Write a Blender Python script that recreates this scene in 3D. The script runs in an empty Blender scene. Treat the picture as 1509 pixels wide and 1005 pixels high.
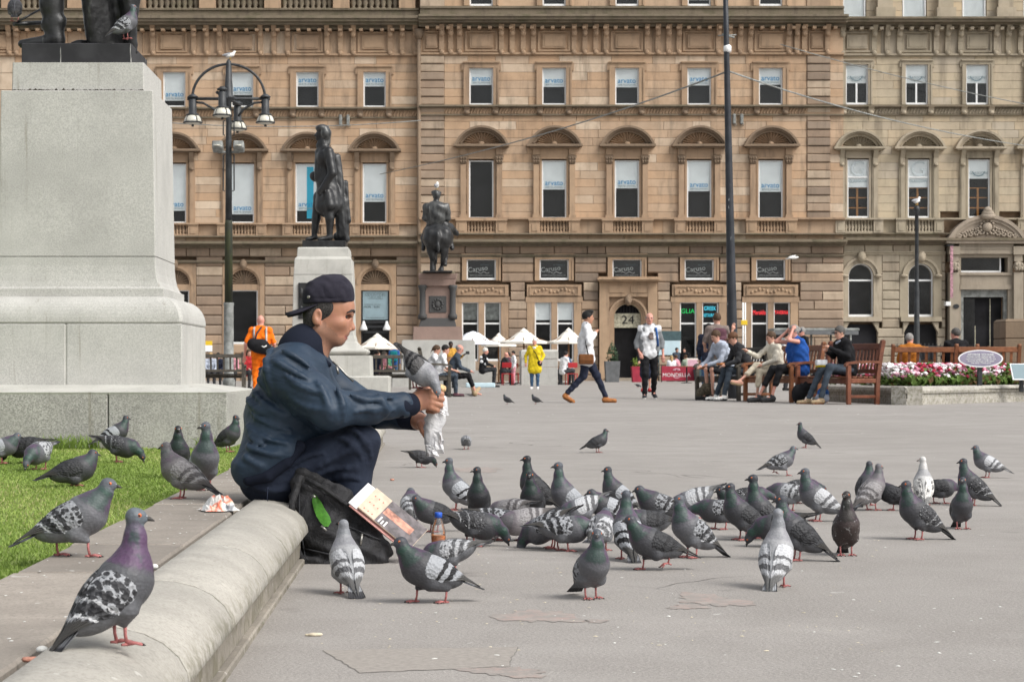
import bpy, math, random
import numpy as np
from mathutils import Vector, Matrix, Euler
R = math.radians
rnd = random.Random(7)
scene = bpy.context.scene
COL = scene.collection
# ------------------------------------------------------------------ camera, sky, sun, exposure
F, CX, CY, H = 3000.0, 642.0, 543.0, 0.65           # focal length in photo pixels, vanishing point, eye height
cam_d = bpy.data.cameras.new('camera'); cam = bpy.data.objects.new('camera', cam_d); COL.objects.link(cam)
cam.location = (0, 0, H); cam.rotation_euler = (R(90), 0, 0)
cam_d.sensor_width = 36.0; cam_d.lens = F / 1509 * 36
cam_d.shift_x = (754.5 - CX) / 1509; cam_d.shift_y = (CY - 502.5) / 1509
cam_d.clip_start = 0.1; cam_d.clip_end = 1500
cam_d.dof.use_dof = True; cam_d.dof.focus_distance = 6.6; cam_d.dof.aperture_fstop = 24
scene.camera = cam
world = bpy.data.worlds.new('World'); scene.world = world; world.use_nodes = True
wn = world.node_tree; wn.nodes.clear()
w_out = wn.nodes.new('ShaderNodeOutputWorld'); w_bg = wn.nodes.new('ShaderNodeBackground')
w_sky = wn.nodes.new('ShaderNodeTexSky'); w_hs = wn.nodes.new('ShaderNodeHueSaturation')
SUN_EL, SUN_ROT = R(46), R(125)
w_sky.sky_type = 'NISHITA'; w_sky.sun_disc = False; w_sky.sun_elevation = SUN_EL; w_sky.sun_rotation = SUN_ROT
w_sky.dust_density = 4.0; w_sky.air_density = 1.2
w_hs.inputs['Saturation'].default_value = 0.22
w_bg.inputs['Strength'].default_value = 0.12
wn.links.new(w_sky.outputs[0], w_hs.inputs['Color']); wn.links.new(w_hs.outputs[0], w_bg.inputs['Color'])
wn.links.new(w_bg.outputs[0], w_out.inputs['Surface'])
sun_d = bpy.data.lights.new('sun', 'SUN'); sun = bpy.data.objects.new('sun', sun_d); COL.objects.link(sun)
sun_d.energy = 1.5; sun_d.angle = R(30); sun_d.color = (1.0, 0.96, 0.9)
_sd = Vector((math.sin(SUN_ROT) * math.cos(SUN_EL), math.cos(SUN_ROT) * math.cos(SUN_EL), math.sin(SUN_EL)))
sun.rotation_euler = _sd.to_track_quat('Z', 'Y').to_euler()
scene.view_settings.view_transform = 'Standard'; scene.view_settings.look = 'None'
scene.view_settings.gamma = 1.0; scene.view_settings.use_curve_mapping = False
scene.view_settings.exposure = 0.70

# ------------------------------------------------------------------ helpers: places
def at(px, py, z=0.0):
    Y = (H - z) * F / (py - CY)
    return Vector(((px - CX) * Y / F, Y, z))
def pt(px, py, Y):
    return Vector(((px - CX) * Y / F, Y, H - (py - CY) * Y / F))

# ------------------------------------------------------------------ helpers: materials
MATS = {}
class NT:
    def __init__(s, name):
        m = bpy.data.materials.new(name); m.use_nodes = True
        s.m = m; s.t = m.node_tree; s.t.nodes.clear()
        s.out = s.t.nodes.new('ShaderNodeOutputMaterial')
        MATS[name] = m
    def n(s, typ, **kw):
        nd = s.t.nodes.new('ShaderNode' + typ)
        for k, v in kw.items():
            if hasattr(nd, k): setattr(nd, k, v)
        return nd
    def put(s, sock, v):
        if v is None: return
        if hasattr(v, 'is_output'): s.t.links.new(v, sock)
        elif isinstance(v, (tuple, list)):
            v = tuple(v)
            sock.default_value = v + (1,) if len(v) == 3 and len(sock.default_value) == 4 else v
        else: sock.default_value = v
    def math(s, op, a, b=None, c=None, clamp=False):
        nd = s.n('Math', operation=op); nd.use_clamp = clamp
        for i, v in enumerate((a, b, c)): s.put(nd.inputs[i], v)
        return nd.outputs[0]
    def mix(s, f, a, b, blend='MIX'):
        nd = s.n('MixRGB', blend_type=blend)
        s.put(nd.inputs[0], f); s.put(nd.inputs[1], a); s.put(nd.inputs[2], b)
        return nd.outputs[0]
    def noise(s, vec, scale, detail=3, rough=.55, dist=0):
        nd = s.n('TexNoise'); s.put(nd.inputs['Vector'], vec); nd.inputs['Scale'].default_value = scale
        nd.inputs['Detail'].default_value = detail; nd.inputs['Roughness'].default_value = rough
        nd.inputs['Distortion'].default_value = dist
        return nd.outputs[0]
    def vor(s, vec, scale, feature='F1', out=0):
        nd = s.n('TexVoronoi', feature=feature); s.put(nd.inputs['Vector'], vec); nd.inputs['Scale'].default_value = scale
        return nd.outputs[out]
    def ramp(s, f, stops, interp='LINEAR'):
        nd = s.n('ValToRGB'); cr = nd.color_ramp; cr.interpolation = interp
        stops = list(stops) * 2 if len(stops) == 1 else stops
        while len(cr.elements) < len(stops): cr.elements.new(.5)
        for e, (p, c) in zip(cr.elements, stops):
            e.position = p; e.color = tuple(c) + (1,) if len(c) == 3 else c
        s.put(nd.inputs[0], f); return nd.outputs[0]
    def step(s, v, a, b):
        nd = s.n('MapRange'); nd.interpolation_type = 'SMOOTHSTEP'
        s.put(nd.inputs[0], v); nd.inputs[1].default_value = a; nd.inputs[2].default_value = b
        return nd.outputs[0]
    def attr(s, name):
        nd = s.n('Attribute'); nd.attribute_name = name; return nd
    def obj(s): return s.n('TexCoord').outputs['Object']
    def pos(s): return s.n('NewGeometry').outputs['Position']
    def scalev(s, v, sc):
        nd = s.n('VectorMath', operation='MULTIPLY'); s.put(nd.inputs[0], v); nd.inputs[1].default_value = sc
        return nd.outputs[0]
    def rand(s): return s.n('ObjectInfo').outputs['Random']
    def bump(s, h, strength=.3, dist=.01, nrm=None):
        nd = s.n('Bump'); nd.inputs['Strength'].default_value = strength; nd.inputs['Distance'].default_value = dist
        s.put(nd.inputs['Height'], h)
        if nrm is not None: s.put(nd.inputs['Normal'], nrm)
        return nd.outputs[0]
    def bsdf(s, col, rough=.8, spec=.3, metal=0., normal=None, **kw):
        b = s.n('BsdfPrincipled')
        s.put(b.inputs['Base Color'], col); s.put(b.inputs['Roughness'], rough)
        s.put(b.inputs['Specular IOR Level'], spec); s.put(b.inputs['Metallic'], metal)
        if normal is not None: s.put(b.inputs['Normal'], normal)
        for k, v in kw.items(): s.put(b.inputs[k.replace('_', ' ')], v)
        s.t.links.new(b.outputs[0], s.out.inputs['Surface'])
        return b
def scol(c, f): return tuple(min(1, x * f) for x in c)
def simple(name, col, rough=.75, var=.25, scale=6., bump=.0, bscale=60., bdist=.004, spec=.3, metal=0., objrand=0., col2=None, world=False):
    """even material with a little uneven colour and fine relief"""
    t = NT(name); v = t.pos() if world else t.obj()
    nz = t.noise(v, scale, 4)
    c = t.mix(t.step(nz, .3, .7), scol(col, 1 - var), col2 or scol(col, 1 + var))
    if objrand:
        k = t.math('MULTIPLY_ADD', t.rand(), 2 * objrand, 1 - objrand)
        c = t.mix(1.0, c, k, 'MULTIPLY')
    nrm = t.bump(t.noise(v, bscale, 3), bump, bdist) if bump else None
    t.bsdf(c, rough, spec, metal, nrm)
    return t.m

# ------------------------------------------------------------------ helpers: meshes
def make_mesh(name, V, Fs, mats=None, midx=None, smooth=False, uvs=None):
    me = bpy.data.meshes.new(name)
    V = np.asarray(V, dtype=np.float32).reshape(-1, 3)
    if isinstance(Fs, np.ndarray):
        n = len(Fs); k = Fs.shape[1]
        me.vertices.add(len(V)); me.vertices.foreach_set('co', V.ravel())
        me.loops.add(n * k); me.loops.foreach_set('vertex_index', Fs.astype(np.int32).ravel())
        me.polygons.add(n); me.polygons.foreach_set('loop_start', np.arange(0, n * k, k, dtype=np.int32))
        me.update(calc_edges=True)
    else:
        me.from_pydata(V.tolist(), [], Fs); me.update()
    for m in (mats or []): me.materials.append(MATS[m] if isinstance(m, str) else m)
    if midx is not None and len(me.polygons): me.polygons.foreach_set('material_index', np.asarray(midx, dtype=np.int32))
    if smooth is True: me.polygons.foreach_set('use_smooth', np.ones(len(me.polygons), dtype=bool))
    elif smooth: me.polygons.foreach_set('use_smooth', np.asarray(smooth, dtype=bool))
    return me
class MB:
    """collects boxes, tubes, lathes, prisms into one mesh"""
    def __init__(s): s.v = []; s.f = []; s.mi = []; s.sm = []; s.mats = []; s.cur = 0
    def mat(s, m):
        if m not in s.mats: s.mats.append(m)
        s.cur = s.mats.index(m); return s
    def _add(s, vs, fs, sm=False):
        o = len(s.v); s.v.extend([tuple(v) for v in vs]); s.f.extend([tuple(i + o for i in f) for f in fs])
        s.mi.extend([s.cur] * len(fs)); s.sm.extend([sm] * len(fs)); return s
    def box(s, x0, x1, y0, y1, z0, z1, M=None):
        vs = [Vector((x, y, z)) for z in (z0, z1) for y in (y0, y1) for x in (x0, x1)]
        if M is not None: vs = [M @ v for v in vs]
        return s._add(vs, [(0, 2, 3, 1), (4, 5, 7, 6), (0, 1, 5, 4), (2, 6, 7, 3), (0, 4, 6, 2), (1, 3, 7, 5)])
    def cbox(s, x0, x1, y0, y1, z0, z1, c=.01, M=None):
        """box with chamfered edges"""
        c = min(c, (x1 - x0) * .45, (y1 - y0) * .45, (z1 - z0) * .45)
        vs = []
        for z, i in ((z0, 1), (z0 + c, 0), (z1 - c, 0), (z1, 1)):
            a = c if i else 0
            vs += [(x0 + a + (c if not i else 0) * 1, y0 + a, z), (x1 - a - (c if not i else 0), y0 + a, z),
                   (x1 - a, y0 + a + (c if not i else 0), z), (x1 - a, y1 - a - (c if not i else 0), z),
                   (x1 - a - (c if not i else 0), y1 - a, z), (x0 + a + (c if not i else 0), y1 - a, z),
                   (x0 + a, y1 - a - (c if not i else 0), z), (x0 + a, y0 + a + (c if not i else 0), z)]
        vs = [Vector(v) for v in vs]
        if M is not None: vs = [M @ v for v in vs]
        fs = [tuple(range(7, -1, -1)), tuple(range(24, 32))]
        for l in range(3):
            for i in range(8):
                j = (i + 1) % 8; fs.append((l * 8 + i, l * 8 + j, l * 8 + 8 + j, l * 8 + 8 + i))
        return s._add(vs, fs)
    def rings(s, rs, closed=True, caps=True, sm=True):
        n = len(rs[0]); vs = [p for r in rs for p in r]; fs = []
        for i in range(len(rs) - 1):
            for j in range(n if closed else n - 1):
                k = (j + 1) % n
                fs.append((i * n + j, i * n + k, (i + 1) * n + k, (i + 1) * n + j))
        s._add(vs, fs, sm)
        if caps and closed:
            o = len(s.v) - len(vs)
            for idx in (tuple(range(n - 1, -1, -1)), tuple(range((len(rs) - 1) * n, len(rs) * n))):
                s.f.append(tuple(o + i for i in idx)); s.mi.append(s.cur); s.sm.append(False)
        return s
    def tube(s, pts, rad, n=8, caps=True, sm=True):
        pts = [Vector(p) for p in pts]
        if not hasattr(rad, '__len__'): rad = [rad] * len(pts)
        rs = []; up = None
        for i, p in enumerate(pts):
            d = (pts[min(i + 1, len(pts) - 1)] - pts[max(i - 1, 0)]).normalized()
            if up is None:
                up = Vector((0, 0, 1)) if abs(d.z) < .9 else Vector((1, 0, 0))
            a = d.cross(up).normalized(); b = a.cross(d).normalized(); up = b
            rs.append([p + (a * math.cos(2 * math.pi * k / n) + b * math.sin(2 * math.pi * k / n)) * rad[i] for k in range(n)])
        return s.rings(rs, True, caps, sm)
    def lathe(s, prof, c=(0, 0, 0), n=16, sm=True, sq=False):
        rs = []
        for r, z in prof:
            rs.append([Vector((c[0] + r * math.cos(2 * math.pi * (k + .5 * sq) / n), c[1] + r * math.sin(2 * math.pi * (k + .5 * sq) / n), c[2] + z)) for k in range(n)])
        return s.rings(rs, True, True, sm)
    def sphere(s, c, r, n=10, m=7):
        r = r if hasattr(r, '__len__') else (r, r, r)
        rs = []
        for i in range(m + 1):
            a = -math.pi / 2 + math.pi * (i * .98 + .01 * m) / m
            rs.append([Vector((c[0] + r[0] * math.cos(a) * math.cos(2 * math.pi * k / n), c[1] + r[1] * math.cos(a) * math.sin(2 * math.pi * k / n), c[2] + r[2] * math.sin(a))) for k in range(n)])
        return s.rings(rs)
    def prism(s, poly, y0, y1, sm=False):
        """polygon in the x-z plane pushed from y0 to y1"""
        n = len(poly)
        vs = [(x, y0, z) for x, z in poly] + [(x, y1, z) for x, z in poly]
        fs = [tuple(range(n)), tuple(range(2 * n - 1, n - 1, -1))] + [((i + 1) % n, i, n + i, n + (i + 1) % n) for i in range(n)]
        return s._add(vs, fs, sm)
    def arc(s, cx, cz, r0, r1, a0, a1, y0, y1, n=14):
        """arched band in the x-z plane"""
        rs = []
        for i in range(n + 1):
            a = a0 + (a1 - a0) * i / n; c, t = math.cos(a), math.sin(a)
            rs.append([Vector((cx + r * c, y, cz + r * t)) for r, y in ((r0, y0), (r1, y0), (r1, y1), (r0, y1))])
        return s.rings(rs, True, True, False)
    def mesh(s, name, mat=None):
        mats = s.mats or [mat]
        me = make_mesh(name, s.v, s.f, mats, s.mi, s.sm); return me
WM = {}
def add(name, me, parent=None, loc=(0, 0, 0), rz=0., scale=None, rot=None, world=False, **props):
    """link one object; world=True: loc is in world space although it has a parent"""
    o = bpy.data.objects.new(name, me); COL.objects.link(o)
    Mw = Matrix.Translation(loc) @ (rot.to_matrix().to_4x4() if rot is not None else Matrix.Rotation(rz, 4, 'Z'))
    if scale is not None: Mw = Mw @ Matrix.Diagonal((*scale, 1))
    if parent is not None:
        o.parent = parent; Pw = WM[parent.name]
        if world: Mw = Pw.inverted() @ Mw
        WM[o.name] = Pw @ Mw
    else: WM[o.name] = Mw
    o.matrix_basis = Mw
    for k, v in props.items(): o[k] = v
    return o
def thing(name, label, cat, loc=(0, 0, 0), rz=0., group=None):
    o = add(name, None, None, loc, rz, label=label, category=cat)
    if group: o['group'] = group
    return o
def struct(name, me, **kw): return add(name, me, kind='structure', **kw)
def text(name, s, size, mat, parent, loc, rz=0., world=True, align='CENTER', extrude=.002, spacing=1., rot=None, sx=1.):
    key = 'txt_' + s + str(size) + mat
    me = bpy.data.meshes.get(key)
    if me is None:
        c = bpy.data.curves.new(key, 'FONT'); c.body = s; c.size = size; c.align_x = align; c.align_y = 'CENTER'
        c.extrude = extrude; c.space_character = spacing; c.resolution_u = 3
        to = bpy.data.objects.new(key, c); me = bpy.data.meshes.new_from_object(to); me.name = key; bpy.data.objects.remove(to)
        me.materials.clear(); me.materials.append(MATS[mat])
    return add(name, me, parent, loc, rot=rot or Euler((R(90), 0, rz)), world=world, scale=(sx, 1, 1))

# ------------------------------------------------------------------ helpers: soft bodies (one continuous surface out of rounded limbs)
def cap(a, b, r0, r1=None, k=.03, m=0, **kw): return dict(t='cap', a=np.array(a, float), b=np.array(b, float), r0=r0, r1=r0 if r1 is None else r1, k=k, m=m, **kw)
def ell(c, r, k=.03, m=0, rot=None, **kw): return dict(t='ell', c=np.array(c, float), r=np.array(r, float), R=np.array(rot) if rot is not None else None, k=k, m=m, **kw)
def rbox(c, b, rr=.02, k=.02, m=0, rot=None, **kw): return dict(t='box', c=np.array(c, float), h=np.array(b, float), rr=rr, R=np.array(rot) if rot is not None else None, k=k, m=m, **kw)
def rotm(ax, deg): return [list(r) for r in Matrix.Rotation(R(deg), 3, ax)]
def _bounds(p):
    if p['t'] == 'cap':
        r = max(p['r0'], p['r1']); lo = np.minimum(p['a'], p['b']) - r; hi = np.maximum(p['a'], p['b']) + r
    else:
        e = p['r'] if p['t'] == 'ell' else p['h']
        if p['R'] is not None: e = np.abs(p['R']) @ e
        lo, hi = p['c'] - e, p['c'] + e
    return lo, hi
def sdf(prims, vox, relax=1, fold=None):
    """rounded limbs blended into one closed surface. Returns verts, quads, material index per face"""
    lo = np.min([_bounds(p)[0] for p in prims if not p.get('sub')], 0) - 3 * vox - .004
    hi = np.max([_bounds(p)[1] for p in prims if not p.get('sub')], 0) + 3 * vox + .004
    n = np.ceil((hi - lo) / vox).astype(int) + 1
    ax = [lo[i] + vox * np.arange(n[i]) for i in range(3)]
    D = np.full(n, .3, np.float32); DR = np.full(n, 9., np.float32); MI = np.zeros(n, np.int8)
    for p in prims:
        l, h = _bounds(p); k = p['k']; mg = k + 4 * vox + .006
        s = [slice(max(0, int((l[i] - mg - lo[i]) / vox)), min(n[i], int((h[i] + mg - lo[i]) / vox) + 2)) for i in range(3)]
        if any(q.stop <= q.start for q in s) or any(q.start >= nn for q, nn in zip(s, n)): continue
        X = ax[0][s[0]][:, None, None]; Y = ax[1][s[1]][None, :, None]; Z = ax[2][s[2]][None, None, :]
        if p['t'] == 'cap':
            a, ab = p['a'], p['b'] - p['a']; q = max(1e-9, float(ab @ ab))
            hh = np.clip(((X - a[0]) * ab[0] + (Y - a[1]) * ab[1] + (Z - a[2]) * ab[2]) / q, 0, 1)
            d = np.sqrt((X - a[0] - hh * ab[0]) ** 2 + (Y - a[1] - hh * ab[1]) ** 2 + (Z - a[2] - hh * ab[2]) ** 2) - (p['r0'] + (p['r1'] - p['r0']) * hh)
        else:
            c = p['c']; x, y, z = X - c[0], Y - c[1], Z - c[2]
            if p['R'] is not None:
                A = p['R']; x, y, z = (x * A[0, 0] + y * A[1, 0] + z * A[2, 0], x * A[0, 1] + y * A[1, 1] + z * A[2, 1], x * A[0, 2] + y * A[1, 2] + z * A[2, 2])
            if p['t'] == 'ell':
                r = p['r']; k0 = np.sqrt((x / r[0]) ** 2 + (y / r[1]) ** 2 + (z / r[2]) ** 2)
                k1 = np.sqrt((x / r[0] ** 2) ** 2 + (y / r[1] ** 2) ** 2 + (z / r[2] ** 2) ** 2) + 1e-6
                d = k0 * (k0 - 1) / k1
            else:
                b = p['h'] - p['rr']; qx, qy, qz = np.abs(x) - b[0], np.abs(y) - b[1], np.abs(z) - b[2]
                d = np.sqrt(np.maximum(qx, 0) ** 2 + np.maximum(qy, 0) ** 2 + np.maximum(qz, 0) ** 2) + np.minimum(np.maximum(qx, np.maximum(qy, qz)), 0) - p['rr']
        d = d.astype(np.float32) + np.zeros((1, 1, 1), np.float32)
        S = tuple(s); o = D[S]
        if p.get('sub'):
            hk = np.clip(.5 - .5 * (o + d) / k, 0, 1); D[S] = o + (-d - o) * hk + k * hk * (1 - hk)
            if p['m'] >= 0 and 'paint' in p: MI[S] = np.where(d < .003, p['m'], MI[S])
        else:
            hk = np.clip(.5 + .5 * (o - d) / k, 0, 1); D[S] = o + (d - o) * hk - k * hk * (1 - hk)
            w = d < DR[S]; MI[S] = np.where(w, p['m'], MI[S]); DR[S] = np.where(w, d, DR[S])
    if fold is not None:
        D = D + fold(ax[0][:, None, None], ax[1][None, :, None], ax[2][None, None, :]).astype(np.float32)
    return surface_nets(D, MI, lo, vox, relax)
def surface_nets(D, MI, lo, vox, relax):
    S = D < 0
    c8 = [S[i:S.shape[0] - 1 + i, j:S.shape[1] - 1 + j, k:S.shape[2] - 1 + k] for i in (0, 1) for j in (0, 1) for k in (0, 1)]
    al = c8[0].copy(); an = c8[0].copy()
    for c in c8[1:]: al &= c; an |= c
    cells = np.argwhere(an & ~al)
    idm = -np.ones(np.array(D.shape) - 1, np.int32); idm[tuple(cells.T)] = np.arange(len(cells))
    acc = np.zeros((len(cells), 3)); cnt = np.zeros(len(cells))
    for a in range(3):
        o1, o2 = [i for i in range(3) if i != a]
        for p in (0, 1):
            for q in (0, 1):
                off = np.zeros(3, int); off[o1] = p; off[o2] = q
                A = cells + off; B = A.copy(); B[:, a] += 1
                va = D[tuple(A.T)]; vb = D[tuple(B.T)]; m = (va < 0) != (vb < 0)
                t = np.where(m, va / np.where(m, va - vb, 1), 0)
                pos = np.repeat(off[None].astype(float), len(cells), 0); pos[:, a] += t
                acc += pos * m[:, None]; cnt += m
    V = lo + vox * (cells + acc / cnt[:, None])
    quads = []
    for a in range(3):
        o1, o2 = (a + 1) % 3, (a + 2) % 3
        sl0 = [slice(None)] * 3; sl1 = [slice(None)] * 3
        sl0[a] = slice(0, -1); sl1[a] = slice(1, None)
        s0, s1 = S[tuple(sl0)], S[tuple(sl1)]
        for inside in (True, False):
            e = np.argwhere((s0 != s1) & (s0 == inside))
            e = e[(e[:, o1] > 0) & (e[:, o2] > 0) & (e[:, o1] < D.shape[o1] - 1) & (e[:, o2] < D.shape[o2] - 1)]
            q = []
            for d1, d2 in ((1, 1), (0, 1), (0, 0), (1, 0)):
                c = e.copy(); c[:, o1] -= d1; c[:, o2] -= d2; q.append(idm[tuple(c.T)])
            q = np.stack(q, 1)
            quads.append(q if inside else q[:, ::-1])
    Q = np.concatenate(quads); Q = Q[(Q >= 0).all(1)]
    for _ in range(relax):
        s = np.zeros_like(V); c = np.zeros(len(V))
        for i in range(4):
            np.add.at(s, Q[:, i], V[Q[:, (i + 1) % 4]]); np.add.at(s, Q[:, i], V[Q[:, i - 1]]); np.add.at(c, Q[:, i], 2)
        V = V * .4 + .6 * s / np.maximum(c, 1)[:, None]
    mv = MI[tuple(np.clip(np.round((V - lo) / vox).astype(int), 0, np.array(D.shape) - 1).T)]
    return V, Q, mv[Q[:, 0]]
def soft(name, prims, vox, mats, relax=1, fold=None):
    V, Q, mi = sdf(prims, vox, relax, fold)
    return make_mesh(name, V, Q, mats, mi, True)
# ------------------------------------------------------------------ materials of the setting
def stone(name, cols, soot=.35, rough=.9, sootcol=(.09, .075, .06), bump=.5, attr=False, moss=0.):
    t = NT(name); p = t.pos()
    r = t.attr('tint').outputs['Fac'] if attr else t.rand()
    n = len(cols)
    c = t.ramp(r, [((i + .5) / n, cc) for i, cc in enumerate(cols)])
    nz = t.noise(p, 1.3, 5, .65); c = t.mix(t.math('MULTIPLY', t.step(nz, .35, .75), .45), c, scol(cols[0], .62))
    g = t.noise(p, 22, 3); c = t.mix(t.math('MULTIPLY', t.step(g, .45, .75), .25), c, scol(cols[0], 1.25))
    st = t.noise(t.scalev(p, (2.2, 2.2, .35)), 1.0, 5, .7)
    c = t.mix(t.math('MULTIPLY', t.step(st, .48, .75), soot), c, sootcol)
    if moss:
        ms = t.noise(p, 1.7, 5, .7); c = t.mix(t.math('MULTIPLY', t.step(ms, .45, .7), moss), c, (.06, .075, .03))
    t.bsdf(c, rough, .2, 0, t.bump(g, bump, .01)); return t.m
ORANGE = [(.50, .345, .225), (.46, .315, .205), (.53, .385, .265), (.48, .35, .245), (.43, .315, .22), (.60, .49, .375)]
BROWN = [(.31, .23, .17), (.42, .30, .205), (.235, .185, .145), (.37, .28, .205), (.30, .235, .18), (.47, .375, .28)]
PALE = [(.47, .40, .295), (.50, .42, .30), (.44, .37, .28), (.53, .425, .29), (.46, .40, .315)]
PALEB = [(.37, .32, .245), (.43, .37, .28), (.31, .265, .205), (.46, .40, .31), (.35, .29, .22)]
stone('ashlar', ORANGE, .5); stone('ashlar_mass', ORANGE, .5, attr=True)
stone('rustic', BROWN, .5); stone('ashlar_pale', PALE, .45); stone('ashlar_pale_mass', PALE, .45, attr=True); stone('rustic_pale', PALEB, .45)
stone('trim', [(.37, .26, .175), (.42, .295, .195)], .55); stone('trim_pale', [(.37, .32, .24), (.42, .36, .275)], .55)
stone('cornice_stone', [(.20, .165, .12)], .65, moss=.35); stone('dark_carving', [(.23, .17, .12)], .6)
stone('portal_stone', [(.33, .285, .225), (.36, .30, .24)], .35)
simple('mortar', (.30, .21, .14), .95, .2, 3, world=True)
simple('white_paint', (.78, .79, .79), .5, .05, 3)
simple('blind_white', (.89, .92, .93), .7, .04, 2)
simple('blind_blue', (.02, .45, .66), .6, .05, 2)
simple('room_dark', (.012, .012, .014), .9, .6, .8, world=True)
simple('letter_blue', (.02, .23, .46), .6, .02, 3); simple('letter_grey', (.20, .27, .30), .6, .02, 3)
simple('letter_pale', (.50, .56, .58), .6, .02, 3); simple('letter_white', (.75, .77, .76), .6, .02, 3); simple('letter_black', (.015, .015, .017), .6, .02, 3)
simple('oak', (.42, .19, .06), .5, .15, 8)
def glass(name, tint=(.975, .985, .985), refl=.65):
    t = NT(name); tr = t.n('BsdfTransparent'); t.put(tr.inputs[0], tint)
    gl = t.n('BsdfGlossy'); gl.inputs['Roughness'].default_value = .03
    wv = t.noise(t.pos(), .9, 2); t.put(gl.inputs['Normal'], t.bump(wv, .15, .05))
    fr = t.n('Fresnel'); fr.inputs[0].default_value = 1.5
    mx = t.n('MixShader'); t.put(mx.inputs[0], t.math('MULTIPLY', fr.outputs[0], refl))
    t.put(mx.inputs[1], tr.outputs[0]); t.put(mx.inputs[2], gl.outputs[0])
    t.t.links.new(mx.outputs[0], t.out.inputs[0]); return t.m
glass('glass')
def emit(name, col, st):
    t = NT(name); e = t.n('Emission'); t.put(e.inputs[0], col); e.inputs[1].default_value = st
    t.t.links.new(e.outputs[0], t.out.inputs[0])
emit('neon_green', (.02, .55, .12), .8); emit('neon_blue', (.08, .65, .85), .9); emit('neon_red', (1., .05, .06), 1.1)
simple('iron_black', (.022, .023, .026), .45, .3, 9, .2, 80, spec=.4)
simple('lamp_black', (.03, .033, .036), .5, .35, 6, .25, 60, spec=.4)
def pole_paint():
    t = NT('mast_paint'); v = t.obj(); c = t.mix(t.step(t.noise(v, 3, 4), .3, .7), (.013, .016, .022), (.03, .034, .042))
    ch = t.step(t.noise(t.scalev(v, (6, 6, 1.2)), 2.2, 2), .70, .74)
    c = t.mix(ch, c, (.45, .47, .48)); t.bsdf(c, .5, .4)
pole_paint()
def algae_post():
    t = NT('algae_post'); v = t.obj(); c = t.mix(t.step(t.noise(t.scalev(v, (5, 5, 1)), 1.5, 4), .35, .65), (.03, .032, .025), (.045, .05, .022)); t.bsdf(c, .7, .3)
algae_post()
simple('galvanised', (.22, .23, .22), .55, .35, 5, .1, 40, spec=.4)
simple('lantern_glass', (.62, .60, .52), .25, .15, 4, spec=.5)
# granite of the left pedestal
def granite(name, base, spk=.5, stain=.4):
    t = NT(name); v = t.obj()
    s1 = t.noise(v, 115, 3, .8); s2 = t.vor(v, 75)
    c = t.mix(t.step(s1, .35, .65), scol(base, 1 - spk * .55), scol(base, 1 + spk * .5))
    c = t.mix(t.math('MULTIPLY', t.step(s2, .28, .1), .35), c, scol(base, .35))
    big = t.noise(v, 2.6, 5, .65); c = t.mix(t.math('MULTIPLY', t.step(big, .38, .7), stain * .9), c, scol(base, .66)); lt = t.noise(v, 1.4, 3); c = t.mix(t.math('MULTIPLY', t.step(lt, .5, .72), .4), c, scol(base, 1.2))
    dr = t.noise(t.scalev(v, (9, 9, .35)), 2.2, 4, .7); c = t.mix(t.math('MULTIPLY', t.step(dr, .57, .76), stain), c, (.17, .15, .105))
    t.bsdf(c, .8, .3, 0, t.bump(s1, .25, .002)); return t.m
granite('granite', (.445, .44, .415), .32, .5); granite('granite_rough', (.34, .335, .31), .75, .5); granite('granite_pale', (.47, .465, .43), .22, .6)
granite('granite_pink', (.27, .19, .16), .5, .4)
def bronze(name, c0, c1, streak):
    t = NT(name); v = t.obj(); n1 = t.noise(t.scalev(v, (3, 3, .8)), 2.4, 5, .7)
    c = t.mix(t.step(n1, .35, .65), c0, c1); n2 = t.noise(t.scalev(v, (9, 9, .8)), 1.5, 4, .75)
    c = t.mix(t.math('MULTIPLY', t.step(n2, .6, .75), streak), c, (.32, .33, .31))
    t.bsdf(c, .38, .5, .25, t.bump(t.noise(v, 14, 3), .3, .02)); return t.m
bronze('bronze', (.012, .012, .013), (.032, .033, .034), .2); bronze('bronze_worn', (.03, .032, .034), (.09, .092, .09), .55)
def plinth_metal():
    t = NT('bronze_plinth'); v = t.obj(); c = t.mix(t.step(t.noise(v, 6, 4), .35, .65), (.014, .014, .016), (.03, .03, .033))
    dr = t.noise(t.scalev(v, (26, 26, 1.6)), 1., 3, .6); c = t.mix(t.step(dr, .68, .74), c, (.5, .5, .47)); t.bsdf(c, .55, .4)
plinth_metal()
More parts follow.
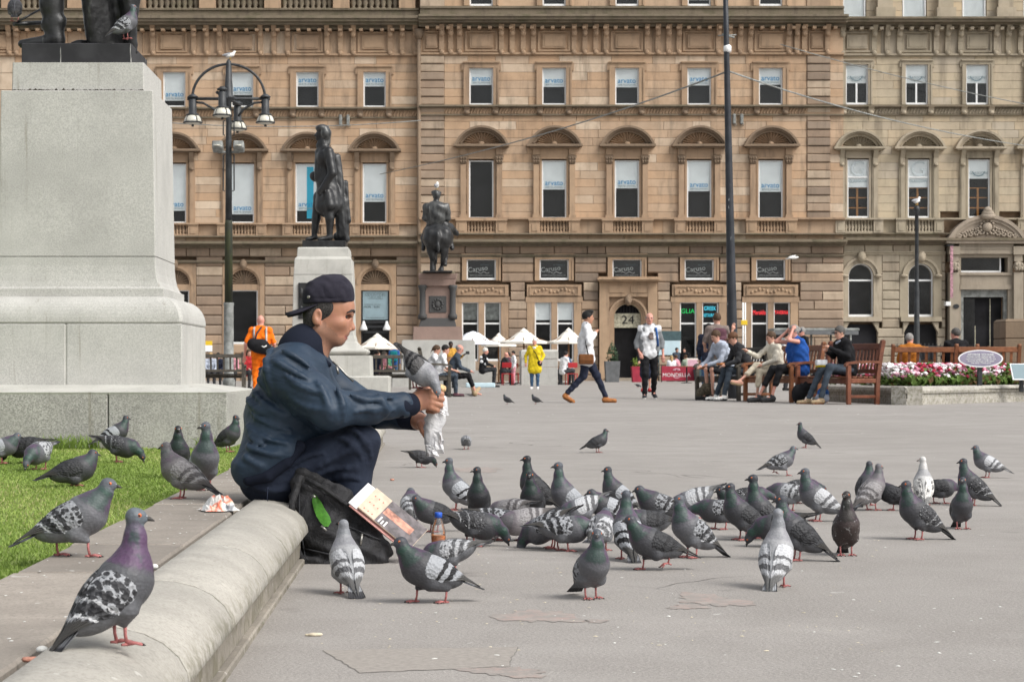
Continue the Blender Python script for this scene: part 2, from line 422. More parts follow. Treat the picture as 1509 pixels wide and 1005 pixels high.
# asphalt of the square
def asphalt():
    t = NT('asphalt'); p = t.pos()
    big = t.noise(p, .35, 4, .6); mid = t.noise(p, 2.6, 4, .6); fine = t.noise(p, 95, 3, .8); grit = t.vor(p, 120)
    c = t.mix(t.step(big, .3, .7), (.255, .238, .222), (.305, .286, .269))
    c = t.mix(t.math('MULTIPLY', t.step(mid, .35, .7), .55), c, (.222, .205, .19)); lt = t.noise(p, 1.1, 5, .7); c = t.mix(t.math('MULTIPLY', t.step(lt, .5, .72), .5), c, (.36, .335, .315))
    c = t.mix(t.math('MULTIPLY', t.step(fine, .42, .72), .55), c, (.40, .38, .35))
    c = t.mix(t.math('MULTIPLY', t.step(grit, .25, .05), .6), c, (.11, .10, .095))
    crd = t.n('VectorMath', operation='ADD'); t.put(crd.inputs[0], p)
    wob = t.n('TexNoise'); t.put(wob.inputs['Vector'], p); wob.inputs['Scale'].default_value = 1.2
    t.put(crd.inputs[1], t.scalev(wob.outputs[1], (1.3, 1.3, 1.3)))
    ck = t.vor(crd.outputs[0], .5, 'DISTANCE_TO_EDGE'); gate = t.step(t.noise(p, .45, 2), .56, .64)
    crack = t.math('MULTIPLY', t.step(ck, .007, .002), gate)
    c = t.mix(t.math('MULTIPLY', crack, .55), c, (.10, .09, .085))
    sp = t.noise(p, 9, 3, .6); c = t.mix(t.math('MULTIPLY', t.step(sp, .70, .74), .5), c, (.55, .54, .51)); gm = t.noise(p, 3.4, 3, .5); c = t.mix(t.math('MULTIPLY', t.step(gm, .66, .72), .35), c, (.15, .14, .13))
    pk = t.noise(t.scalev(p, (1, .6, 1)), 1.1, 3, .55); c = t.mix(t.math('MULTIPLY', t.step(pk, .70, .78), .35), c, (.36, .24, .20))
    h = t.math('ADD', t.math('MULTIPLY', grit, .5), fine); h = t.math('SUBTRACT', h, t.math('MULTIPLY', crack, 3))
    t.bsdf(c, .88, .3, 0, t.bump(h, .55, .004)); return t.m
asphalt()
def kerbstone(name, base, moss=.5):
    t = NT(name); p = t.pos()
    c = t.mix(t.step(t.noise(p, 5, 4), .3, .7), scol(base, .88), scol(base, 1.12))
    k = t.math('MULTIPLY_ADD', t.rand(), .3, .85); c = t.mix(1., c, k, 'MULTIPLY')
    f = t.noise(p, 120, 4, .8); c = t.mix(t.math('MULTIPLY', t.step(f, .42, .7), .6), c, scol(base, .5)); g2 = t.noise(p, 33, 4, .7); c = t.mix(t.math('MULTIPLY', t.step(g2, .55, .72), .45), c, scol(base, .6))
    nrm = t.n('NewGeometry').outputs['Normal']; sx = t.n('SeparateXYZ'); t.put(sx.inputs[0], nrm)
    side = t.step(sx.outputs[2], .80, .25)         # lichen keeps to the steep faces, as it does on the real stone
    ms = t.step(t.noise(p, 17, 5, .75), .42, .62); c = t.mix(t.math('MULTIPLY', t.math('MULTIPLY', ms, side), moss), c, (.13, .12, .075))
    scr = t.noise(t.scalev(p, (1, 1, 1)), 3.2, 2); c = t.mix(t.math('MULTIPLY', t.step(t.noise(p, 24, 2), .70, .74), .5), c, (.6, .59, .55))
    t.bsdf(c, .85, .3, 0, t.bump(t.math('ADD', f, t.math('MULTIPLY', ms, .2)), .25, .003)); return t.m
kerbstone('coping_stone', (.40, .38, .34), .65); kerbstone('fascia_stone', (.27, .245, .21), .7); kerbstone('slab_stone', (.29, .258, .224), .0)
simple('soil_dark', (.05, .045, .035), .95, .4, 8, .6, 30, .02, world=True)
def grassmat():
    t = NT('grass_blade'); r = t.attr('tint').outputs['Fac']
    c = t.ramp(r, [(0, (.15, .225, .045)), (.5, (.24, .34, .075)), (.85, (.33, .42, .11)), (1, (.48, .45, .22))])
    b = t.bsdf(c, .6, .3); b.inputs['Transmission Weight'].default_value = 0
    tl = t.n('BsdfTranslucent'); t.put(tl.inputs[0], c); mx = t.n('MixShader'); mx.inputs[0].default_value = .35
    t.put(mx.inputs[1], b.outputs[0]); t.put(mx.inputs[2], tl.outputs[0]); t.t.links.new(mx.outputs[0], t.out.inputs[0])
grassmat()
simple('turf', (.20, .26, .07), .95, .35, 18, .8, 90, .02, world=True)
def wood(name, c0, c1, rough=.5):
    t = NT(name); v = t.obj(); g = t.noise(t.scalev(v, (3, 3, 3)), 4, 5, .6)
    k = t.math('MULTIPLY_ADD', t.rand(), .35, .82); c = t.mix(t.step(g, .3, .7), c0, c1); c = t.mix(1., c, k, 'MULTIPLY'); t.bsdf(c, rough, .35); return t.m
wood('bench_red', (.115, .036, .018), (.19, .066, .034)); wood('bench_brown', (.17, .065, .028), (.25, .10, .045)); wood('bench_grey', (.05, .045, .038), (.09, .078, .062), .7)
# ------------------------------------------------------------------ the ground: square, lawn, kerb
def sheet(name, x0, x1, y0, y1, z, m, nx=1, ny=1):
    mb = MB().mat(m)
    mb._add([(x0, y0, z), (x1, y0, z), (x1, y1, z), (x0, y1, z)], [(0, 1, 2, 3)]); return struct(name, mb.mesh(name))
sheet('square_ground', -400, 400, -20, 700, 0.0, 'asphalt')
KX0, KX1, KY0, KY1 = -.625, -.43, 1.5, 17.4
lawn = MB().mat('turf').box(-9, -.955, 1.5, 17.0, -.05, .165); struct('lawn_ground', lawn.mesh('lawn_ground'))
# kerb: coping stones, fascia stones and foot strips, each stone its own piece
kerb = thing('kerb', 'low bull-nosed stone kerb beside the lawn, the one the man in the cap sits on', 'kerb', (-.53, KY0, 0))
prof = [(-.625, .10), (-.625, .198), (-.617, .205), (-.58, .206), (-.545, .203), (-.505, .193), (-.47, .176), (-.443, .152), (-.428, .125), (-.425, .105), (-.432, .098), (-.47, .095)]
edges = [KY0, 2.55, 3.52, 4.28, 5.18, 5.86, 6.9, 7.95, 9, 10.05, 11.1, 12.2, 13.3, 14.4, 15.5, 16.5, KY1]
for a, b in zip(edges, edges[1:]):
    g = .005; rs = []
    for y, s in ((a + g, .985), (a + g + .008, 1.0), (b - g - .008, 1.0), (b - g, .985)):
        rs.append([Vector((-.53 + (x + .53) * s, y, .1 + (z - .1) * s + rnd.uniform(-.0004, .0004))) for x, z in prof])
    mb = MB().mat('coping_stone').rings(rs, True, True, True)
    add('coping_stone', mb.mesh('coping_stone'), kerb, world=True)
fe = [KY0, 2.2, 3.0, 3.9, 4.75, 5.45, 6.3, 7.3, 8.3, 9.4, 10.5, 11.6, 12.7, 13.8, 14.9, 16.1, KY1]
for a, b in zip(fe, fe[1:]):
    add('fascia_stone', MB().mat('fascia_stone').cbox(-.6, -.452, a + .002, b - .002, .018, .096, .004).mesh('fascia_stone'), kerb, world=True)
    add('foot_strip', MB().mat('fascia_stone').cbox(-.6, -.436, a + .03, b + .026, -.04, .017, .004).mesh('foot_strip'), kerb, world=True)
# slabs behind the coping
walk = thing('slab_path', 'strip of worn paving slabs between the lawn and the stone kerb', 'path', (-.79, KY0, 0)); walk['kind'] = 'structure'
se = [KY0, 2.3, 3.05, 3.75, 4.6, 5.32, 6.15, 6.9, 7.7, 8.5, 9.4, 10.3, 11.2, 12.2, 13.2, 14.3, 15.6, KY1]
for a, b in zip(se, se[1:]):
    mb = MB().mat('slab_stone').cbox(-.955 + rnd.uniform(-.006, .006), -.656, a + .004, b - .004, .05, .19 + rnd.uniform(-.002, .002), .006)
    add('paving_slab', mb.mesh('paving_slab'), walk, world=True)
struct('joint_soil', MB().mat('soil_dark').box(-.66, -.60, KY0, KY1 - .01, 0, .15).mesh('joint_soil'))
# grass blades
def blades(n, y0, y1, xr, hgt, seed):
    g = np.random.default_rng(seed)
    Y = y0 + (y1 - y0) * g.random(n) ** 1.0; X = xr(Y, g.random(n))
    h = hgt * g.uniform(.55, 1.25, n); a = g.uniform(0, 2 * np.pi, n); w = g.uniform(.0012, .0026, n) * (1 + (Y - 4) * .12)
    le = g.normal(0, .5, (n, 2)) * h[:, None]; z0 = np.full(n, .162)
    dx, dy = np.cos(a) * w, np.sin(a) * w
    P = np.zeros((n, 5, 3)); 
    P[:, 0] = np.stack([X - dx, Y - dy, z0], 1); P[:, 1] = np.stack([X + dx, Y + dy, z0], 1)
    P[:, 2] = np.stack([X + dx * .8 + le[:, 0] * .4, Y + dy * .8 + le[:, 1] * .4, z0 + h * .62], 1); P[:, 3] = np.stack([X - dx * .8 + le[:, 0] * .4, Y - dy * .8 + le[:, 1] * .4, z0 + h * .62], 1)
    P[:, 4] = np.stack([X + le[:, 0], Y + le[:, 1], z0 + h], 1)
    o = np.arange(n)[:, None] * 5
    T = np.concatenate([o + [0, 1, 2], o + [0, 2, 3], o + [3, 2, 4]]).astype(np.int32)
    return P.reshape(-1, 3), T, np.repeat(np.clip(g.normal(.5, .2, n) + .25 * np.sin(X * 3.1 + Y * 1.7), 0, 1), 5)
gv, gt, gc = blades(90000, 3.9, 12.6, lambda Y, u: -.957 - u * (np.minimum(.75 + (Y - 3.9) * .25, 2.6)), .0145, 3)
me = make_mesh('grass', gv, gt, ['grass_blade']); at_ = me.attributes.new('tint', 'FLOAT', 'POINT'); at_.data.foreach_set('value', gc.astype(np.float32))
add('grass', me, None, kind='stuff', label='short bright green grass of the lawn beside the pedestal', category='grass')
gv, gt, gc = blades(1500, 12.02, 12.28, lambda Y, u: -1.25 - u * 2.2, .055, 5)
# taller tufts against the pedestal
tuf = []
for cx, n in ((-2.25, 130), (-2.1, 90), (-1.36, 60)):
    v, t_, c = blades(n, 12.12, 12.27, lambda Y, u, cx=cx: cx + (u - .5) * .16, .085, int(abs(cx) * 100)); tuf.append((v, t_, c))
V = np.concatenate([a for a, _, _ in tuf]); off = np.cumsum([0] + [len(a) for a, _, _ in tuf])
T = np.concatenate([b + o for (_, b, _), o in zip(tuf, off)]); Cc = np.concatenate([c for _, _, c in tuf])
me = make_mesh('tall_grass', V, T, ['grass_blade']); me.attributes.new('tint', 'FLOAT', 'POINT').data.foreach_set('value', (Cc * .4).astype(np.float32))
add('tall_grass', me, None, kind='stuff', label='taller grass tufts against the foot of the big pedestal', category='grass')
# worn hollows in the asphalt with the red stone showing
def worn(name, c, rx, ry, seed, m):
    r_ = random.Random(seed); n = 64; ring = []; ph = [r_.uniform(0, 6.3) for _ in range(6)]
    for i in range(n):
        a = 2 * math.pi * i / n; k = 1 + .22 * math.sin(2 * a + ph[0]) + .16 * math.sin(3 * a + ph[1]) + .12 * math.sin(5 * a + ph[2]) + .1 * math.sin(9 * a + ph[3]) + .06 * math.sin(17 * a + ph[4]) + r_.uniform(-.06, .06); ring.append((c[0] + math.cos(a) * rx * k, c[1] + math.sin(a) * ry * k, .0012))
    mb = MB().mat(m); mb._add([(c[0], c[1], .0012)] + ring, [(0, i + 1, (i + 1) % n + 1) for i in range(n)]); struct(name, mb.mesh(name))
def patchmat():
    t = NT('worn_stone'); p = t.pos(); c = t.mix(t.step(t.noise(p, 14, 4, .7), .35, .65), (.345, .265, .24), (.33, .30, .275))
    c = t.mix(t.math('MULTIPLY', t.step(t.noise(p, 16, 5, .75), .40, .58), .85), c, (.262, .244, .226)); t.bsdf(c, .9, .2, 0, t.bump(t.noise(p, 60, 3), .4, .004))
patchmat()
simple('patch_edge', (.19, .175, .162), .9, .3, 30, world=True)
for i, (px, py, w, d) in enumerate(((793, 908, 54, 10), (1048, 884, 48, 9), (1015, 894, 26, 4), (748, 990, 60, 7), (700, 692, 46, 3), (700, 750, 40, 5), (880, 915, 20, 2))):
    c = at(px, py); s = c.y / F; ry = max(.03, d * s * (py - CY) ** -1 * 0 + abs(at(px, py - d).y - c.y))
    worn('worn_patch', c, w * s * .95, ry, 80 + i, 'worn_stone')
def repair():
    q = [at(*p) for p in ((476, 958), (762, 953), (748, 982), (532, 991))]; vs = []
    for a, b in zip(q, q[1:] + q[:1]):
        for i in range(12): p = a.lerp(b, i / 12); vs.append((p.x + rnd.uniform(-.004, .004), p.y + rnd.uniform(-.006, .006), .001))
    c = sum(q, Vector()) / 4; n = len(vs); e = MB().mat('patch_edge'); e._add([(c.x + (x - c.x) * 1.012, c.y + (y - c.y) * 1.02, .0006) for x, y, z in vs] + [(c.x, c.y, .0006)], [(i, (i + 1) % n, n) for i in range(n)]); struct('repair_edge', e.mesh('repair_edge'))
    m_ = MB().mat('repair_tar'); m_._add(vs + [(c.x, c.y, .001)], [(i, (i + 1) % n, n) for i in range(n)]); struct('repair_patch', m_.mesh('repair_patch'))
simple('repair_tar', (.292, .268, .243), .9, .10, 60, .4, 95, .003, world=True)
repair()
# crumbs and droppings
def specks(n, seed, m, r0, r1, name, label, cat, box):
    g = np.random.default_rng(seed); vs = []; fs = []
    for i in range(n):
        py = g.uniform(*box[2:]); px = g.uniform(*box[:2]); c = at(px, py); r = g.uniform(r0, r1); o = len(vs); k = 7
        h = r * g.uniform(.15, .5)
        el = g.uniform(.5, 1.6); th = g.uniform(0, 6.28)
        for j in range(k):
            a = 6.283 * j / k; rr = r * g.uniform(.6, 1.2); x, y = math.cos(a) * rr * el, math.sin(a) * rr
            vs.append((c[0] + x * math.cos(th) - y * math.sin(th), c[1] + x * math.sin(th) + y * math.cos(th), .001))
        vs.append((c[0], c[1], .001 + h)); fs += [(o + j, o + (j + 1) % k, o + k) for j in range(k)]
    me = make_mesh(name, vs, fs, [m]); add(name, me, None, kind='stuff', label=label, category=cat)
simple('crumb', (.62, .55, .42), .9, .25, 30, world=True); simple('dropping', (.68, .68, .65), .9, .1, 30, world=True)
specks(120, 1, 'dropping', .0022, .006, 'droppings', 'white droppings dotted over the grey asphalt', 'droppings', (600, 1509, 600, 1000))
specks(240, 2, 'crumb', .002, .0055, 'crumbs', 'bread crumbs scattered over the asphalt among the pigeons', 'crumbs', (470, 1300, 590, 960))
specks(60, 6, 'dropping', .004, .012, 'far_droppings', 'pale flecks on the far asphalt near the benches', 'droppings', (650, 1400, 575, 640))
def slab_specks():
    g = np.random.default_rng(9); vs = []; fs = []
    for i in range(120):
        y = g.uniform(3, 9); x = g.uniform(-.94, -.67); r = g.uniform(.0015, .004); o = len(vs)
        for j in range(6): vs.append((x + math.cos(j * 1.047) * r * g.uniform(.6, 1.3), y + math.sin(j * 1.047) * r * 1.5, .1925))
        vs.append((x, y, .1935)); fs += [(o + j, o + (j + 1) % 6, o + 6) for j in range(6)]
    add('slab_droppings', make_mesh('slab_droppings', vs, fs, ['dropping']), None, kind='stuff', label='white droppings on the paving slabs by the lawn', category='droppings')
slab_specks()
# ------------------------------------------------------------------ the long sandstone terrace across the square
YF = 108.0; K = YF / F
def U(px): return (px - CX) * K
def Zp(py): return H - (py - CY) * K
def pbox(mb, x0, x1, y0, y1, d0, d1, Yb):
    """box from photo-scale columns x0..x1 and rows y0..y1; d0..d1 metres in front (-) or behind the wall face"""
    return mb.box(U(x0), U(x1), Yb + d0, Yb + d1, Zp(y1), Zp(y0))
def unit_block(name, m, ch):
    mb = MB().mat(m); a, b = ch
    vs = [(0, 1, 0), (1, 1, 0), (1, 1, 1), (0, 1, 1), (0, .12, 0), (1, .12, 0), (1, .12, 1), (0, .12, 1), (a, 0, b), (1 - a, 0, b), (1 - a, 0, 1 - b), (a, 0, 1 - b)]
    fs = []
    for l in (0, 4):
        for i in range(4): j = (i + 1) % 4; fs.append((l + i, l + j, l + 4 + j, l + 4 + i))
    fs.append((8, 9, 10, 11)); mb._add(vs, fs); return mb.mesh(name)
UB = {}
def blocks(root, name, m, x0, x1, y0, y1, rowh, lens, openings, Yb, ch=(.004, .015), gap=.005, jit=.003, proud=0., depth=.45, mass=None, seed=1):
    r_ = random.Random(seed); out = []; nrow = max(1, round((y1 - y0) / rowh)); rh = (y1 - y0) / nrow
    for i in range(nrow):
        ya, yb = y0 + i * rh, y0 + (i + 1) * rh
        iv = [(x0, x1)]
        for (ox0, ox1, oy0, oy1) in openings:
            if min(yb, oy1) - max(ya, oy0) > .35 * rh:
                nv = []
                for a, b in iv:
                    if ox1 <= a or ox0 >= b: nv.append((a, b)); continue
                    if ox0 > a: nv.append((a, ox0))
                    if ox1 < b: nv.append((ox1, b))
                iv = nv
        for a, b in iv:
            if b - a < 2: continue
            n = max(1, round((b - a) / r_.uniform(*lens))); cuts = [a + (b - a) * (j + (r_.uniform(-.22, .22) + (.25 if i % 2 else -.25) * (n > 1) if 0 < j < n else 0)) / n for j in range(n + 1)]
            for c, d in zip(cuts, cuts[1:]): out.append((c, d, ya, yb))
    out.sort(key=lambda b: -(b[1] - b[0]) * (b[3] - b[2]) * (0.3 if b[0] < 222 and b[2] > 120 else 1))
    key = (m, ch)
    if key not in UB: UB[key] = unit_block(name, m, ch)
    rest = []
    for i, (c, d, ya, yb) in enumerate(out):
        lx, lz = U(c) + gap / 2, Zp(yb) + gap / 2; sx, sz = (d - c) * K - gap, (yb - ya) * K - gap; yy = Yb - proud + r_.uniform(-jit, jit)
        if i < 298 or mass is None:
            add(name, UB[key], root, (lx, yy, lz), scale=(sx, depth, sz), world=True)
        else: rest.append((lx, lx + sx, yy, yy + depth, lz, lz + sz))
    if rest:
        mb = MB().mat(mass); tint = []
        for q in rest: mb.box(*q); tint += [r_.random()] * 8
        me = mb.mesh('stonework'); me.attributes.new('tint', 'FLOAT', 'POINT').data.foreach_set('value', tint)
        add('stonework', me, root, world=True, kind='stuff')
CACHE = {}
def cached(key, fn):
    if key not in CACHE: CACHE[key] = fn()
    return CACHE[key]
def window(root, cx, y0, y1, hw, Yb, blind=0., sign=None, bars=0, midbar=False, oakbars=False, blindmat='blind_white', label=None, off=.05, frame='white_paint', sashrow=None):
    """white frame (part) with pane, blind and lettering (sub-parts); a dark room behind"""
    def fr():
        mb = MB().mat(frame); w = 1.9
        pbox(mb, CX - hw, CX - hw + w, y0, y1, off, off + .1, 0); pbox(mb, CX + hw - w, CX + hw, y0, y1, off, off + .1, 0)
        pbox(mb, CX - hw + w, CX + hw - w, y0, y0 + 1.2, off, off + .1, 0); pbox(mb, CX - hw + w, CX + hw - w, y1 - 3, y1, off - .03, off + .1, 0)
        if midbar: pbox(mb, CX - hw + w, CX + hw - w, y0 + (y1 - y0) * midbar - 1.2, y0 + (y1 - y0) * midbar + 1.2, off + .005, off + .09, 0)
        if bars: pbox(mb, CX - 1.2, CX + 1.2, y0 + (y1 - y0) * blind, y1 - 3, off + .004, off + .09, 0)
        return mb.mesh('window')
    w = add('window', cached(('fr', y0, y1, hw, bars, midbar, blind if bars else 0, off, frame), fr), root, (U(cx), Yb, 0), world=True)
    def pane(): return pbox(MB().mat('glass'), CX - hw + 1.9, CX + hw - 1.9, y0 + 1.2, y1 - 3, off + .05, off + .06, 0).mesh('pane')
    add('pane', cached(('pane', y0, y1, hw, off), pane), w)
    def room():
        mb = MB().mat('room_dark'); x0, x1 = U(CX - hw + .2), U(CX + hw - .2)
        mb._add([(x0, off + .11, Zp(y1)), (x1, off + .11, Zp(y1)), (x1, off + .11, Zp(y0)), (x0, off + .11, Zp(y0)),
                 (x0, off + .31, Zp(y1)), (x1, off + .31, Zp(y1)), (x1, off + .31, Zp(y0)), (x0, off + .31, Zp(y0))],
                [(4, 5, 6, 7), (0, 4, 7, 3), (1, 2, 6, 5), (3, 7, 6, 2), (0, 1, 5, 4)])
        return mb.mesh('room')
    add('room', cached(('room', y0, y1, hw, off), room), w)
    if blind:
        yb = y0 + (y1 - y0) * blind
        def bl(): return pbox(MB().mat(blindmat), CX - hw + 2.1, CX + hw - 2.1, y0 + 1.4, yb, off + .075, off + .085, 0).mesh('blind')
        add('blind', cached(('bl', y0, yb, hw, blindmat, off), bl), w)
        if sign == 'a':
            zz = Zp(yb - 9.5); big = hw > 15.9
            text('lettering', 'arvato', .40, 'letter_blue', w, (0, off + .045, zz), world=False, spacing=1.02, extrude=.002, sx=.92)
            text('lettering', 'BERTELSMANN', .135, 'letter_grey', w, (0, off + .045, zz - .23), world=False, sx=1.0)
        if sign == 'g':
            text('lettering', 'GLASGOW', .20, 'letter_grey', w, (0, off + .045, Zp(yb - 8)), world=False)
            text('lettering', 'CITY OF MUSIC', .085, 'letter_grey', w, (0, off + .045, Zp(yb - 4.5)), world=False)
            mb = MB().mat('letter_grey').arc(0, Zp(yb - 13), .30, .36, R(195), R(345), off + .044, off + .047, 10)
            add('emblem', cached(('emb', yb), lambda: mb.mesh('emblem')), w)
        if sign == 'G':
            text('lettering', 'G', 1.15, 'letter_pale', w, (0, off + .045, Zp(y0 + 14)), world=False)
            text('lettering', 'GLASGOW', .20, 'letter_grey', w, (0, off + .045, Zp(yb - 9)), world=False)
            mb = pbox(MB().mat('white_paint'), CX - hw + 2, CX + hw - 2, yb - 16, yb - 14, off + .0, off + .048, 0)
            add('rail', cached(('rail', yb), lambda: mb.mesh('rail')), w)
    if oakbars:
        yb = y0 + (y1 - y0) * blind
        def ok():
            mb = MB().mat('oak'); pbox(mb, CX - 1.4, CX + 1.4, yb, y1 - 3, off + .2, off + .26, 0)
            for q in (.35, .70): yy = yb + (y1 - 3 - yb) * q; pbox(mb, CX - hw + 2, CX + hw - 2, yy - .8, yy + .8, off + .205, off + .255, 0)
            pbox(mb, CX - hw + 2, CX + hw - 2, yb, yb + 1.2, off + .203, off + .257, 0)
            return mb.mesh('inner_bars')
        add('inner_bars', cached(('ok', y0, hw), ok), w)
    return w
def surround(root, cx, y0, y1, hw, Yb, m, ww=8.5, head=7, ears=True):
    def f():
        mb = MB().mat(m)
        pbox(mb, CX - hw - ww, CX - hw, y0, y1, -.10, .14, 0); pbox(mb, CX + hw, CX + hw + ww, y0, y1, -.10, .14, 0)
        pbox(mb, CX - hw - ww, CX + hw + ww, y0 - head, y0, -.11, .14, 0)
        pbox(mb, CX - hw - ww, CX - hw - ww + 2.5, y0, y1, -.15, -.10, 0); pbox(mb, CX + hw + ww - 2.5, CX + hw + ww, y0, y1, -.15, -.10, 0)
        pbox(mb, CX - hw - ww - 1, CX + hw + ww + 1, y0 - head - 2, y0 - head, -.2, .14, 0)
        if ears:
            for s in (-1, 1): a = CX + s * (hw + ww); pbox(mb, min(a, a + s * 3), max(a, a + s * 3), y0 - head, y0 + 4, -.09, .1, 0)
        return mb.mesh('window_surround')
    return add('window_surround', cached(('sur', y0, y1, hw, m, ww, head), f), root, (U(cx), Yb, 0), world=True)
def aedicule(root, cx, yc0, y1, hw, Yb, m, base, apex, span, kind):
    """pilasters or consoles, frieze, ledge and the arched hood with its shell"""
    def f():
        mb = MB().mat(m)
        pbox(mb, CX - hw - 3, CX - hw, yc0, y1, -.05, .14, 0); pbox(mb, CX + hw, CX + hw + 3, yc0, y1, -.05, .14, 0)
        for s in (-1, 1):
            a, b = (CX + s * (hw + 3)), (CX + s * (hw + 14)); x0, x1 = min(a, b), max(a, b)
            if kind == 'pilaster':
                pbox(mb, x0 + 1.5, x1 - 1.5, yc0 + 8, y1 - 4, -.18, .1, 0); pbox(mb, x0, x1, y1 - 5, y1, -.22, .1, 0)
                pbox(mb, x0 + .5, x1 - .5, base + 3, yc0 - 6, -.16, .1, 0)
            else:
                pbox(mb, x0 + 1, x1 - 1, yc0, y1, -.10, .1, 0); pbox(mb, x0 + 3, x1 - 3, yc0, y1, -.14, .1, 0)
        pbox(mb, CX - hw - 3, CX + hw + 3, base + 4, yc0, -.07, .14, 0); pbox(mb, CX - hw - 3, CX + hw + 3, yc0 - 2.5, yc0 - .4, -.11, .14, 0)
        return mb.mesh('window_surround')
    s_ = add('window_surround', cached(('aed', yc0, y1, hw, m, base, kind), f), root, (U(cx), Yb, 0), world=True)
    def hood():
        mb = MB().mat('dark_carving' if m == 'trim' else 'trim_pale'); h = (base - apex) * K; w = span * K; r = (h * h + w * w) / (2 * h); cz = Zp(apex) - r; a = math.asin(w / r)
        mb.arc(0, cz, r - .11, r, math.pi / 2 - a, math.pi / 2 + a, -.55, .1, 18); mb.arc(0, cz, r - .2, r - .11, math.pi / 2 - a * .93, math.pi / 2 + a * .93, -.42, .1, 18)
        mb.arc(0, cz, r - .33, r - .2, math.pi / 2 - a * .86, math.pi / 2 + a * .86, -.25, .1, 18)
        pbox(mb, CX - span - 1, CX + span + 1, base - 1, base + 2.2, -.57, .1, 0); pbox(mb, CX - span + 3, CX + span - 3, base + 2.2, base + 4, -.4, .1, 0)
        return mb.mesh('pediment')
    p = add('pediment', cached(('hood', base, apex, span, m), hood), s_)
    def shell():
        mb = MB().mat(m); h = (base - apex) * K - .36; w = span * K * .62; n = 15; z0 = Zp(base) + .04
        pts = [(math.cos(math.pi * i / n) * w, z0 + math.sin(math.pi * i / n) * h) for i in range(n + 1)]
        for i in range(n):
            (xa, za), (xb, zb) = pts[i], pts[i + 1]; xm, zm = (xa + xb) / 2, (za + zb) / 2
            mb._add([(0, -.06, z0), (xa, -.02, za), (xm * 1.03, -.2, z0 + (zm - z0) * 1.05), (xb, -.02, zb), (0, .1, z0)], [(0, 1, 2), (0, 2, 3), (1, 4, 3), (1, 3, 2)])
        mb.sphere((0, -.12, z0 + .06), (.17, .14, .12), 8, 5); return mb.mesh('shell')
    add('shell', cached(('shell', base, apex, span, m), shell), s_)
    def capital():
        mb = MB().mat('dark_carving' if m == 'trim' else 'trim_pale')
        if kind == 'pilaster':
            z1, z0 = Zp(yc0 - 5), Zp(yc0 + 7); mb.rings([[Vector((x * q, y * q - .1, z)) for x, y in ((-.17, -.1), (.17, -.1), (.17, .1), (-.17, .1))] for q, z in ((.85, z0), (1, z0 + .1), (1.25, z1 - .1), (1.35, z1))], sm=False)
            for i in range(3):
                for j in range(2): mb.sphere((-.13 + .13 * i, -.24, z0 + .12 + .17 * j), (.055, .05, .07), 6, 4)
        else:
            z1, z0 = Zp(yc0 - 14), Zp(yc0 + 11); mb.rings([[Vector((x, y, z)) for x, y in ((-.12, -d), (.12, -d), (.12, .1), (-.12, .1))] for d, z in ((.14, z0), (.22, z0 + .08), (.2, z0 + .4), (.38, z1 - .18), (.45, z1))], sm=False)
            mb.sphere((0, -.2, z0 + .05), (.13, .1, .1), 6, 5)
        return mb.mesh('capital')
    for s in (-1, 1): add('capital', cached(('cap', yc0, kind, m), capital), s_, (s * (hw + 8.5) * K, 0, 0))
def baluster_mesh(h, m, r=.085):
    return cached(('bal', h, m, r), lambda: MB().mat(m).lathe([(r * .9, 0), (r * .9, h * .08), (r * .5, h * .14), (r, h * .36), (r * .55, h * .62), (r * .4, h * .8), (r * .85, h * .9), (r * .85, h)], n=8).mesh('baluster'))
def balcony(root, cx, y0, y1, hw, ped, Yb, m, n):
    def f():
        mb = MB().mat(m)
        for s in (-1, 1):
            a, b = CX + s * hw, CX + s * (hw + ped); pbox(mb, min(a, b), max(a, b), y0, y1, -.34, .1, 0)
            c = (a + b) / 2; pbox(mb, c - ped * .26, c + ped * .26, y0 + 4, y1 - 3, -.37, -.34, 0)
        pbox(mb, CX - hw - ped - 1, CX + hw + ped + 1, y0 - 2.6, y0, -.42, .1, 0); pbox(mb, CX - hw, CX + hw, y1 - 2, y1, -.3, .1, 0)
        return mb.mesh('balustrade')
    b = add('balustrade', cached(('balc', y0, y1, hw, ped, m), f), root, (U(cx), Yb, 0), world=True)
    h = (y1 - y0 - 2) * K; me = baluster_mesh(h, m)
    for i in range(n): add('baluster', me, b, (-hw * K + 2 * hw * K * (i + .5) / n, -.16, Zp(y1 - 2)))
def band(root, name, x0, x1, y0, y1, d0, Yb, m, d1=.1):
    return add(name, pbox(MB().mat(m), x0, x1, y0, y1, -d0, d1, Yb).mesh(name), root, world=True)
def profile_band(root, name, x0, x1, rows, Yb, m):
    """moulded ledge: rows = (row0, row1, projection)"""
    mb = MB().mat(m)
    for i, (a, b, d) in enumerate(rows): pbox(mb, x0 + .02 * i, x1 - .02 * i, a, b, -d, .1, Yb)
    return add(name, mb.mesh(name), root, world=True)
def bracket_mesh(y0, y1, m, w=.13):
    def f():
        mb = MB().mat(m); z1, z0 = Zp(y0), Zp(y1)
        mb.rings([[Vector((x, y, z)) for x, y in ((-w, -d), (w, -d), (w, .1), (-w, .1))] for d, z in ((.1, z0 + .1), (.16, z0 + .3), (.15, z0 + .7), (.32, z1 - .35), (.55, z1))], sm=False)
        mb.sphere((0, -.14, z0 + .13), (w * 1.1, .12, .15), 8, 5); mb.sphere((0, -.28, z1 - .42), (w * 1.25, .14, .2), 8, 5); return mb.mesh('cornice_bracket')
    return cached(('brk', y0, y1, m, w), f)
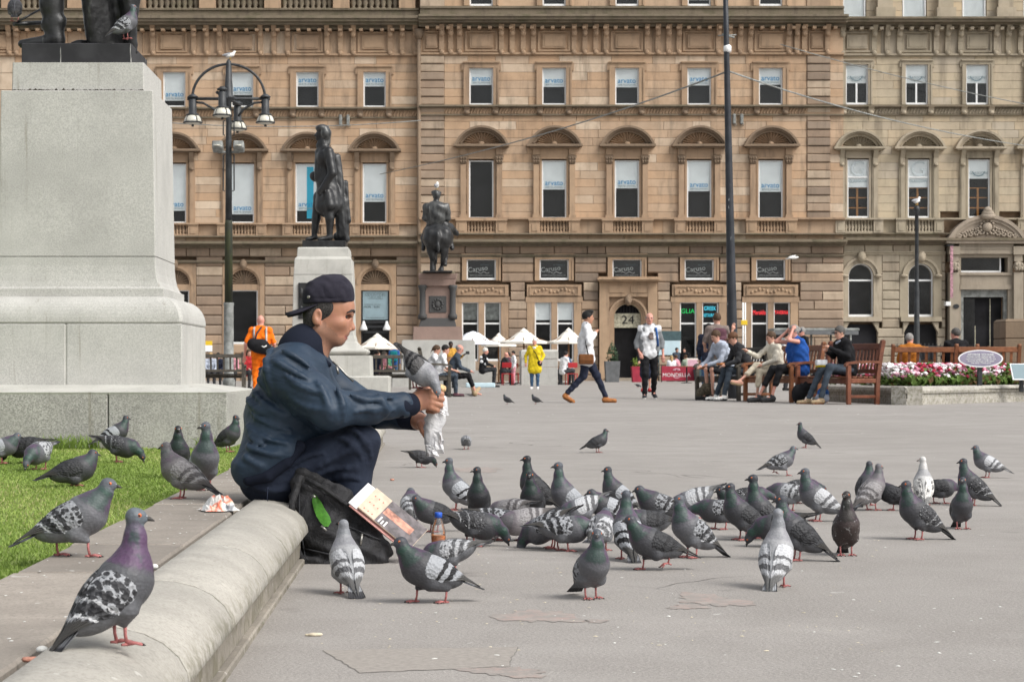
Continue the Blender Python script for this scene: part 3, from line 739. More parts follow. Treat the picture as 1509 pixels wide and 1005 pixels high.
def frieze(root, x0, x1, y0, y1, wins, bx, m, Yb, pw=17):
    for x in bx: add('cornice_bracket', bracket_mesh(y0 - 5, y1, m), root, (U(x), Yb, 0), world=True)
    def pn():
        mb = MB().mat(m); a, b = y0 + 8, y1 - 10
        for q in ((-pw - 7, -pw - 4, a - 5, b + 5), (pw + 4, pw + 7, a - 5, b + 5), (-pw - 4, pw + 4, a - 5, a - 2.5), (-pw - 4, pw + 4, b + 2.5, b + 5)): pbox(mb, CX + q[0], CX + q[1], q[2], q[3], -.07, .1, 0)
        pbox(mb, CX - pw, CX + pw, a, b, -.1, .1, 0); pbox(mb, CX - pw + 3, CX + pw - 3, a + 2.5, b - 2.5, -.13, -.1, 0); return mb.mesh('frieze_panel')
    for x in wins: add('frieze_panel', cached(('fp', y0, y1, m, pw), pn), root, (U(x), Yb, 0), world=True)
def carved_band(root, x0, x1, y0, y1, Yb, m, step=4.6):
    """running leaf carving between the string courses"""
    mb = MB().mat(m); n = int((x1 - x0) / step)
    for i in range(n):
        x = U(x0 + (i + .5) * (x1 - x0) / n); z = (Zp(y0) + Zp(y1)) / 2; hh = (y1 - y0) * K * .36
        mb.rings([[Vector((x + dx + s * .05, -d + Yb, z + hh * s)) for dx, d in ((-.06, .0), (0, .07), (.06, .0))] for s in (-1, -.4, .4, 1)], False, False, False)
    o = add('carved_band', mb.mesh('carved_band'), root, world=True); return o
def console(root, x, y0, y1, Yb, m): add('console', cached(('con', y0, y1, m), lambda: MB().mat(m).rings([[Vector((a, b, z)) for a, b in ((-.15, -d), (.15, -d), (.15, .1), (-.15, .1))] for d, z in ((.08, Zp(y1)), (.22, Zp(y1) + .15), (.26, Zp(y0) - .1), (.38, Zp(y0)))], sm=False).sphere((0, -.2, Zp(y1) + .14), (.16, .12, .12), 6, 5).mesh('console')), root, (U(x), Yb, 0), world=True)

def building(label, cx, name='terrace_building'):
    return thing(name, label, 'building', (U(cx), YF, 0), 0, 'sandstone terrace buildings')
# ================= middle block
CB = building('tall orange sandstone block with five bays of company blinds and the arched door marked 24', 930)
Yb = YF - .35
add('wall', pbox(MB().mat('mortar'), 619, 1241, -60, 566, .47, 11, Yb).mesh('wall'), CB, world=True)
WX = [709, 816, 923, 1029, 1134]
opn = [(x - 19, x + 19, 100, 158) for x in WX] + [(x - 19, x + 19, 236, 324) for x in WX] + [(x - 18, x + 18, -60, 12) for x in WX]
blocks(CB, 'ashlar_block', 'ashlar', 655, 1187, 84, 325, 12.05, (38, 62), opn, Yb, mass='ashlar_mass', seed=3)
blocks(CB, 'parapet_block', 'ashlar', 655, 1187, -48, 12, 12, (30, 50), opn, Yb, seed=4)
blocks(CB, 'frieze_block', 'ashlar', 619, 1241, 43, 84, 40, (50, 80), [], Yb + .02, seed=5)
blocks(CB, 'plinth_block', 'ashlar', 619, 1241, 325, 357, 31, (45, 70), [], Yb, seed=6)
for (x0, x1) in ((619, 655), (1187, 1222)):
    for i in range(20):
        y0 = 84 + i * 12.05; pr = .05 if i % 2 else .1
        add('quoin_stone', cached(('q', i % 2), lambda: unit_block('quoin_stone', 'rustic', (.02, .1))), CB, (U(x0) + .01, Yb - pr, Zp(y0 + 12.05) + .01), scale=((x1 - x0) * K - .02, .5, 12.05 * K - .02), world=True)
    blocks(CB, 'corner_block', 'rustic', x0, x1, -48, 12, 12, (33, 40), [], Yb - .06, seed=7)
blocks(CB, 'edge_block', 'ashlar', 1222, 1241, -48, 325, 12.05, (17, 22), [], Yb + .05, seed=8)
gopn = [(x - 30, x + 30, 376, 420) for x in WX] + [(x - 43, x + 43, 418, 440) for x in WX if x != 923] + [(x - 40, x + 40, 440, 535) for x in WX if x != 923] + [(881, 968, 409, 566), (619, 1241, 375, 380)]
blocks(CB, 'rusticated_stone', 'rustic', 619, 1241, 362, 566, 13.6, (30, 55), gopn, Yb, ch=(.02, .13), gap=.02, proud=.06, seed=9)
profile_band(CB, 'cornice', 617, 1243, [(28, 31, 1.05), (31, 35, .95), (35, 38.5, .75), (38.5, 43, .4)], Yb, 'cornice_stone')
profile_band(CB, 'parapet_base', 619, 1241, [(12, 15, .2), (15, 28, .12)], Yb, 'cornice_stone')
def dentils(root, x0, x1, y0, y1, Yb, m, st):
    me = cached(('den', y0, y1, m), lambda: pbox(MB().mat(m), CX - 2.6, CX + 2.6, y0, y1, -.62, .1, 0).mesh('dentil')); n = int((x1 - x0) / st)
    for i in range(n): add('dentil', me, root, (U(x0 + (i + .5) * st), Yb, 0), world=True)
dentils(CB, 622, 1240, 43, 47, Yb, 'trim', 15.3)
bx = [651, 664, 677] + [x + d for x in (762.5, 869, 976, 1081) for d in (-24, -8, 8, 23)] + [1160, 1172, 1183, 1217]
frieze(CB, 619, 1241, 45, 83, WX, bx, 'trim', Yb)
add('frieze_panel', CACHE[('fp', 45, 83, 'trim', 17)], CB, (U(636), Yb, 0), scale=(.5, 1, 1), world=True); add('frieze_panel', CACHE[('fp', 45, 83, 'trim', 17)], CB, (U(1202), Yb, 0), scale=(.5, 1, 1), world=True)
profile_band(CB, 'string_course', 619, 1241, [(80, 82.5, .16), (82.5, 84, .08)], Yb, 'trim')
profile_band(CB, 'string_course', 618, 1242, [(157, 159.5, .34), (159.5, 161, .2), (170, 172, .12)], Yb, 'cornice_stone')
band(CB, 'string_course', 619, 1241, 161, 170, .08, Yb, 'trim'); carved_band(CB, 655, 1187, 161, 170, Yb - .08, 'trim')
for x in WX:
    for s in (-1, 1): console(CB, x + s * 21, 160.5, 172, Yb, 'dark_carving')
profile_band(CB, 'string_course', 618, 1242, [(322, 324.5, .30), (324.5, 326, .2)], Yb, 'trim')
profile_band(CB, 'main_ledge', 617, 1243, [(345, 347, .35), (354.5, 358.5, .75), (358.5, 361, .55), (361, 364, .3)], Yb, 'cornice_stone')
profile_band(CB, 'string_course', 619, 1241, [(376, 378, .2), (378, 380, .12)], Yb, 'cornice_stone')
blind_u = [.45, .50, .51, .46, .44]; blind_f = [0, .49, .47, .52, .53]
for i, x in enumerate(WX):
    window(CB, x, 102, 157, 17.5, Yb, blind_u[i], 'a'); surround(CB, x, 102, 157, 17.5, Yb, 'trim')
    window(CB, x, 238, 324, 18, Yb, blind_f[i], 'a' if blind_f[i] else None, frame='white_paint'); aedicule(CB, x, 236, 323, 18, Yb, 'trim', 216, 188, 40, 'pilaster')
    balcony(CB, x, 327, 345, 21, 16, Yb, 'trim', 9)
    window(CB, x, -50, 11, 17, Yb, .85 if x == 1029 else 0, 'a' if x == 1029 else None); surround(CB, x, -50, 11, 17, Yb, 'trim')
    # small upper windows of the ground floor with the dark advertising boards
    w = window(CB, x, 383, 413, 21.5, Yb, .86, None, blindmat='iron_black'); surround(CB, x, 383, 414, 21.5, Yb, 'trim', 7, 6, False)
    text('lettering', 'Caruso', .36, 'letter_white', w, (-.18, .112, Zp(397)), world=False, rot=Euler((R(90), R(-7), 0)))
    text('lettering', 'RISTORANTE', .11, 'letter_grey', w, (.28, .112, Zp(391)), world=False)
    text('lettering', 'www.carusoristorante.co.uk', .105, 'letter_white', w, (0, .112, Zp(406)), world=False)
    mb = MB().mat('letter_white').tube([(-.3 + .09 * q, .112, Zp(402.2) + .05 * math.sin(q * 1.6)) for q in range(9)], .012, 4); add('flourish', cached('flour', lambda: mb.mesh('flourish')), w)
    if x == 923: continue
    # carved panel
    mb = MB().mat('trim'); pbox(mb, CX - 40, CX + 40, 420, 437, -.10, .45, 0)
    for q in ((-36, 36, 422, 423.5), (-36, 36, 434, 435.5), (-36, -34.5, 423.5, 434), (34.5, 36, 423.5, 434)): pbox(mb, CX + q[0], CX + q[1], q[2], q[3], -.16, -.1, 0)
    for q in range(-5, 6):
        a = q * .2; zc = Zp(429) - .08 * math.cos(q * 1.2); mb.sphere((a, -.11, zc), (.08, .07, .06 + .05 * (q % 2)), 6, 4)
    add('carved_panel', cached('carvp', lambda: mb.mesh('carved_panel')), CB, (U(x), Yb, 0), world=True)
    band(CB, 'lintel', x - 42, x + 42, 438, 446, .09, Yb, 'trim', .4); 
    for s, (a, b) in zip((-1, 0, 1), ((-40, -28.5), (-4, 4.5), (29, 40))): band(CB, 'window_jamb', x + a, x + b, 446, 535, .07, Yb, 'trim', .4)
    for s in (-1, 1):
        neon = x > 1000
        w = window(CB, x + s * 16.3, 446, 532, 12.2, Yb, 0 if neon else .30, None, midbar=.36, blindmat='galvanised' if x == 709 else 'blind_white')
        if neon:
            lines = {(1029, -1): [('GLIA', .34, 'neon_green', 459, 1.)], (1029, 1): [('GREEK', .30, 'neon_blue', 455, .72), ('RESTAURANT', .26, 'neon_blue', 465, .42)],
                     (1134, -1): [('Meraklis', .34, 'neon_red', 461, .60)], (1134, 1): [('TAVERNA', .28, 'neon_red', 461, .58)]}[(x, s)]
            for tx, sz, m, yy, sx in lines: text('lettering', tx, sz, m, w, (0, .115, Zp(yy)), world=False, sx=sx)
    blocks(CB, 'base_stone', 'rustic', x - 42, x + 42, 532, 566, 13, (35, 50), [], Yb, ch=(.02, .13), gap=.02, proud=.06, seed=int(x))
# the door bay
dx = 924
d = thing  # noqa
mb = MB().mat('trim'); pbox(mb, 882, 896, 416, 564, -.3, .4, Yb); pbox(mb, 953, 967, 416, 564, -.3, .4, Yb); pbox(mb, 896, 953, 416, 438, -.28, .4, Yb)
pbox(mb, 880, 969, 409, 416, -.6, .4, Yb); pbox(mb, 878, 971, 411, 413.5, -.75, -.6, Yb)
for q in ((-28, -4, 422, 432), (4, 28, 422, 432)): pbox(mb, dx + q[0], dx + q[1], q[2], q[3], -.33, -.28, Yb)
add('door_bay', mb.mesh('door_bay'), CB, world=True)
mb = MB().mat('trim'); ax, az = U(dx), Zp(468)
for r0, r1, dd in ((20, 23, -.12), (23, 26, -.2), (26, 29, -.28)): mb.arc(ax, az, r0 * K, r1 * K, 0, math.pi, Yb + dd, Yb + .4, 16)
for s in (-1, 1):
    for r0, r1, dd in ((20, 23, -.12), (23, 26, -.2), (26, 29, -.28)): a, b = dx + s * r0, dx + s * r1; pbox(mb, min(a, b), max(a, b), 468, 564, dd, .4, Yb)
# spandrels
for s in (-1, 1):
    poly = [(ax + s * 29 * K * math.cos(a), az + 29 * K * math.sin(a)) for a in [math.pi / 2 * i / 8 for i in range(9)]] + [(ax, Zp(438)), (ax + s * 29 * K, Zp(438))]
    mb.prism(poly, Yb - .05, Yb + .4)
add('door_arch', mb.mesh('door_arch'), CB, world=True)
mb = MB().mat('dark_carving'); mb.sphere((ax, Yb - .36, Zp(443)), (.2, .16, .3), 10, 7); mb.sphere((ax, Yb - .45, Zp(445)), (.1, .12, .12), 8, 5); add('keystone_head', mb.mesh('keystone_head'), CB, world=True)
door = add('doorway', MB().mat('room_dark').box(U(903), U(945), Yb + .40, Yb + .46, Zp(564), Zp(445)).mesh('doorway'), CB, world=True)
simple('brass_panel', (.42, .40, .30), .45, .35, 9, spec=.5)
add('number_panel', MB().mat('brass_panel').box(U(903.5), U(944.5), Yb + .25, Yb + .30, Zp(483), Zp(462)).mesh('number_panel'), door, world=True)
text('lettering', '24', .62, 'letter_black', door, (U(925), Yb + .225, Zp(472)), sx=1.15, extrude=.01)
mb = MB().mat('iron_black')
for i in range(9):
    xx = 906 + i * 4.4; top = 468 - math.sqrt(max(4, 400 - (xx - dx) ** 2)); mb.tube([(U(xx), Yb + .28, Zp(462)), (U(xx), Yb + .28, Zp(top))], .018, 5)
add('fanlight_bars', mb.mesh('fanlight_bars'), door, world=True)
add('gilt_rim', MB().mat('brass_panel').arc(ax, az, 19.2 * K, 20 * K, 0, math.pi, Yb + .1, Yb + .2, 16).mesh('gilt_rim'), door, world=True)
add('doorstep', MB().mat('portal_stone').box(U(890), U(958), Yb - .9, Yb + 1.4, 0, .16).mesh('doorstep'), CB, world=True)
for x in (1085, 1075.5):
    pass
# grey boxes fixed to the wall
def cable_box(x, y0, root, n):
    mb = MB().mat('galvanised').cbox(U(x - 2.3), U(x + 2.3), Yb - .22, Yb, Zp(y0 + 15), Zp(y0), .03); pbox(mb, x - .4, x + .4, y0 - 12, y0, -.06, 0, Yb)
    mb.tube([(U(x), Yb - .1, Zp(y0 + 15)), (U(x + .6), Yb - .1, Zp(y0 + 18)), (U(x + 3), Yb - .1, Zp(y0 + 17)), (U(x + 3), Yb - .1, Zp(y0 + 14))], .02, 5); add('junction_box', mb.mesh('junction_box'), root, world=True)
cable_box(1091, 170, CB, 0); cable_box(1080, 170, CB, 0)
# drainpipe between the blocks
add('drainpipe', MB().mat('dark_carving').tube([(U(617.5), Yb - .12, 0.02), (U(617.5), Yb - .12, Zp(46))], .1, 8).lathe([(.13, 0), (.25, .3), (.25, .5)], (U(617.5), Yb - .14, Zp(60)), 8).mesh('drainpipe'), CB, world=True)

# ================= left block
LB = building('orange sandstone block behind the big pedestal with a pillared roof parapet', 400)
Yb = YF
add('wall', pbox(MB().mat('mortar'), -120, 618.5, -60, 566, .47, 11, Yb).mesh('wall'), LB, world=True)
LX = [257, 357, 453, 552]
opn = [(x - 17, x + 17, 104, 160) for x in LX] + [(x - 19, x + 19, 240, 330) for x in LX]
blocks(LB, 'ashlar_block', 'ashlar', 180, 616, 83, 332, 12.05, (38, 62), opn, Yb, mass='ashlar_mass', seed=13)
blocks(LB, 'far_block', 'ashlar', -110, 180, 83, 332, 24.1, (70, 110), [], Yb, seed=14)
blocks(LB, 'frieze_block', 'ashlar', -110, 616, 46, 83, 40, (50, 80), [], Yb + .02, seed=15)
blocks(LB, 'plinth_block', 'ashlar', 180, 616, 332, 357, 25, (45, 70), [], Yb, seed=16)
gopn = [(x - 31, x + 31, 385, 566) for x in (258, 359, 553)] + [(180, 617, 384, 389)]
blocks(LB, 'rusticated_stone', 'rustic', 180, 617, 364, 566, 14.4, (40, 60), gopn, Yb, ch=(.015, .13), gap=.025, proud=.06, seed=17)
for x in (258, 359, 553):
    blocks(LB, 'window_border', 'ashlar', x - 31, x + 31, 388, 416, 14, (28, 34), [(x - 27, x + 27, 391, 420)], Yb, seed=x)
profile_band(LB, 'cornice', -110, 616, [(28, 32, 1.0), (32, 36, .9), (36, 40, .7), (40, 45, .35)], Yb, 'cornice_stone')
profile_band(LB, 'parapet_base', -110, 617, [(13.5, 16, .2), (16, 28, .1)], Yb, 'cornice_stone')
dentils(LB, 20, 616, 45, 48.5, Yb, 'trim', 15.3)
lb = [14, 25] + [226, 286, 305, 324, 384, 404, 424, 482, 502, 521, 575, 593, 612]
frieze(LB, 0, 616, 45, 83, [0, 253, 356, 453, 550], lb, 'trim', Yb, 16)
profile_band(LB, 'string_course', -110, 616, [(80, 82.5, .16), (82.5, 84, .08)], Yb, 'trim')
profile_band(LB, 'string_course', 180, 616, [(159, 161.5, .34), (161.5, 163, .2), (173, 175, .12)], Yb, 'cornice_stone')
band(LB, 'string_course', 180, 616, 163, 173, .08, Yb, 'trim'); carved_band(LB, 180, 616, 163, 173, Yb - .08, 'trim')
profile_band(LB, 'string_course', 180, 616, [(329, 331, .3)], Yb, 'trim')
profile_band(LB, 'main_ledge', 180, 616, [(348, 350, .35), (357, 360.5, .75), (360.5, 363, .5), (363, 366, .28)], Yb, 'cornice_stone')
profile_band(LB, 'string_course', 180, 617, [(384, 386.5, .2), (386.5, 388.5, .12)], Yb, 'cornice_stone')
bu = [.80, .64, .40, .40]; bf = [.78, .84, .78, .63]
for i, x in enumerate(LX):
    window(LB, x, 106.5, 159, 16.5, Yb, bu[i], 'a'); surround(LB, x, 106.5, 159, 16.5, Yb, 'trim')
    for s in (-1, 1): console(LB, x + s * 21, 162, 175, Yb, 'dark_carving')
    w = window(LB, x, 242, 330, 17.5, Yb, bf[i], 'a'); aedicule(LB, x, 240, 329, 17.5, Yb, 'trim', 222, 196, 38, 'console')
    if x == 453: add('banner', pbox(MB().mat('blind_blue'), CX - 1, CX + 9, 246, 322, .113, .119, 0).mesh('banner'), w)
    balcony(LB, x, 332, 348, 21, 15, Yb, 'trim', 9)
# roof parapet: pedestals and balusters
bmesh_ = baluster_mesh(.9, 'cornice_stone', .16)
ped = [-60, 15, 112, 203, 306, 402, 503, 600]
for p in ped: band(LB, 'parapet_pedestal', p - 12, p + 12, -16, 13.5, .22, Yb, 'trim', .5)
band(LB, 'parapet_rail', -110, 617, -17, -11, .2, Yb, 'cornice_stone', .5)
for a, b in zip(ped, ped[1:]):
    n = int((b - a - 26) / 8)
    for i in range(n): add('baluster', bmesh_, LB, (U(a + 13 + (b - a - 26) * (i + .5) / n), Yb + .15, Zp(13.5)), world=True)
add('roof_wall', pbox(MB().mat('blind_white'), -110, 617, -60, 13, 3.0, 3.2, Yb).mesh('roof_wall'), LB, world=True)
# ground floor arches with shells
for x in (258, 359, 553):
    mb = MB().mat('trim'); ax, az = U(x), Zp(419)
    for r0, r1, dd in ((21, 24, -.05), (24, 28, -.12)): mb.arc(ax, az, r0 * K, r1 * K, 0, math.pi, Yb + dd, Yb + .4, 16)
    for s in (-1, 1):
        for r0, r1, dd in ((21, 24, -.05), (24, 31, -.08)): a, b = x + s * r0, x + s * r1; pbox(mb, min(a, b), max(a, b), 419, 566, dd, .4, Yb)
        poly = [(ax + s * 28 * K * math.cos(a), az + 28 * K * math.sin(a)) for a in [math.pi / 2 * i / 8 for i in range(9)]] + [(ax, Zp(388.6)), (ax + s * 31 * K, Zp(388.6)), (ax + s * 31 * K, az)]
        mb.prism(poly, Yb - .03, Yb + .4)
    pbox(mb, x - 21, x + 21, 419, 428, -.02, .4, Yb)
    a_ = add('arch_surround', mb.mesh('arch_surround'), LB, world=True)
    mb = MB().mat('dark_carving'); n = 13; rr = 21 * K
    for i in range(n):
        a0, a1 = math.pi * i / n, math.pi * (i + 1) / n; am = (a0 + a1) / 2
        mb._add([(ax, Yb + .12, az), (ax + rr * math.cos(a0), Yb + .2, az + rr * math.sin(a0)), (ax + rr * math.cos(am), Yb + .04, az + rr * math.sin(am)), (ax + rr * math.cos(a1), Yb + .2, az + rr * math.sin(a1))], [(0, 1, 2), (0, 2, 3)])
    add('shell', mb.mesh('shell'), a_, world=True)
    mb = MB().mat('dark_carving'); mb.sphere((ax, Yb - .22, Zp(390)), (.2, .18, .28), 8, 6); mb.sphere((ax, Yb - .32, Zp(392)), (.09, .1, .1), 6, 4); add('keystone_head', mb.mesh('keystone_head'), a_, world=True)
window(LB, 258, 428, 520, 21, Yb); window(LB, 359, 428, 507, 21, Yb)
blocks(LB, 'base_stone', 'rustic', 228, 390, 507, 566, 14.4, (40, 50), [], Yb, ch=(.015, .13), gap=.025, proud=.06, seed=21)
w = window(LB, 553, 426, 560, 21, Yb, .33, None, blindmat='iron_black', frame='iron_black')
simple('sign_blue', (.50, .64, .70), .6, .05, 3)
add('notice', pbox(MB().mat('sign_blue'), CX - 18.5, CX + 18.5, 429, 471, .116, .121, 0).mesh('notice'), w)
text('lettering', 'COUNTING', .20, 'letter_grey', w, (0, .113, Zp(434.5)), world=False); text('lettering', 'HOUSE', .20, 'letter_grey', w, (0, .113, Zp(438.5)), world=False)
text('lettering', 'OPENING HOURS', .11, 'letter_grey', w, (-.15, .113, Zp(449)), world=False); text('lettering', 'MON - SUN', .16, 'letter_black', w, (-.2, .113, Zp(452.5)), world=False)
text('lettering', 'www.thecountinghouse.com', .085, 'letter_black', w, (0, .113, Zp(468)), world=False)
mb = MB().mat('letter_grey')
for q in ((-11, 11, 431, 431.4), (-11, 11, 440.6, 441), (-11, -10.6, 431.4, 440.6), (10.6, 11, 431.4, 440.6)): pbox(mb, CX + q[0], CX + q[1], q[2], q[3], .112, .1145, 0)
add('notice_border', mb.mesh('notice_border'), w)
mb = MB().mat('iron_black')
for y in (473, 480, 488): pbox(mb, CX - 20, CX + 20, y, y + 3, .02, .06, 0)
add('fascia_rail', mb.mesh('fascia_rail'), w)
for s in (-1, 1): add('wall_lamp', MB().mat('white_paint').lathe([(.05, .5), (.09, .35), (.2, .1), (.2, 0)][::-1], (U(553 + s * 17), Yb - .1, Zp(487)), 8).mesh('wall_lamp'), w, world=True)
mb = MB().mat('blind_white'); pbox(mb, 303, 313, 509, 518, -.1, -.06, Yb); mb.mat('neon_yellow' if 'neon_yellow' in MATS else simple('sign_yellow', (.70, .48, .03), .5, .05, 3).name); pbox(mb, 303, 313, 502.5, 509, -.1, -.06, Yb)
add('wall_notice', mb.mesh('wall_notice'), LB, world=True)
cable_box(502, 170, LB, 0); cable_box(513, 170, LB, 0)

# ================= right block (paler stone)
RB = building('pale grey sandstone block with arched ground windows and a carved portal, on the right', 1400)
Yb = YF - .1
add('wall', pbox(MB().mat('mortar'), 1242, 1640, -60, 566, .47, 11, Yb).mesh('wall'), RB, world=True)
RX = [1262, 1350, 1439, 1530]; RF = [1264, 1353, 1442, 1532]
opn = [(x - 17, x + 17, 94, 156) for x in RX] + [(x - 18, x + 18, 234, 324) for x in RF] + [(x - 18, x + 18, -60, 29) for x in (1258, 1347, 1435, 1525)] + [(1385, 1640, 314, 360)]
blocks(RB, 'ashlar_block', 'ashlar_pale', 1242, 1600, 84, 324, 12.05, (34, 56), opn, Yb, mass='ashlar_pale_mass', seed=23)
blocks(RB, 'parapet_block', 'ashlar_pale', 1242, 1600, -48, 30, 13, (25, 40), opn, Yb, seed=24)
blocks(RB, 'frieze_block', 'ashlar_pale', 1242, 1600, 43, 84, 40, (50, 80), [], Yb + .02, seed=25)
blocks(RB, 'plinth_block', 'ashlar_pale', 1242, 1600, 324, 352, 27, (40, 60), opn, Yb, seed=26)
gopn = [(x - 31, x + 31, 376, 478) for x in (1268, 1356)] + [(1392, 1508, 355, 566)] + [(1242, 1600, 371, 376)] + [(x - 24, x + 24, 478, 530) for x in (1268, 1356)]
blocks(RB, 'rusticated_stone', 'rustic_pale', 1242, 1600, 360, 566, 13.6, (28, 45), gopn, Yb, ch=(.02, .12), gap=.02, proud=.05, seed=27)
profile_band(RB, 'cornice', 1242, 1600, [(30, 33, 1.0), (33, 37, .9), (37, 40, .6), (40, 43, .35)], Yb, 'cornice_stone')
dentils(RB, 1244, 1590, 43, 47, Yb, 'trim_pale', 14.7)
frieze(RB, 1242, 1600, 45, 83, RX, [1236 + 4, 1287, 1306, 1324, 1378, 1395, 1414, 1466, 1484, 1502], 'trim_pale', Yb, 15)
profile_band(RB, 'string_course', 1242, 1600, [(80.5, 83, .16), (83, 84.5, .08)], Yb, 'trim_pale')
profile_band(RB, 'string_course', 1242, 1600, [(156, 159, .34), (159, 160.5, .2), (169, 171, .12)], Yb, 'cornice_stone')
band(RB, 'string_course', 1242, 1600, 160.5, 169, .08, Yb, 'trim_pale'); carved_band(RB, 1242, 1560, 160.5, 169, Yb - .08, 'trim_pale')
profile_band(RB, 'string_course', 1242, 1600, [(322, 324.5, .3)], Yb, 'trim_pale')
profile_band(RB, 'main_ledge', 1242, 1600, [(344, 346, .3), (352, 355.5, .7), (355.5, 358, .5), (358, 361, .28)], Yb, 'cornice_stone')
profile_band(RB, 'string_course', 1242, 1392, [(371, 373, .16), (373, 376, .1)], Yb, 'trim_pale')
for i, x in enumerate(RX):
    window(RB, x, 96, 155, 16.5, Yb, .46, 'g', bars=1); surround(RB, x, 96, 155, 16.5, Yb, 'trim_pale', 6, 5)
    for s in (-1, 1): console(RB, x + s * 20, 159, 171, Yb, 'trim_pale')
for i, x in enumerate(RF):
    window(RB, x, 236, 322, 16, Yb, .47 if i < 2 else .32, 'G' if i < 2 else 'g', oakbars=True); aedicule(RB, x, 234, 322, 16, Yb, 'trim_pale', 219, 193, 37, 'console')
    if i < 2 or i == 3: balcony(RB, x, 325, 344, 21, 14, Yb, 'trim_pale', 9)
for x in (1258, 1347, 1435, 1525):
    window(RB, x, -50, 29, 17, Yb, .97, None, blindmat='blind_white')
    band(RB, 'pilaster_base', x + 30, x + 58, 14, 28, .5, Yb, 'trim_pale'); band(RB, 'pilaster', x + 33, x + 55, -50, 14, .35, Yb, 'trim_pale')
# arched ground floor windows
for x in (1268, 1356):
    az = Zp(407); ax = U(x); mb = MB().mat('trim_pale')
    mb.arc(ax, az, 18.5 * K, 24 * K, 0, math.pi, Yb - .1, Yb + .4, 16); mb.arc(ax, az, 24 * K, 27.5 * K, 0, math.pi, Yb - .18, Yb + .4, 16)
    for s in (-1, 1):
        a, b = x + s * 18.5, x + s * 31; pbox(mb, min(a, b), max(a, b), 407, 472, -.06, .4, Yb)
        poly = [(ax + s * 27.5 * K * math.cos(a), az + 27.5 * K * math.sin(a)) for a in [math.pi / 2 * i / 8 for i in range(9)]] + [(ax, Zp(376.2)), (ax + s * 31 * K, Zp(376.2)), (ax + s * 31 * K, az)]
        mb.prism(poly, Yb - .02, Yb + .4)
        mb.sphere((ax + s * 25 * K, Yb - .2, Zp(407)), (.22, .12, .1), 8, 5)
    pbox(mb, x - 30, x + 30, 467, 474, -.22, .4, Yb)
    a_ = add('arch_surround', mb.mesh('arch_surround'), RB, world=True)
    mb = MB().mat('trim_pale').sphere((ax, Yb - .25, Zp(379)), (.24, .2, .3), 8, 6).sphere((ax, Yb - .35, Zp(381)), (.1, .1, .12), 6, 4); add('keystone_head', mb.mesh('keystone_head'), a_, world=True)
    mb = MB().mat('white_paint'); mb.arc(ax, az, 16.8 * K, 18.5 * K, 0, math.pi, Yb + .14, Yb + .24, 16)
    for q in ((-18.5, -16.8, 407, 467), (16.8, 18.5, 407, 467), (-16.8, 16.8, 463.5, 467), (-16.8, 16.8, 412, 414.5)): pbox(mb, x + q[0], x + q[1], q[2], q[3], .14, .24, Yb)
    w = add('arched_window', mb.mesh('arched_window'), RB, world=True)
    poly = [(ax + 16.8 * K * math.cos(math.pi * i / 14), az + 16.8 * K * math.sin(math.pi * i / 14)) for i in range(15)] + [(U(x - 16.8), Zp(464)), (U(x + 16.8), Zp(464))]
    add('pane', MB().mat('glass').prism(poly, Yb + .19, Yb + .20).mesh('pane'), w, world=True)
    add('room', MB().mat('room_dark').prism(poly, Yb + .44, Yb + .465).mesh('room'), w, world=True)
    band(RB, 'basement_recess', x - 24, x + 24, 478, 530, -.2, Yb, 'room_dark', .3)
    for s in (-1, 1): add('corbel', MB().mat('trim_pale').prism([(U(x + s * 26), Zp(475)), (U(x + s * 17), Zp(475)), (U(x + s * 22), Zp(484)), (U(x + s * 26), Zp(492))], Yb - .1, Yb + .18).mesh('corbel'), RB, world=True)
# carved portal
PX = 1450; mb = MB().mat('portal_stone')
for s in (-1, 1):
    a, b = PX + s * 40, PX + s * 54; x0, x1 = min(a, b), max(a, b); pbox(mb, x0, x1, 402, 566, -.45, .4, Yb); pbox(mb, x0 - 1, x1 + 1, 364, 376, -.5, .4, Yb); pbox(mb, x0 + 1, x1 - 1, 376, 386, -.4, .4, Yb)
    pbox(mb, x0 - 2, x1 + 2, 545, 566, -.55, .4, Yb)
pbox(mb, PX - 40, PX + 40, 360, 375, -.38, .4, Yb); pbox(mb, PX - 40, PX + 40, 366, 368, -.42, -.38, Yb)
pbox(mb, PX - 40, PX - 36, 375, 566, -.2, .4, Yb); pbox(mb, PX + 33, PX + 40, 375, 566, -.2, .4, Yb); pbox(mb, PX - 36, PX + 33, 402, 420, -.22, .4, Yb); pbox(mb, PX - 38, PX + 38, 403, 406, -.32, -.22, Yb); pbox(mb, PX - 36, PX + 33, 375, 380, -.2, .4, Yb)
pbox(mb, PX - 38, PX + 38, 420, 427, -.28, .4, Yb)
portal = add('portal', mb.mesh('portal'), RB, world=True)
mb = MB().mat('portal_stone')
for s in (-1, 1):
    for i in range(3):
        for j in range(2): mb.sphere((U(PX + s * 47 - 4 + 4 * i), Yb - .5, Zp(397 - j * 6)), (.1, .1, .12), 6, 5)
    mb.sphere((U(PX + s * 47), Yb - .4, Zp(393)), (.3, .2, .25), 8, 5)
add('portal_capitals', mb.mesh('portal_capitals'), portal, world=True)
mb = MB().mat('portal_stone'); h = 40 * K; w_ = 60 * K; r_ = (h * h + w_ * w_) / (2 * h); cz = Zp(318) - r_; aa = math.asin(w_ / r_)
mb.arc(U(PX), cz, r_ - .18, r_, math.pi / 2 - aa, math.pi / 2 + aa, Yb - .62, Yb + .3, 20); mb.arc(U(PX), cz, r_ - .34, r_ - .18, math.pi / 2 - aa * .95, math.pi / 2 + aa * .95, Yb - .54, Yb + .3, 20)
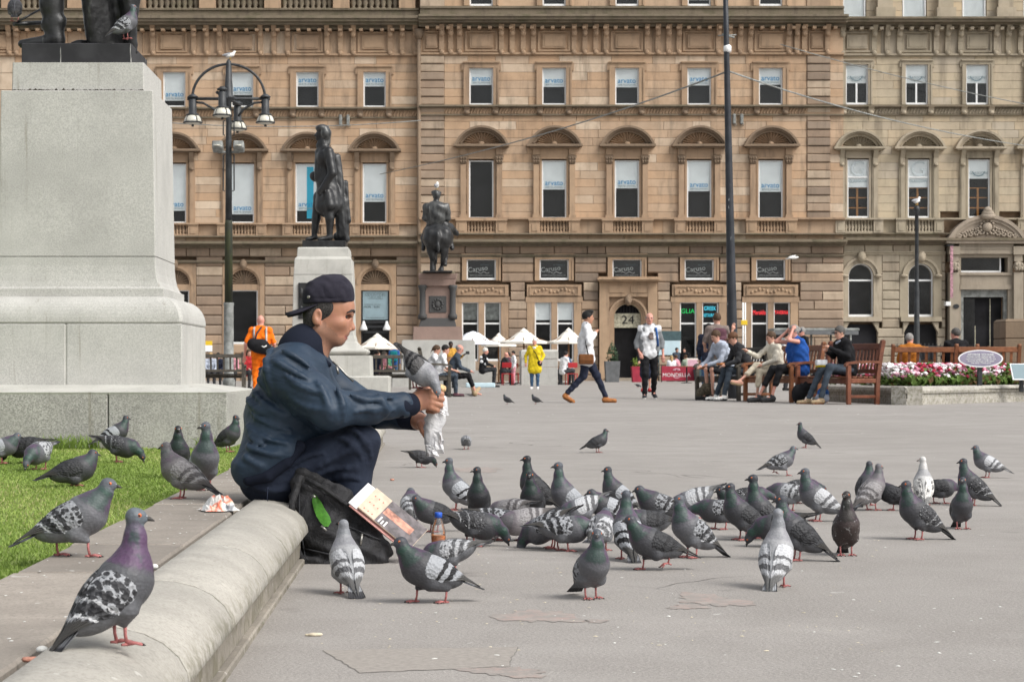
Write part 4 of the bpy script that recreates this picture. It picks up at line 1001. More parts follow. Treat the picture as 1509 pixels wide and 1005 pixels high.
poly = [(U(PX) + (r_ - .3) * math.cos(math.pi / 2 + aa * .93 * (1 - i / 8)), cz + (r_ - .3) * math.sin(math.pi / 2 + aa * .93 * (1 - i / 8))) for i in range(17)]
mb.prism(poly[::-1], Yb - .45, Yb + .3); pbox(mb, PX - 60, PX + 60, 355, 360, -.6, .3, Yb)
add('portal_pediment', mb.mesh('portal_pediment'), portal, world=True)
mb = MB().mat('portal_stone'); 
for s in (-1, 1):
    for i in range(5):
        cx_ = U(PX + s * (9 + i * 8)); zz = Zp(343 + i * 1.8); rr = .27 - i * .035
        for q in range(9):
            a = q * .8; r2 = rr * (1 - q / 11); mb.sphere((cx_ + math.cos(a) * r2 * s, Yb - .5, zz + math.sin(a) * r2), (.07, .1, .07), 5, 4)
mb.sphere((U(PX), Yb - .55, Zp(336)), (.27, .16, .27), 10, 6)
for q in range(12): mb.sphere((U(PX) + .36 * math.cos(q * .524), Yb - .52, Zp(336) + .36 * math.sin(q * .524)), (.08, .1, .08), 5, 4)
for z_, q in ((316, .34), (312, .24), (320, .42)): mb.sphere((U(PX), Yb - .7, Zp(z_)), (q, .2, .2), 8, 5)
add('portal_carving', mb.mesh('portal_carving'), portal, world=True)
mb = MB().mat('white_paint'); pbox(mb, PX - 36, PX - 34, 380, 402, .1, .2, Yb); pbox(mb, PX + 23, PX + 25, 380, 402, .1, .2, Yb); pbox(mb, PX - 34, PX + 23, 399, 402, .1, .2, Yb)
w = add('transom_window', mb.mesh('transom_window'), RB, world=True)
add('pane', pbox(MB().mat('glass'), PX - 34, PX + 23, 380, 399, .14, .15, Yb).mesh('pane'), w, world=True); add('room', pbox(MB().mat('room_dark'), PX - 36, PX + 33, 378, 402, .44, .46, Yb).mesh('room'), w, world=True)
mb = MB().mat('galvanised'); pbox(mb, PX - 36, PX - 31, 427, 566, .0, .2, Yb); pbox(mb, PX + 28, PX + 33, 427, 566, .0, .2, Yb); pbox(mb, PX - 31, PX + 28, 427, 438, .0, .2, Yb)
dr = add('entrance', mb.mesh('entrance'), RB, world=True)
add('entrance_hall', pbox(MB().mat('room_dark'), PX - 31, PX + 28, 438, 566, .44, .46, Yb).mesh('entrance_hall'), dr, world=True)
mb = MB().mat('brass_panel'); pbox(mb, PX + 10, PX + 11, 440, 560, .3, .34, Yb); pbox(mb, PX - 12, PX - 11, 480, 560, .3, .34, Yb); add('brass_rail', mb.mesh('brass_rail'), dr, world=True)
add('door_glass', pbox(MB().mat('glass'), PX - 31, PX - 12, 440, 560, .32, .33, Yb).mesh('door_glass'), dr, world=True)
# hanging banner and small plates on the right block
simple('banner_cloth', (.40, .22, .26), .8, .5, 9)
b_ = MB().mat('banner_cloth'); pbox(b_, 1393.5, 1397.5, 364, 440, -.9, -.86, Yb); b_.mat('iron_black'); pbox(b_, 1389, 1399, 362.5, 364, -.92, -.1, Yb)
add('hanging_banner', b_.mesh('hanging_banner'), RB, world=True, label='narrow coloured banner hanging beside the carved portal')
add('camera_box', pbox(MB().mat('white_paint'), 1390, 1397, 445, 451, -.5, -.05, Yb).mesh('camera_box'), RB, world=True)
add('oval_plate', MB().mat('iron_black').prism([(U(1405) + .16 * math.cos(i * .524), Zp(452) + .12 * math.sin(i * .524)) for i in range(12)], Yb - .5, Yb - .455).mesh('oval_plate'), RB, world=True)
# ------------------------------------------------------------------ monuments
def sq_rings(mb, cx, cy, rows, ch=.0):
    """stacked square sections: rows = (half width, z) or (half x, half y, z)"""
    rs = []
    for r in rows:
        hx, hy, z = (r[0], r[0], r[1]) if len(r) == 2 else r; c = min(ch, hx * .3)
        rs.append([Vector((cx + x, cy + y, z)) for x, y in ((-hx + c, -hy), (hx - c, -hy), (hx, -hy + c), (hx, hy - c), (hx - c, hy), (-hx + c, hy), (-hx, hy - c), (-hx, -hy + c))])
    return mb.rings(rs, True, True, False)
PXC, PYC = -2.263, 13.3
ped = thing('granite_pedestal', 'huge pale granite pedestal on the lawn, left of the seated man', 'pedestal', (PXC, PYC, .16))
def gblock(name, m, rows, ch=.008): add(name, sq_rings(MB().mat(m), PXC, PYC, rows, ch).mesh(name), ped, world=True)
jx = (159 - CX) * 12.3 / F
for a, b in ((PXC - 1.01, jx - .003), (jx + .003, PXC + 1.004)):
    mb = MB().mat('granite_rough').cbox(a, b, 12.3, 14.3, .1, .502, .006); add('plinth_block', mb.mesh('plinth_block'), ped, world=True)
gblock('plinth_top', 'granite_pale', [(1.0, .495), (1.004, .506), (.70, .66, .549)], .004)
jx = (97 - CX) * 12.65 / F
for a, b in ((PXC - .69, jx - .003), (jx + .003, PXC + .686)):
    add('die_block', MB().mat('granite').cbox(a, b, 12.65, 13.95, .54, .928, .006).mesh('die_block'), ped, world=True)
add('joint_mortar', MB().mat('granite_pale').box(jx - .004, jx + .004, 12.656, 13.94, .55, .925).mesh('joint_mortar'), ped, world=True)
tor = [(.684, .645, .930), (.69, .652, .94)] + [(.556 + .134 * math.cos(a), .52 + .132 * math.cos(a), .945 + .155 * math.sin(a)) for a in [math.pi / 2 * i / 10 for i in range(1, 11)]]
gblock('torus_moulding', 'granite', tor, .02)
gblock('fillet', 'granite', [(.556, .52, 1.098), (.556, .52, 1.15)], .004)
sh = [(.545, .505, 1.15), (.532, .497, 1.165), (.515, .488, 1.20), (.504, .48, 1.25), (.499, .475, 1.30), (.498, .474, 1.352)]
gblock('shaft_base', 'granite', sh, .006)
gblock('shaft_joint', 'granite_rough', [(.492, .468, 1.35), (.492, .468, 1.36)])
gblock('shaft', 'granite', [(.498, .474, 1.358), (.481, .458, 2.398), (.478, .455, 2.402)], .006)
gblock('cap_block', 'granite', [(.418, .42, 2.402), (.415, .415, 2.585)], .006)
mb = MB().mat('soil_dark'); g_ = random.Random(4)
for i in range(70): x_ = PXC - .41 + .83 * i / 70; w_ = g_.uniform(.004, .011); mb.sphere((x_, PYC - .423, 2.404), (.011, .008, w_ * (1.7 if g_.random() < .2 else 1)), 5, 3)
add('dirt_line', mb.mesh('dirt_line'), ped, world=True, kind='stuff')
stt = thing('bronze_statue', 'dark bronze statue in riding boots cut off by the top of the photo', 'statue', (-2.28, PYC, 2.585))
add('plinth', MB().mat('bronze_plinth').cbox(-2.635, -1.935, 12.95, 13.65, 2.586, 2.718, .006).mesh('plinth'), stt, world=True)
def q_(px, py, dy=0., Y=13.15): return pt(px, py, Y + dy)
Zt = 2.718
def zz(v, z): return (v[0], v[1], z)
b1h, b1t = q_(84, 55), q_(33, 57)
pr = [cap(zz(b1h, Zt + .045), zz(b1t, Zt + .026), .05, .03, .02), cap(zz(q_(82, 0), Zt + .06), zz(q_(76, 0), Zt + .28), .058, .072, .03), cap(zz(q_(76, 0), Zt + .28), zz(q_(78, 0), Zt + .62), .076, .1, .03),
      rbox(zz(q_(82, 0), Zt + .018), (.045, .045, .018), .008, .01), cap(zz(q_(74, 0), Zt + .15), zz(q_(84, 0), Zt + .17), .062, .064, .008),
      cap(zz(q_(150, 0, .12), Zt + .05), zz(q_(108, 0, .05), Zt + .025), .045, .028, .02), cap(zz(q_(145, 0, .12), Zt + .05), zz(q_(128, 0, .1), Zt + .6), .055, .09, .03),
      cap(zz(q_(140, 0, 0), Zt + .03), zz(q_(133, 0, -.05), Zt + .6), .05, .09, .02), cap(zz(q_(160, 0, .05), Zt + .02), zz(q_(150, 0, .05), Zt + .7), .06, .1, .02), cap(zz(q_(186, 0, .1), Zt + .0), zz(q_(172, 0, .1), Zt + .75), .055, .12, .02), cap(zz(q_(196, 0, .0), Zt - .02), zz(q_(186, 0, .0), Zt + .7), .03, .1, .02),
      ell((-2.26, 13.2, Zt + .9), (.23, .2, .35), .06), ell((-2.26, 13.2, Zt + 1.25), (.26, .17, .25), .06), ell((-2.26, 13.2, Zt + 1.62), (.1, .11, .14), .04), cap((-2.5, 13.2, Zt + 1.32), (-2.56, 13.1, Zt + .95), .075, .06), cap((-2.02, 13.2, Zt + 1.32), (-1.95, 13.1, Zt + .95), .075, .06)]
def cloakfold(x, y, z): return .009 * np.sin((x + y * .6) * 46 + 2 * np.sin(z * 6)) * np.clip((x + 2.36) * 8, 0, 1) + .0015 * np.sin(z * 90 + 9 * np.sin(x * 22)) + y * 0
add('figure', soft('figure', pr, .014, ['bronze'], 1, cloakfold), stt, world=True)
mb = MB().mat('bronze').tube([q_(20, 36, -.05), q_(62, 34, .1)], .014, 8).tube([q_(27, 32, -.05), q_(62, 13, .1)], .007, 6); add('scabbard', mb.mesh('scabbard'), stt, world=True)

# poet on his pedestal
PY_ = 45.0; k = PY_ / F
pcx = (476 - CX) * k; gz = lambda py: H - (py - CY) * k
pp = thing('stone_pedestal', 'tall pale stone pedestal behind the man in the cap, under the standing statue', 'pedestal', (pcx, PY_ + 1, 0))
def pblk(name, rows, m='granite_pale'): add(name, sq_rings(MB().mat(m), pcx, PY_ + .62, [(h * k, z) for h, z in rows], .01).mesh(name), pp, world=True)
pblk('bottom_step', [(98, 0), (98, gz(556)), (94, gz(554))]); pblk('base_block', [(71, gz(554)), (70, gz(524))])
pblk('torus_moulding', [(62, gz(524))] + [(58 + 8 * math.cos(a), gz(518) + 5 * k * math.sin(a)) for a in [-1.4, -.9, -.4, 0, .4, .9, 1.4]] + [(56, gz(511)), (52, gz(508)), (48, gz(503)), (45.5, gz(494))])
pblk('shaft', [(45.3, gz(494)), (43.4, gz(405))]); pblk('shaft_top', [(43.2, gz(404.4)), (42, gz(382)), (39, gz(378))]); pblk('cap_block', [(38.6, gz(378)), (38, gz(366)), (36, gz(364))])
mb = MB().mat('bronze').cbox((440 - CX) * k, (512 - CX) * k, PY_ + .62 - 45 * k - .03, PY_ + .62 - 42 * k, gz(470), gz(417), .01)
for i in range(14): mb.sphere(((444 + (i % 7) * 10.5 - CX) * k, PY_ + .62 - 45 * k - .03, gz(432 + 22 * (i // 7) + 4 * (i % 2))), (.06, .03, .12), 6, 4)
add('relief_panel', mb.mesh('relief_panel'), pp, world=True)
YB = PY_ + .62
def q_(px, py, dy=0.): return np.array(pt(px, py, YB + dy))
poet = thing('bronze_statue', 'bronze statue of a standing man in a tailcoat holding a cloak, gazing left', 'statue', (pcx, YB, gz(364)))
add('plinth', MB().mat('bronze').cbox((445 - CX) * k, (509 - CX) * k, YB - .5, YB + .5, gz(363.5), gz(354), .01).mesh('plinth'), poet, world=True)
pr = [ell(q_(475, 195), (.12, .12, .155), .02), ell(q_(470.5, 199.5), (.085, .085, .115), .02), cap(q_(465.5, 197), q_(463.8, 200.5), .016, .022, .01), cap(q_(467, 205.5), q_(469, 205.5), .036, .036, .02), cap(q_(471, 211), q_(470, 216), .06, .07, .03), ell(q_(480, 197), (.13, .17, .15), .02, 1), ell(q_(475, 189.5), (.16, .15, .09), .02, 1), cap(q_(483, 203), q_(484, 211), .07, .05, .03, 1),
      cap(q_(476, 208), q_(478, 220), .10, .12, .03), ell(q_(480, 233), (.225, .35, .25), .05), cap(q_(479, 245), q_(481, 270), .205, .22, .05), cap(q_(481, 270), q_(484, 302), .215, .30, .04), cap(q_(470, 224, -.05), q_(470, 262, -.05), .09, .11, .03),
      cap(q_(484, 224, -.30), q_(490, 255, -.40), .115, .10, .03), cap(q_(490, 255, -.40), q_(474, 280, -.36), .095, .07, .03), ell(q_(471, 284, -.36), (.06, .06, .085), .02), cap(q_(478, 226, .3), q_(480, 256, .38), .12, .1, .03), cap(q_(480, 256, .38), q_(464, 264, .25), .085, .07, .03), ell(q_(462, 260, .2), (.09, .1, .11), .02),
      cap(q_(470, 290, .17), q_(466, 322, .17), .13, .10, .03), cap(q_(466, 322, .17), q_(463, 347, .17), .098, .065, .03), cap(q_(465, 350, .17), q_(452, 353, .07), .06, .042, .02), cap(q_(481, 292, -.15), q_(486, 322, -.17), .14, .105, .03), cap(q_(486, 322, -.17), q_(486, 346, -.15), .102, .068, .03), cap(q_(487, 350, -.15), q_(470, 353.5, -.25), .07, .045, .02),
      cap(q_(489, 278, -.05), q_(493, 303, -.05), .15, .19, .03), cap(q_(482, 285, -.2), q_(486, 303, -.24), .13, .13, .03), cap(q_(496, 232, .12), q_(502, 300, .08), .09, .16, .03), cap(q_(502, 300, .05), q_(505, 347, .02), .16, .14, .03), cap(q_(508, 270, .1), q_(513, 325, .03), .07, .08, .02), cap(q_(498, 349, .1), q_(509, 353, 0), .11, .10, .02)]
fold = lambda x, y, z: .012 * np.sin((x * 1.3 + y) * 24 + 2 * np.sin(z * 3.3)) * np.clip((x - q_(493, 0)[0]) * 5, 0, 1) + .003 * np.sin(z * 30 + 5 * np.sin(x * 9)) + y * 0
add('figure', soft('figure', pr, .022, ['bronze', 'bronze_worn'], 1, fold), poet, world=True)

# horse and rider
YE = 72.0; ke = YE / F; gz = lambda py: H - (py - CY) * ke
ecx = (645 - CX) * ke; YQ = YE + 1.3
ep = thing('granite_pedestal', 'pink granite pedestal with corner columns on a wide grey base, under the horse and rider', 'pedestal', (ecx, YQ, 0))
def eb(name, m, rows, cx=ecx, yy=None, hy=None):
    yy = YQ if yy is None else yy; add(name, sq_rings(MB().mat(m), cx, yy, [(h * ke, (hy or h * ke), z) for h, z in rows], .02).mesh(name), ep, world=True)
eb('base_block', 'granite', [(55, 0), (54, gz(503)), (52, gz(501))], (646 - CX) * ke, YE + 1.4, 1.4)
eb('base_step', 'granite', [(74, 0), (74, gz(548)), (73, gz(546))], (652 - CX) * ke, YE + 1.2, 1.75)
eb('pink_base', 'granite_pink', [(37, gz(501)), (36, gz(481))]); eb('dark_band', 'dark_granite' if 'dark_granite' in MATS else granite('dark_granite', (.07, .07, .07), .6, .2).name, [(28, gz(481)), (25, gz(468))])
eb('die', 'granite_pink', [(21, gz(468)), (21, gz(420))]); eb('entablature', 'granite_pink', [(26, gz(420)), (27, gz(410)), (28, gz(409)), (29, gz(404)), (29, gz(402))])
eb('top_slab', 'cornice_stone', [(27, gz(402)), (24, gz(399))])
cm = MB().mat('dark_granite').lathe([(.16, 0), (.16, .12), (.11, .2), (.105, 1.0), (.15, 1.1), (.17, 1.2)], n=10).mesh('corner_column')
for sx in (-1, 1):
    for sy in (-1, 1): add('corner_column', cm, ep, (ecx + sx * 22.5 * ke, YQ + sy * 22.5 * ke, gz(469)), world=True)
mb = MB().mat('dark_granite').cbox(ecx - 13 * ke, ecx + 13 * ke, YQ - 22.2 * ke, YQ - 20.8 * ke, gz(460), gz(435), .02)
for i in range(12): mb.sphere((ecx + .17 * math.cos(i * .524), YQ - 22.4 * ke, gz(447.5) + .17 * math.sin(i * .524)), .05, 6, 4)
mb.sphere((ecx, YQ - 22.4 * ke, gz(447.5)), (.1, .05, .13), 8, 5); add('plaque', mb.mesh('plaque'), ep, world=True)
hs = thing('equestrian_statue', 'bronze horse and rider seen from behind with a gull on the rider\'s head', 'statue', (ecx, YQ, gz(399)))
def q_(px, py, dy=0.): return np.array(pt(px, py, YQ + dy))
pr = [ell(q_(645, 352, -.45), (.50, .5, .54), .1), ell(q_(646, 352, .4), (.46, .9, .46), .1), ell(q_(634, 350, -.5), (.27, .42, .42), .08), ell(q_(656, 350, -.5), (.27, .42, .42), .08), ell(q_(648, 346, 1.05), (.42, .4, .5), .1),
      cap(q_(635, 360, -.55), q_(637, 380, -.55), .22, .12), cap(q_(637, 380, -.55), q_(637, 394, -.5), .1, .075), cap(q_(637, 394, -.5), q_(637, 399, -.52), .09, .11, .02),
      cap(q_(655, 360, -.55), q_(654, 378, -.6), .22, .12), cap(q_(654, 378, -.6), q_(651, 394, -.5), .1, .075), cap(q_(651, 394, -.5), q_(650, 399, -.5), .09, .11, .02),
      cap(q_(641, 365, 1.0), q_(640, 396, 1.0), .13, .08), cap(q_(655, 366, 1.1), q_(657, 378, 1.5), .13, .09), cap(q_(657, 378, 1.5), q_(656, 390, 1.2), .08, .08),
      cap(q_(645, 344, -.9), q_(646, 372, -1.02), .1, .05, .03), cap(q_(651, 342, 1.3), q_(662, 336, 1.7), .3, .2, .08), cap(q_(663, 336, 1.75), q_(673, 345, 1.9), .15, .1, .04), cap(q_(663, 332, 1.75), q_(662, 328, 1.75), .06, .03, .02),
      ell(q_(643, 318, .1), (.34, .24, .42), .08, 1), ell(q_(643, 307, .1), (.42, .24, .26), .08, 1), cap(q_(643, 297, .1), q_(643, 292, .12), .11, .1), ell(q_(643, 288, .14), (.15, .17, .2), .02, 1), cap(q_(637, 284, .15), q_(649, 284, .15), .06, .06, .03, 1), ell(q_(643, 283, .15), (.13, .16, .08), .02, 1),
      cap(q_(628, 304, .1), q_(626, 322, .15), .13, .1, .04, 1), cap(q_(626, 322, .15), q_(634, 330, .5), .09, .07), cap(q_(658, 304, .1), q_(661, 322, .15), .13, .1, .04, 1), cap(q_(661, 322, .15), q_(655, 330, .5), .09, .07),
      cap(q_(634, 334, .2), q_(625, 350, .35), .17, .14), cap(q_(625, 350, .35), q_(624, 366, .15), .11, .08), cap(q_(624, 367, .1), q_(624, 368, .45), .08, .06), cap(q_(656, 334, .2), q_(663, 350, .35), .17, .14), cap(q_(663, 350, .35), q_(666, 366, .15), .11, .08), cap(q_(666, 367, .1), q_(666, 368, .45), .08, .06)]
add('horse_and_rider', soft('horse_and_rider', pr, .045, ['bronze', 'bronze_worn'], 1, lambda x, y, z: .012 * np.sin(z * 16 + x * 9) + y * 0), hs, world=True)
add('plinth', MB().mat('bronze').cbox(ecx - 22 * ke, ecx + 22 * ke, YQ - 1.1, YQ + 1.6, gz(400) - .02, gz(398.5), .02).mesh('plinth'), hs, world=True)

# ------------------------------------------------------------------ lamp posts, mast, cables
YL = 62.0; kl = YL / F; L0 = Vector(((337 - CX) * kl, YL, 0)); zl = lambda py: H - (py - CY) * kl
lp = thing('street_lamp', 'old black street lamp with four bell lanterns on a hooped frame', 'street lamp', L0)
def lx(px): return (px - 337) * kl
add('lower_post', MB().mat('galvanised').lathe([(.19, 0), (.19, .3), (.155, .35), (.15, zl(452)), (.16, zl(450)), (.16, zl(446))], n=14).mesh('lower_post'), lp)
add('middle_post', MB().mat('algae_post').lathe([(.125, zl(446)), (.118, zl(330)), (.11, zl(325))], n=12).mesh('middle_post'), lp)
add('upper_post', MB().mat('lamp_black').lathe([(.105, zl(325)), (.09, zl(215)), (.085, zl(180)), (.085, zl(150)), (.19, zl(146)), (.19, zl(143)), (.13, zl(140)), (.08, zl(92)), (.03, zl(88))], n=12).mesh('upper_post'), lp)
mb = MB().mat('lamp_black').tube([(lx(276), 0, zl(146)), (lx(398), 0, zl(146))], .05, 6).tube([(-.25, -1.0, zl(143)), (.25, 1.0, zl(149))], .05, 6)
mb.tube([(lx(337) + 53.5 * kl * math.cos(a), 0, zl(145) + 50 * kl * math.sin(a)) for a in [math.pi * i / 24 for i in range(25)]], .045, 6)
for s in (-1, 1): mb.tube([(s * kl * 50, 0, zl(151)), (s * kl * 38, 0, zl(152)), (s * kl * 22, 0, zl(161)), (s * kl * 14, 0, zl(172))], .04, 6)
add('lamp_frame', mb.mesh('lamp_frame'), lp)
for s in (-1, 1):
    for a, b in ((178, 200), (228, 282)): add('side_rod', MB().mat('lamp_black').tube([(s * .11, 0, zl(a)), (s * .165, 0, zl(a + 1)), (s * .165, 0, zl(b - 1)), (s * .11, 0, zl(b))], .022, 5).mesh('side_rod'), lp)
for i, (a, b, zo) in enumerate(((lx(284), 0, 0), (lx(391), 0, 0), (-.09, -1.0, 4.5), (.17, 1.0, -4))):
    ln = add('lantern', MB().mat('lamp_black').lathe([(.14, zl(145 - zo)), (.17, zl(143 - zo)), (.06, zl(139 - zo))][::-1], n=10).lathe([(.1, zl(146 - zo)), (.12, zl(148 - zo)), (.12, zl(167 - zo)), (.2, zl(169 - zo)), (.2, zl(170.5 - zo))], n=10).lathe([(.295, zl(182 - zo)), (.30, zl(181 - zo)), (.285, zl(180 - zo))], n=16).lathe([(.04, zl(187 - zo)), (.04, zl(184 - zo))], n=6).mesh('lantern'), lp, (a, b, 0))
    mb = MB().mat('lamp_black')
    for q in range(5): th = q * 1.2566 + .3; mb.tube([(math.cos(th) * r, math.sin(th) * r, zl(z - zo)) for r, z in ((.19, 170.5), (.25, 173.5), (.285, 178), (.292, 181))], .012, 4)
    add('lantern_ribs', mb.mesh('lantern_ribs'), ln)
    add('lantern_glass', MB().mat('lantern_glass').lathe([(.12, zl(184 - zo)), (.27, zl(181.5 - zo)), (.265, zl(178 - zo)), (.235, zl(174 - zo)), (.18, zl(170.5 - zo))], n=14).mesh('lantern_glass'), ln)
for s in (-1, 1):
    mb = MB().mat('galvanised').cbox(-.16, .16, -.2, .2, -.12, .12, .03, Matrix.Translation((s * 15.5 * kl, -.1, zl(217))) @ Matrix.Rotation(R(-20), 4, 'X')).tube([(s * 15.5 * kl, -.1, zl(222)), (s * 15.5 * kl, 0, zl(224.5)), (0, 0, zl(224.5))], .04, 6); mb.mat('lantern_glass').lathe([(.1, 0), (.1, .03)], (s * 15.5 * kl, -.32, zl(217)), 8)
    add('floodlight', mb.mesh('floodlight'), lp)
YM = 44.0; km = YM / F
ms = thing('mast', 'tall tapering black steel mast reaching out of the top of the photo, behind the benches', 'mast', pt(1081, 587, YM))
b0 = pt(1081, 587.4, YM); b1 = pt(1068, -60, YM)
add('pole', MB().mat('mast_paint').tube([b0, b0.lerp(b1, .05), b0.lerp(b1, .4), b0.lerp(b1, .8), b1], [.125, .12, .088, .06, .05], 14).mesh('pole'), ms, world=True)
c = pt(1072, 72, YM); add('sensor_cap', MB().mat('white_paint').lathe([(.05, -.09), (.085, -.06), (.085, .05), (.05, .08)], c, 10).mesh('sensor_cap'), ms, world=True)
mb = MB().mat('galvanised').tube([pt(1058, 53, YM), pt(1085, 52, YM)], .012, 5).tube([pt(1064, 51, YM), pt(1082, 56, YM)], .02, 5); add('bird_spike', mb.mesh('bird_spike'), ms, world=True)
def cable(label, pts, r=.012):
    P = [pt(*p) for p in pts]; o = P[0]; me = MB().mat('galvanised').tube([p - o for p in P], r, 5).mesh('overhead_cable'); add('overhead_cable', me, None, o, label=label, category='cable', group='overhead cables over the square')
def sag(a, b, n, s): return [(a[0] + (b[0] - a[0]) * i / n, a[1] + (b[1] - a[1]) * i / n + s * 4 * i / n * (1 - i / n), 1 / (1 / a[2] + (1 / b[2] - 1 / a[2]) * i / n)) for i in range(n + 1)]
cable('overhead cable running from the mast down to the left towards the rider\'s statue', sag((1071, 106, 44), (560, 257, 106), 12, 12), .02)
cable('overhead cable running from the mast down to the right above the hooded windows', sag((1075, 106, 44), (1560, 222, 106), 12, 14), .02)
cable('thin upper cable crossing in front of the pale block', sag((1150, 66, 107), (1560, 163, 106.5), 8, 6), .025)
cable('thin cable on the left between the hooped lamp and the orange facade', sag((230, 180, 106), (620, 178, 106), 8, 8), .025)
YS = 60.0; ks = YS / F; zs = lambda py: H - (py - CY) * ks
sl = thing('lamp_post', 'slim black post in front of the portal block with a gull on its top', 'lamp post', ((1351 - CX) * ks, YS, 0))
add('post', MB().mat('lamp_black').lathe([(.12, 0), (.12, .9), (.09, 1.0), (.075, zs(430)), (.06, zs(420)), (.055, zs(312)), (.09, zs(310)), (.09, zs(306)), (.03, zs(303))], n=10).mesh('post'), sl)

# ------------------------------------------------------------------ benches
def bench(label, loc, rz, L, m, group, S=1.0, n_back=14):
    b = thing('park_bench', label, 'bench', loc, rz, group)
    h = L / 2
    def bar(name, *a, c=.008): add(name, cached(('bench', name, m, L, S, a), lambda: MB().mat(m).cbox(*a, c).mesh(name)), b)
    for i in range(5): bar('seat_slat', -.22 * S + i * .1 * S, (-.22 + .085) * S + i * .1 * S, -h + .03, h - .03, .42 * S, .45 * S)
    for s in (-1, 1):
        y0, y1 = (s * h - .035, s * h + .035)
        bar('leg', .22 * S, .29 * S, y0, y1, 0, .63 * S)
        mb = MB().mat(m); rs = []
        for x, z in ((-.26, 0), (-.27, .42), (-.33, .8), (-.37, 1.0)): rs.append([Vector((x * S + dx, y, z * S)) for dx, y in ((-.04, y0), (.04, y0), (.04, y1), (-.04, y1))])
        mb.rings(rs, sm=False); mb.tube([((-.37) * S, y0, 1.0 * S), (-.37 * S, y1, 1.0 * S)], .042, 8); add('leg', mb.mesh('leg'), b)
        mb = MB().mat(m); rs = []
        for x, z in ((-.3, .655), (-.1, .66), (.1, .655), (.27, .64), (.32, .60)): rs.append([Vector((x * S, y, z * S + dz)) for y, dz in ((y0 - .01, 0), (y1 + .01, 0), (y1 + .01, .045), (y0 - .01, .045))])
        add('armrest', mb.rings(rs, sm=False).mesh('armrest'), b)
        bar('side_rail', -.24 * S, .22 * S, s * h - .025, s * h + .025, .34 * S, .415 * S); bar('stretcher', -.24 * S, .22 * S, s * h - .02, s * h + .02, .1 * S, .15 * S)
    bar('seat_rail', .2 * S, .24 * S, -h + .036, h - .036, .33 * S, .415 * S)
    def brail(name, z, w, t):
        mb = MB().mat(m); x = -.27 - .1 * (z - .42) / .58; mb.cbox((x - t) * S, (x + t) * S, -h + .036, h - .036, (z - w) * S, (z + w) * S, .008); add(name, mb.mesh(name), b)
    brail('top_rail', .93, .05, .026); brail('lower_rail', .53, .035, .024)
    for i in range(n_back):
        y = -h + .08 + (L - .16) * (i + .5) / n_back; mb = None
        def sl():
            mb = MB().mat(m); rs = []
            for z in (.56, .89): x = -.27 - .1 * (z - .42) / .58; rs.append([Vector(((x + dx) * S, dy, z * S)) for dx, dy in ((-.01, -.027), (.01, -.027), (.01, .027), (-.01, .027))])
            return mb.rings(rs, sm=False).mesh('back_slat')
        add('back_slat', cached(('bsl', m, S), sl), b, (0, y, 0))
    return b
BN = np.array((7.72, 36.75)); BE = np.array((-.327, .945)); BRZ = R(199.1)
def brow(t, off=0.): p = BN + BE * t + np.array((-.945, -.327)) * off; return (float(p[0]), float(p[1]), 0)
bench('reddish park bench nearest the camera, the man in the black jacket sits on it', brow(.95), BRZ, 1.85, 'bench_red', 'park benches in the row', 1.13)
bench('middle park bench of the row, between the reddish bench and the grey weathered one', brow(3.05), BRZ, 1.85, 'bench_brown', 'park benches in the row', 1.12)
bench('grey weathered park bench at the far end of the row under the hooded lad', brow(5.2), BRZ, 1.85, 'bench_grey', 'park benches in the row', 1.1)
bench('brown park bench behind the flower bed, seen from behind under two men', ((1372 - CX) * 43 / F, 43.0, 0), R(88), 1.75, 'bench_brown', 'park benches facing away', 1.12, 9)
bench('brown park bench beside the square stone pillar, behind the oval sign', ((1450 - CX) * 42.4 / F, 42.5, 0), R(90), 1.3, 'bench_brown', 'park benches facing away', 1.12, 7)
bench('dark bench with its back to us just left of the pigeon on the hand', ((563 - CX) * 62 / F, 62, 0), R(90), 1.7, 'bench_grey', 'dark benches by the statues', 1.08, 9)
bench('dark bench seen from behind left of the lamp post by the man in orange', ((318 - CX) * 62 / F, 61, 0), R(90), 1.9, 'bench_grey', 'dark benches by the statues', 1.1, 9)
bench('dark bench at the foot of the rider\'s pedestal carrying three people', ((652 - CX) * 50.5 / F, 50.5, 0), R(0), 1.8, 'bench_grey', 'dark benches by the statues', 1.1, 9)

# ------------------------------------------------------------------ flower bed with its kerb, signs, pillar
fb = thing('flower_bed', 'raised bed of pink, red and white flowers behind a rounded stone kerb', 'flower bed', (10.2, 39, 0))
A = np.array((8.36, 36.15)); Bq = np.array((12.4, 41.2)) * 0 + np.array((11.9, 40.4)); Cq = np.array((7.62, 41.2))
def kerbrun(a, b, n):
    d = (b - a) / np.linalg.norm(b - a); nn = np.array((-d[1], d[0])); 
    if nn @ (np.array((10.5, 42.)) - a) < 0: nn = -nn
    pf = [(0, 0), (0, .11), (.02, .115), (.02, .20), (-.015, .205), (-.025, .25), (0, .30), (.05, .325), (.30, .33), (.30, 0)]
    Lq = np.linalg.norm(b - a)
    for i in range(n):
        rs = []
        for t in (Lq * i / n + .004, Lq * (i + 1) / n - .004): rs.append([Vector((*(a + d * t + nn * o), z)) for o, z in pf])
        add('kerb_stone', MB().mat('coping_stone').rings(rs, True, True, False).mesh('kerb_stone'), fb, world=True)
kerbrun(A, Bq, 6); kerbrun(A, Cq, 5)
gx = np.random.default_rng(4)
soil = MB().mat('soil_dark'); soil._add([(A[0] + .1, A[1] + .3, .27), (Bq[0] + .4, Bq[1] + .2, .27), (12.5, 42.3, .27), (Cq[0] + .3, Cq[1], .27)], [(0, 1, 2, 3)]); add('soil', soil.mesh('soil'), fb, world=True)
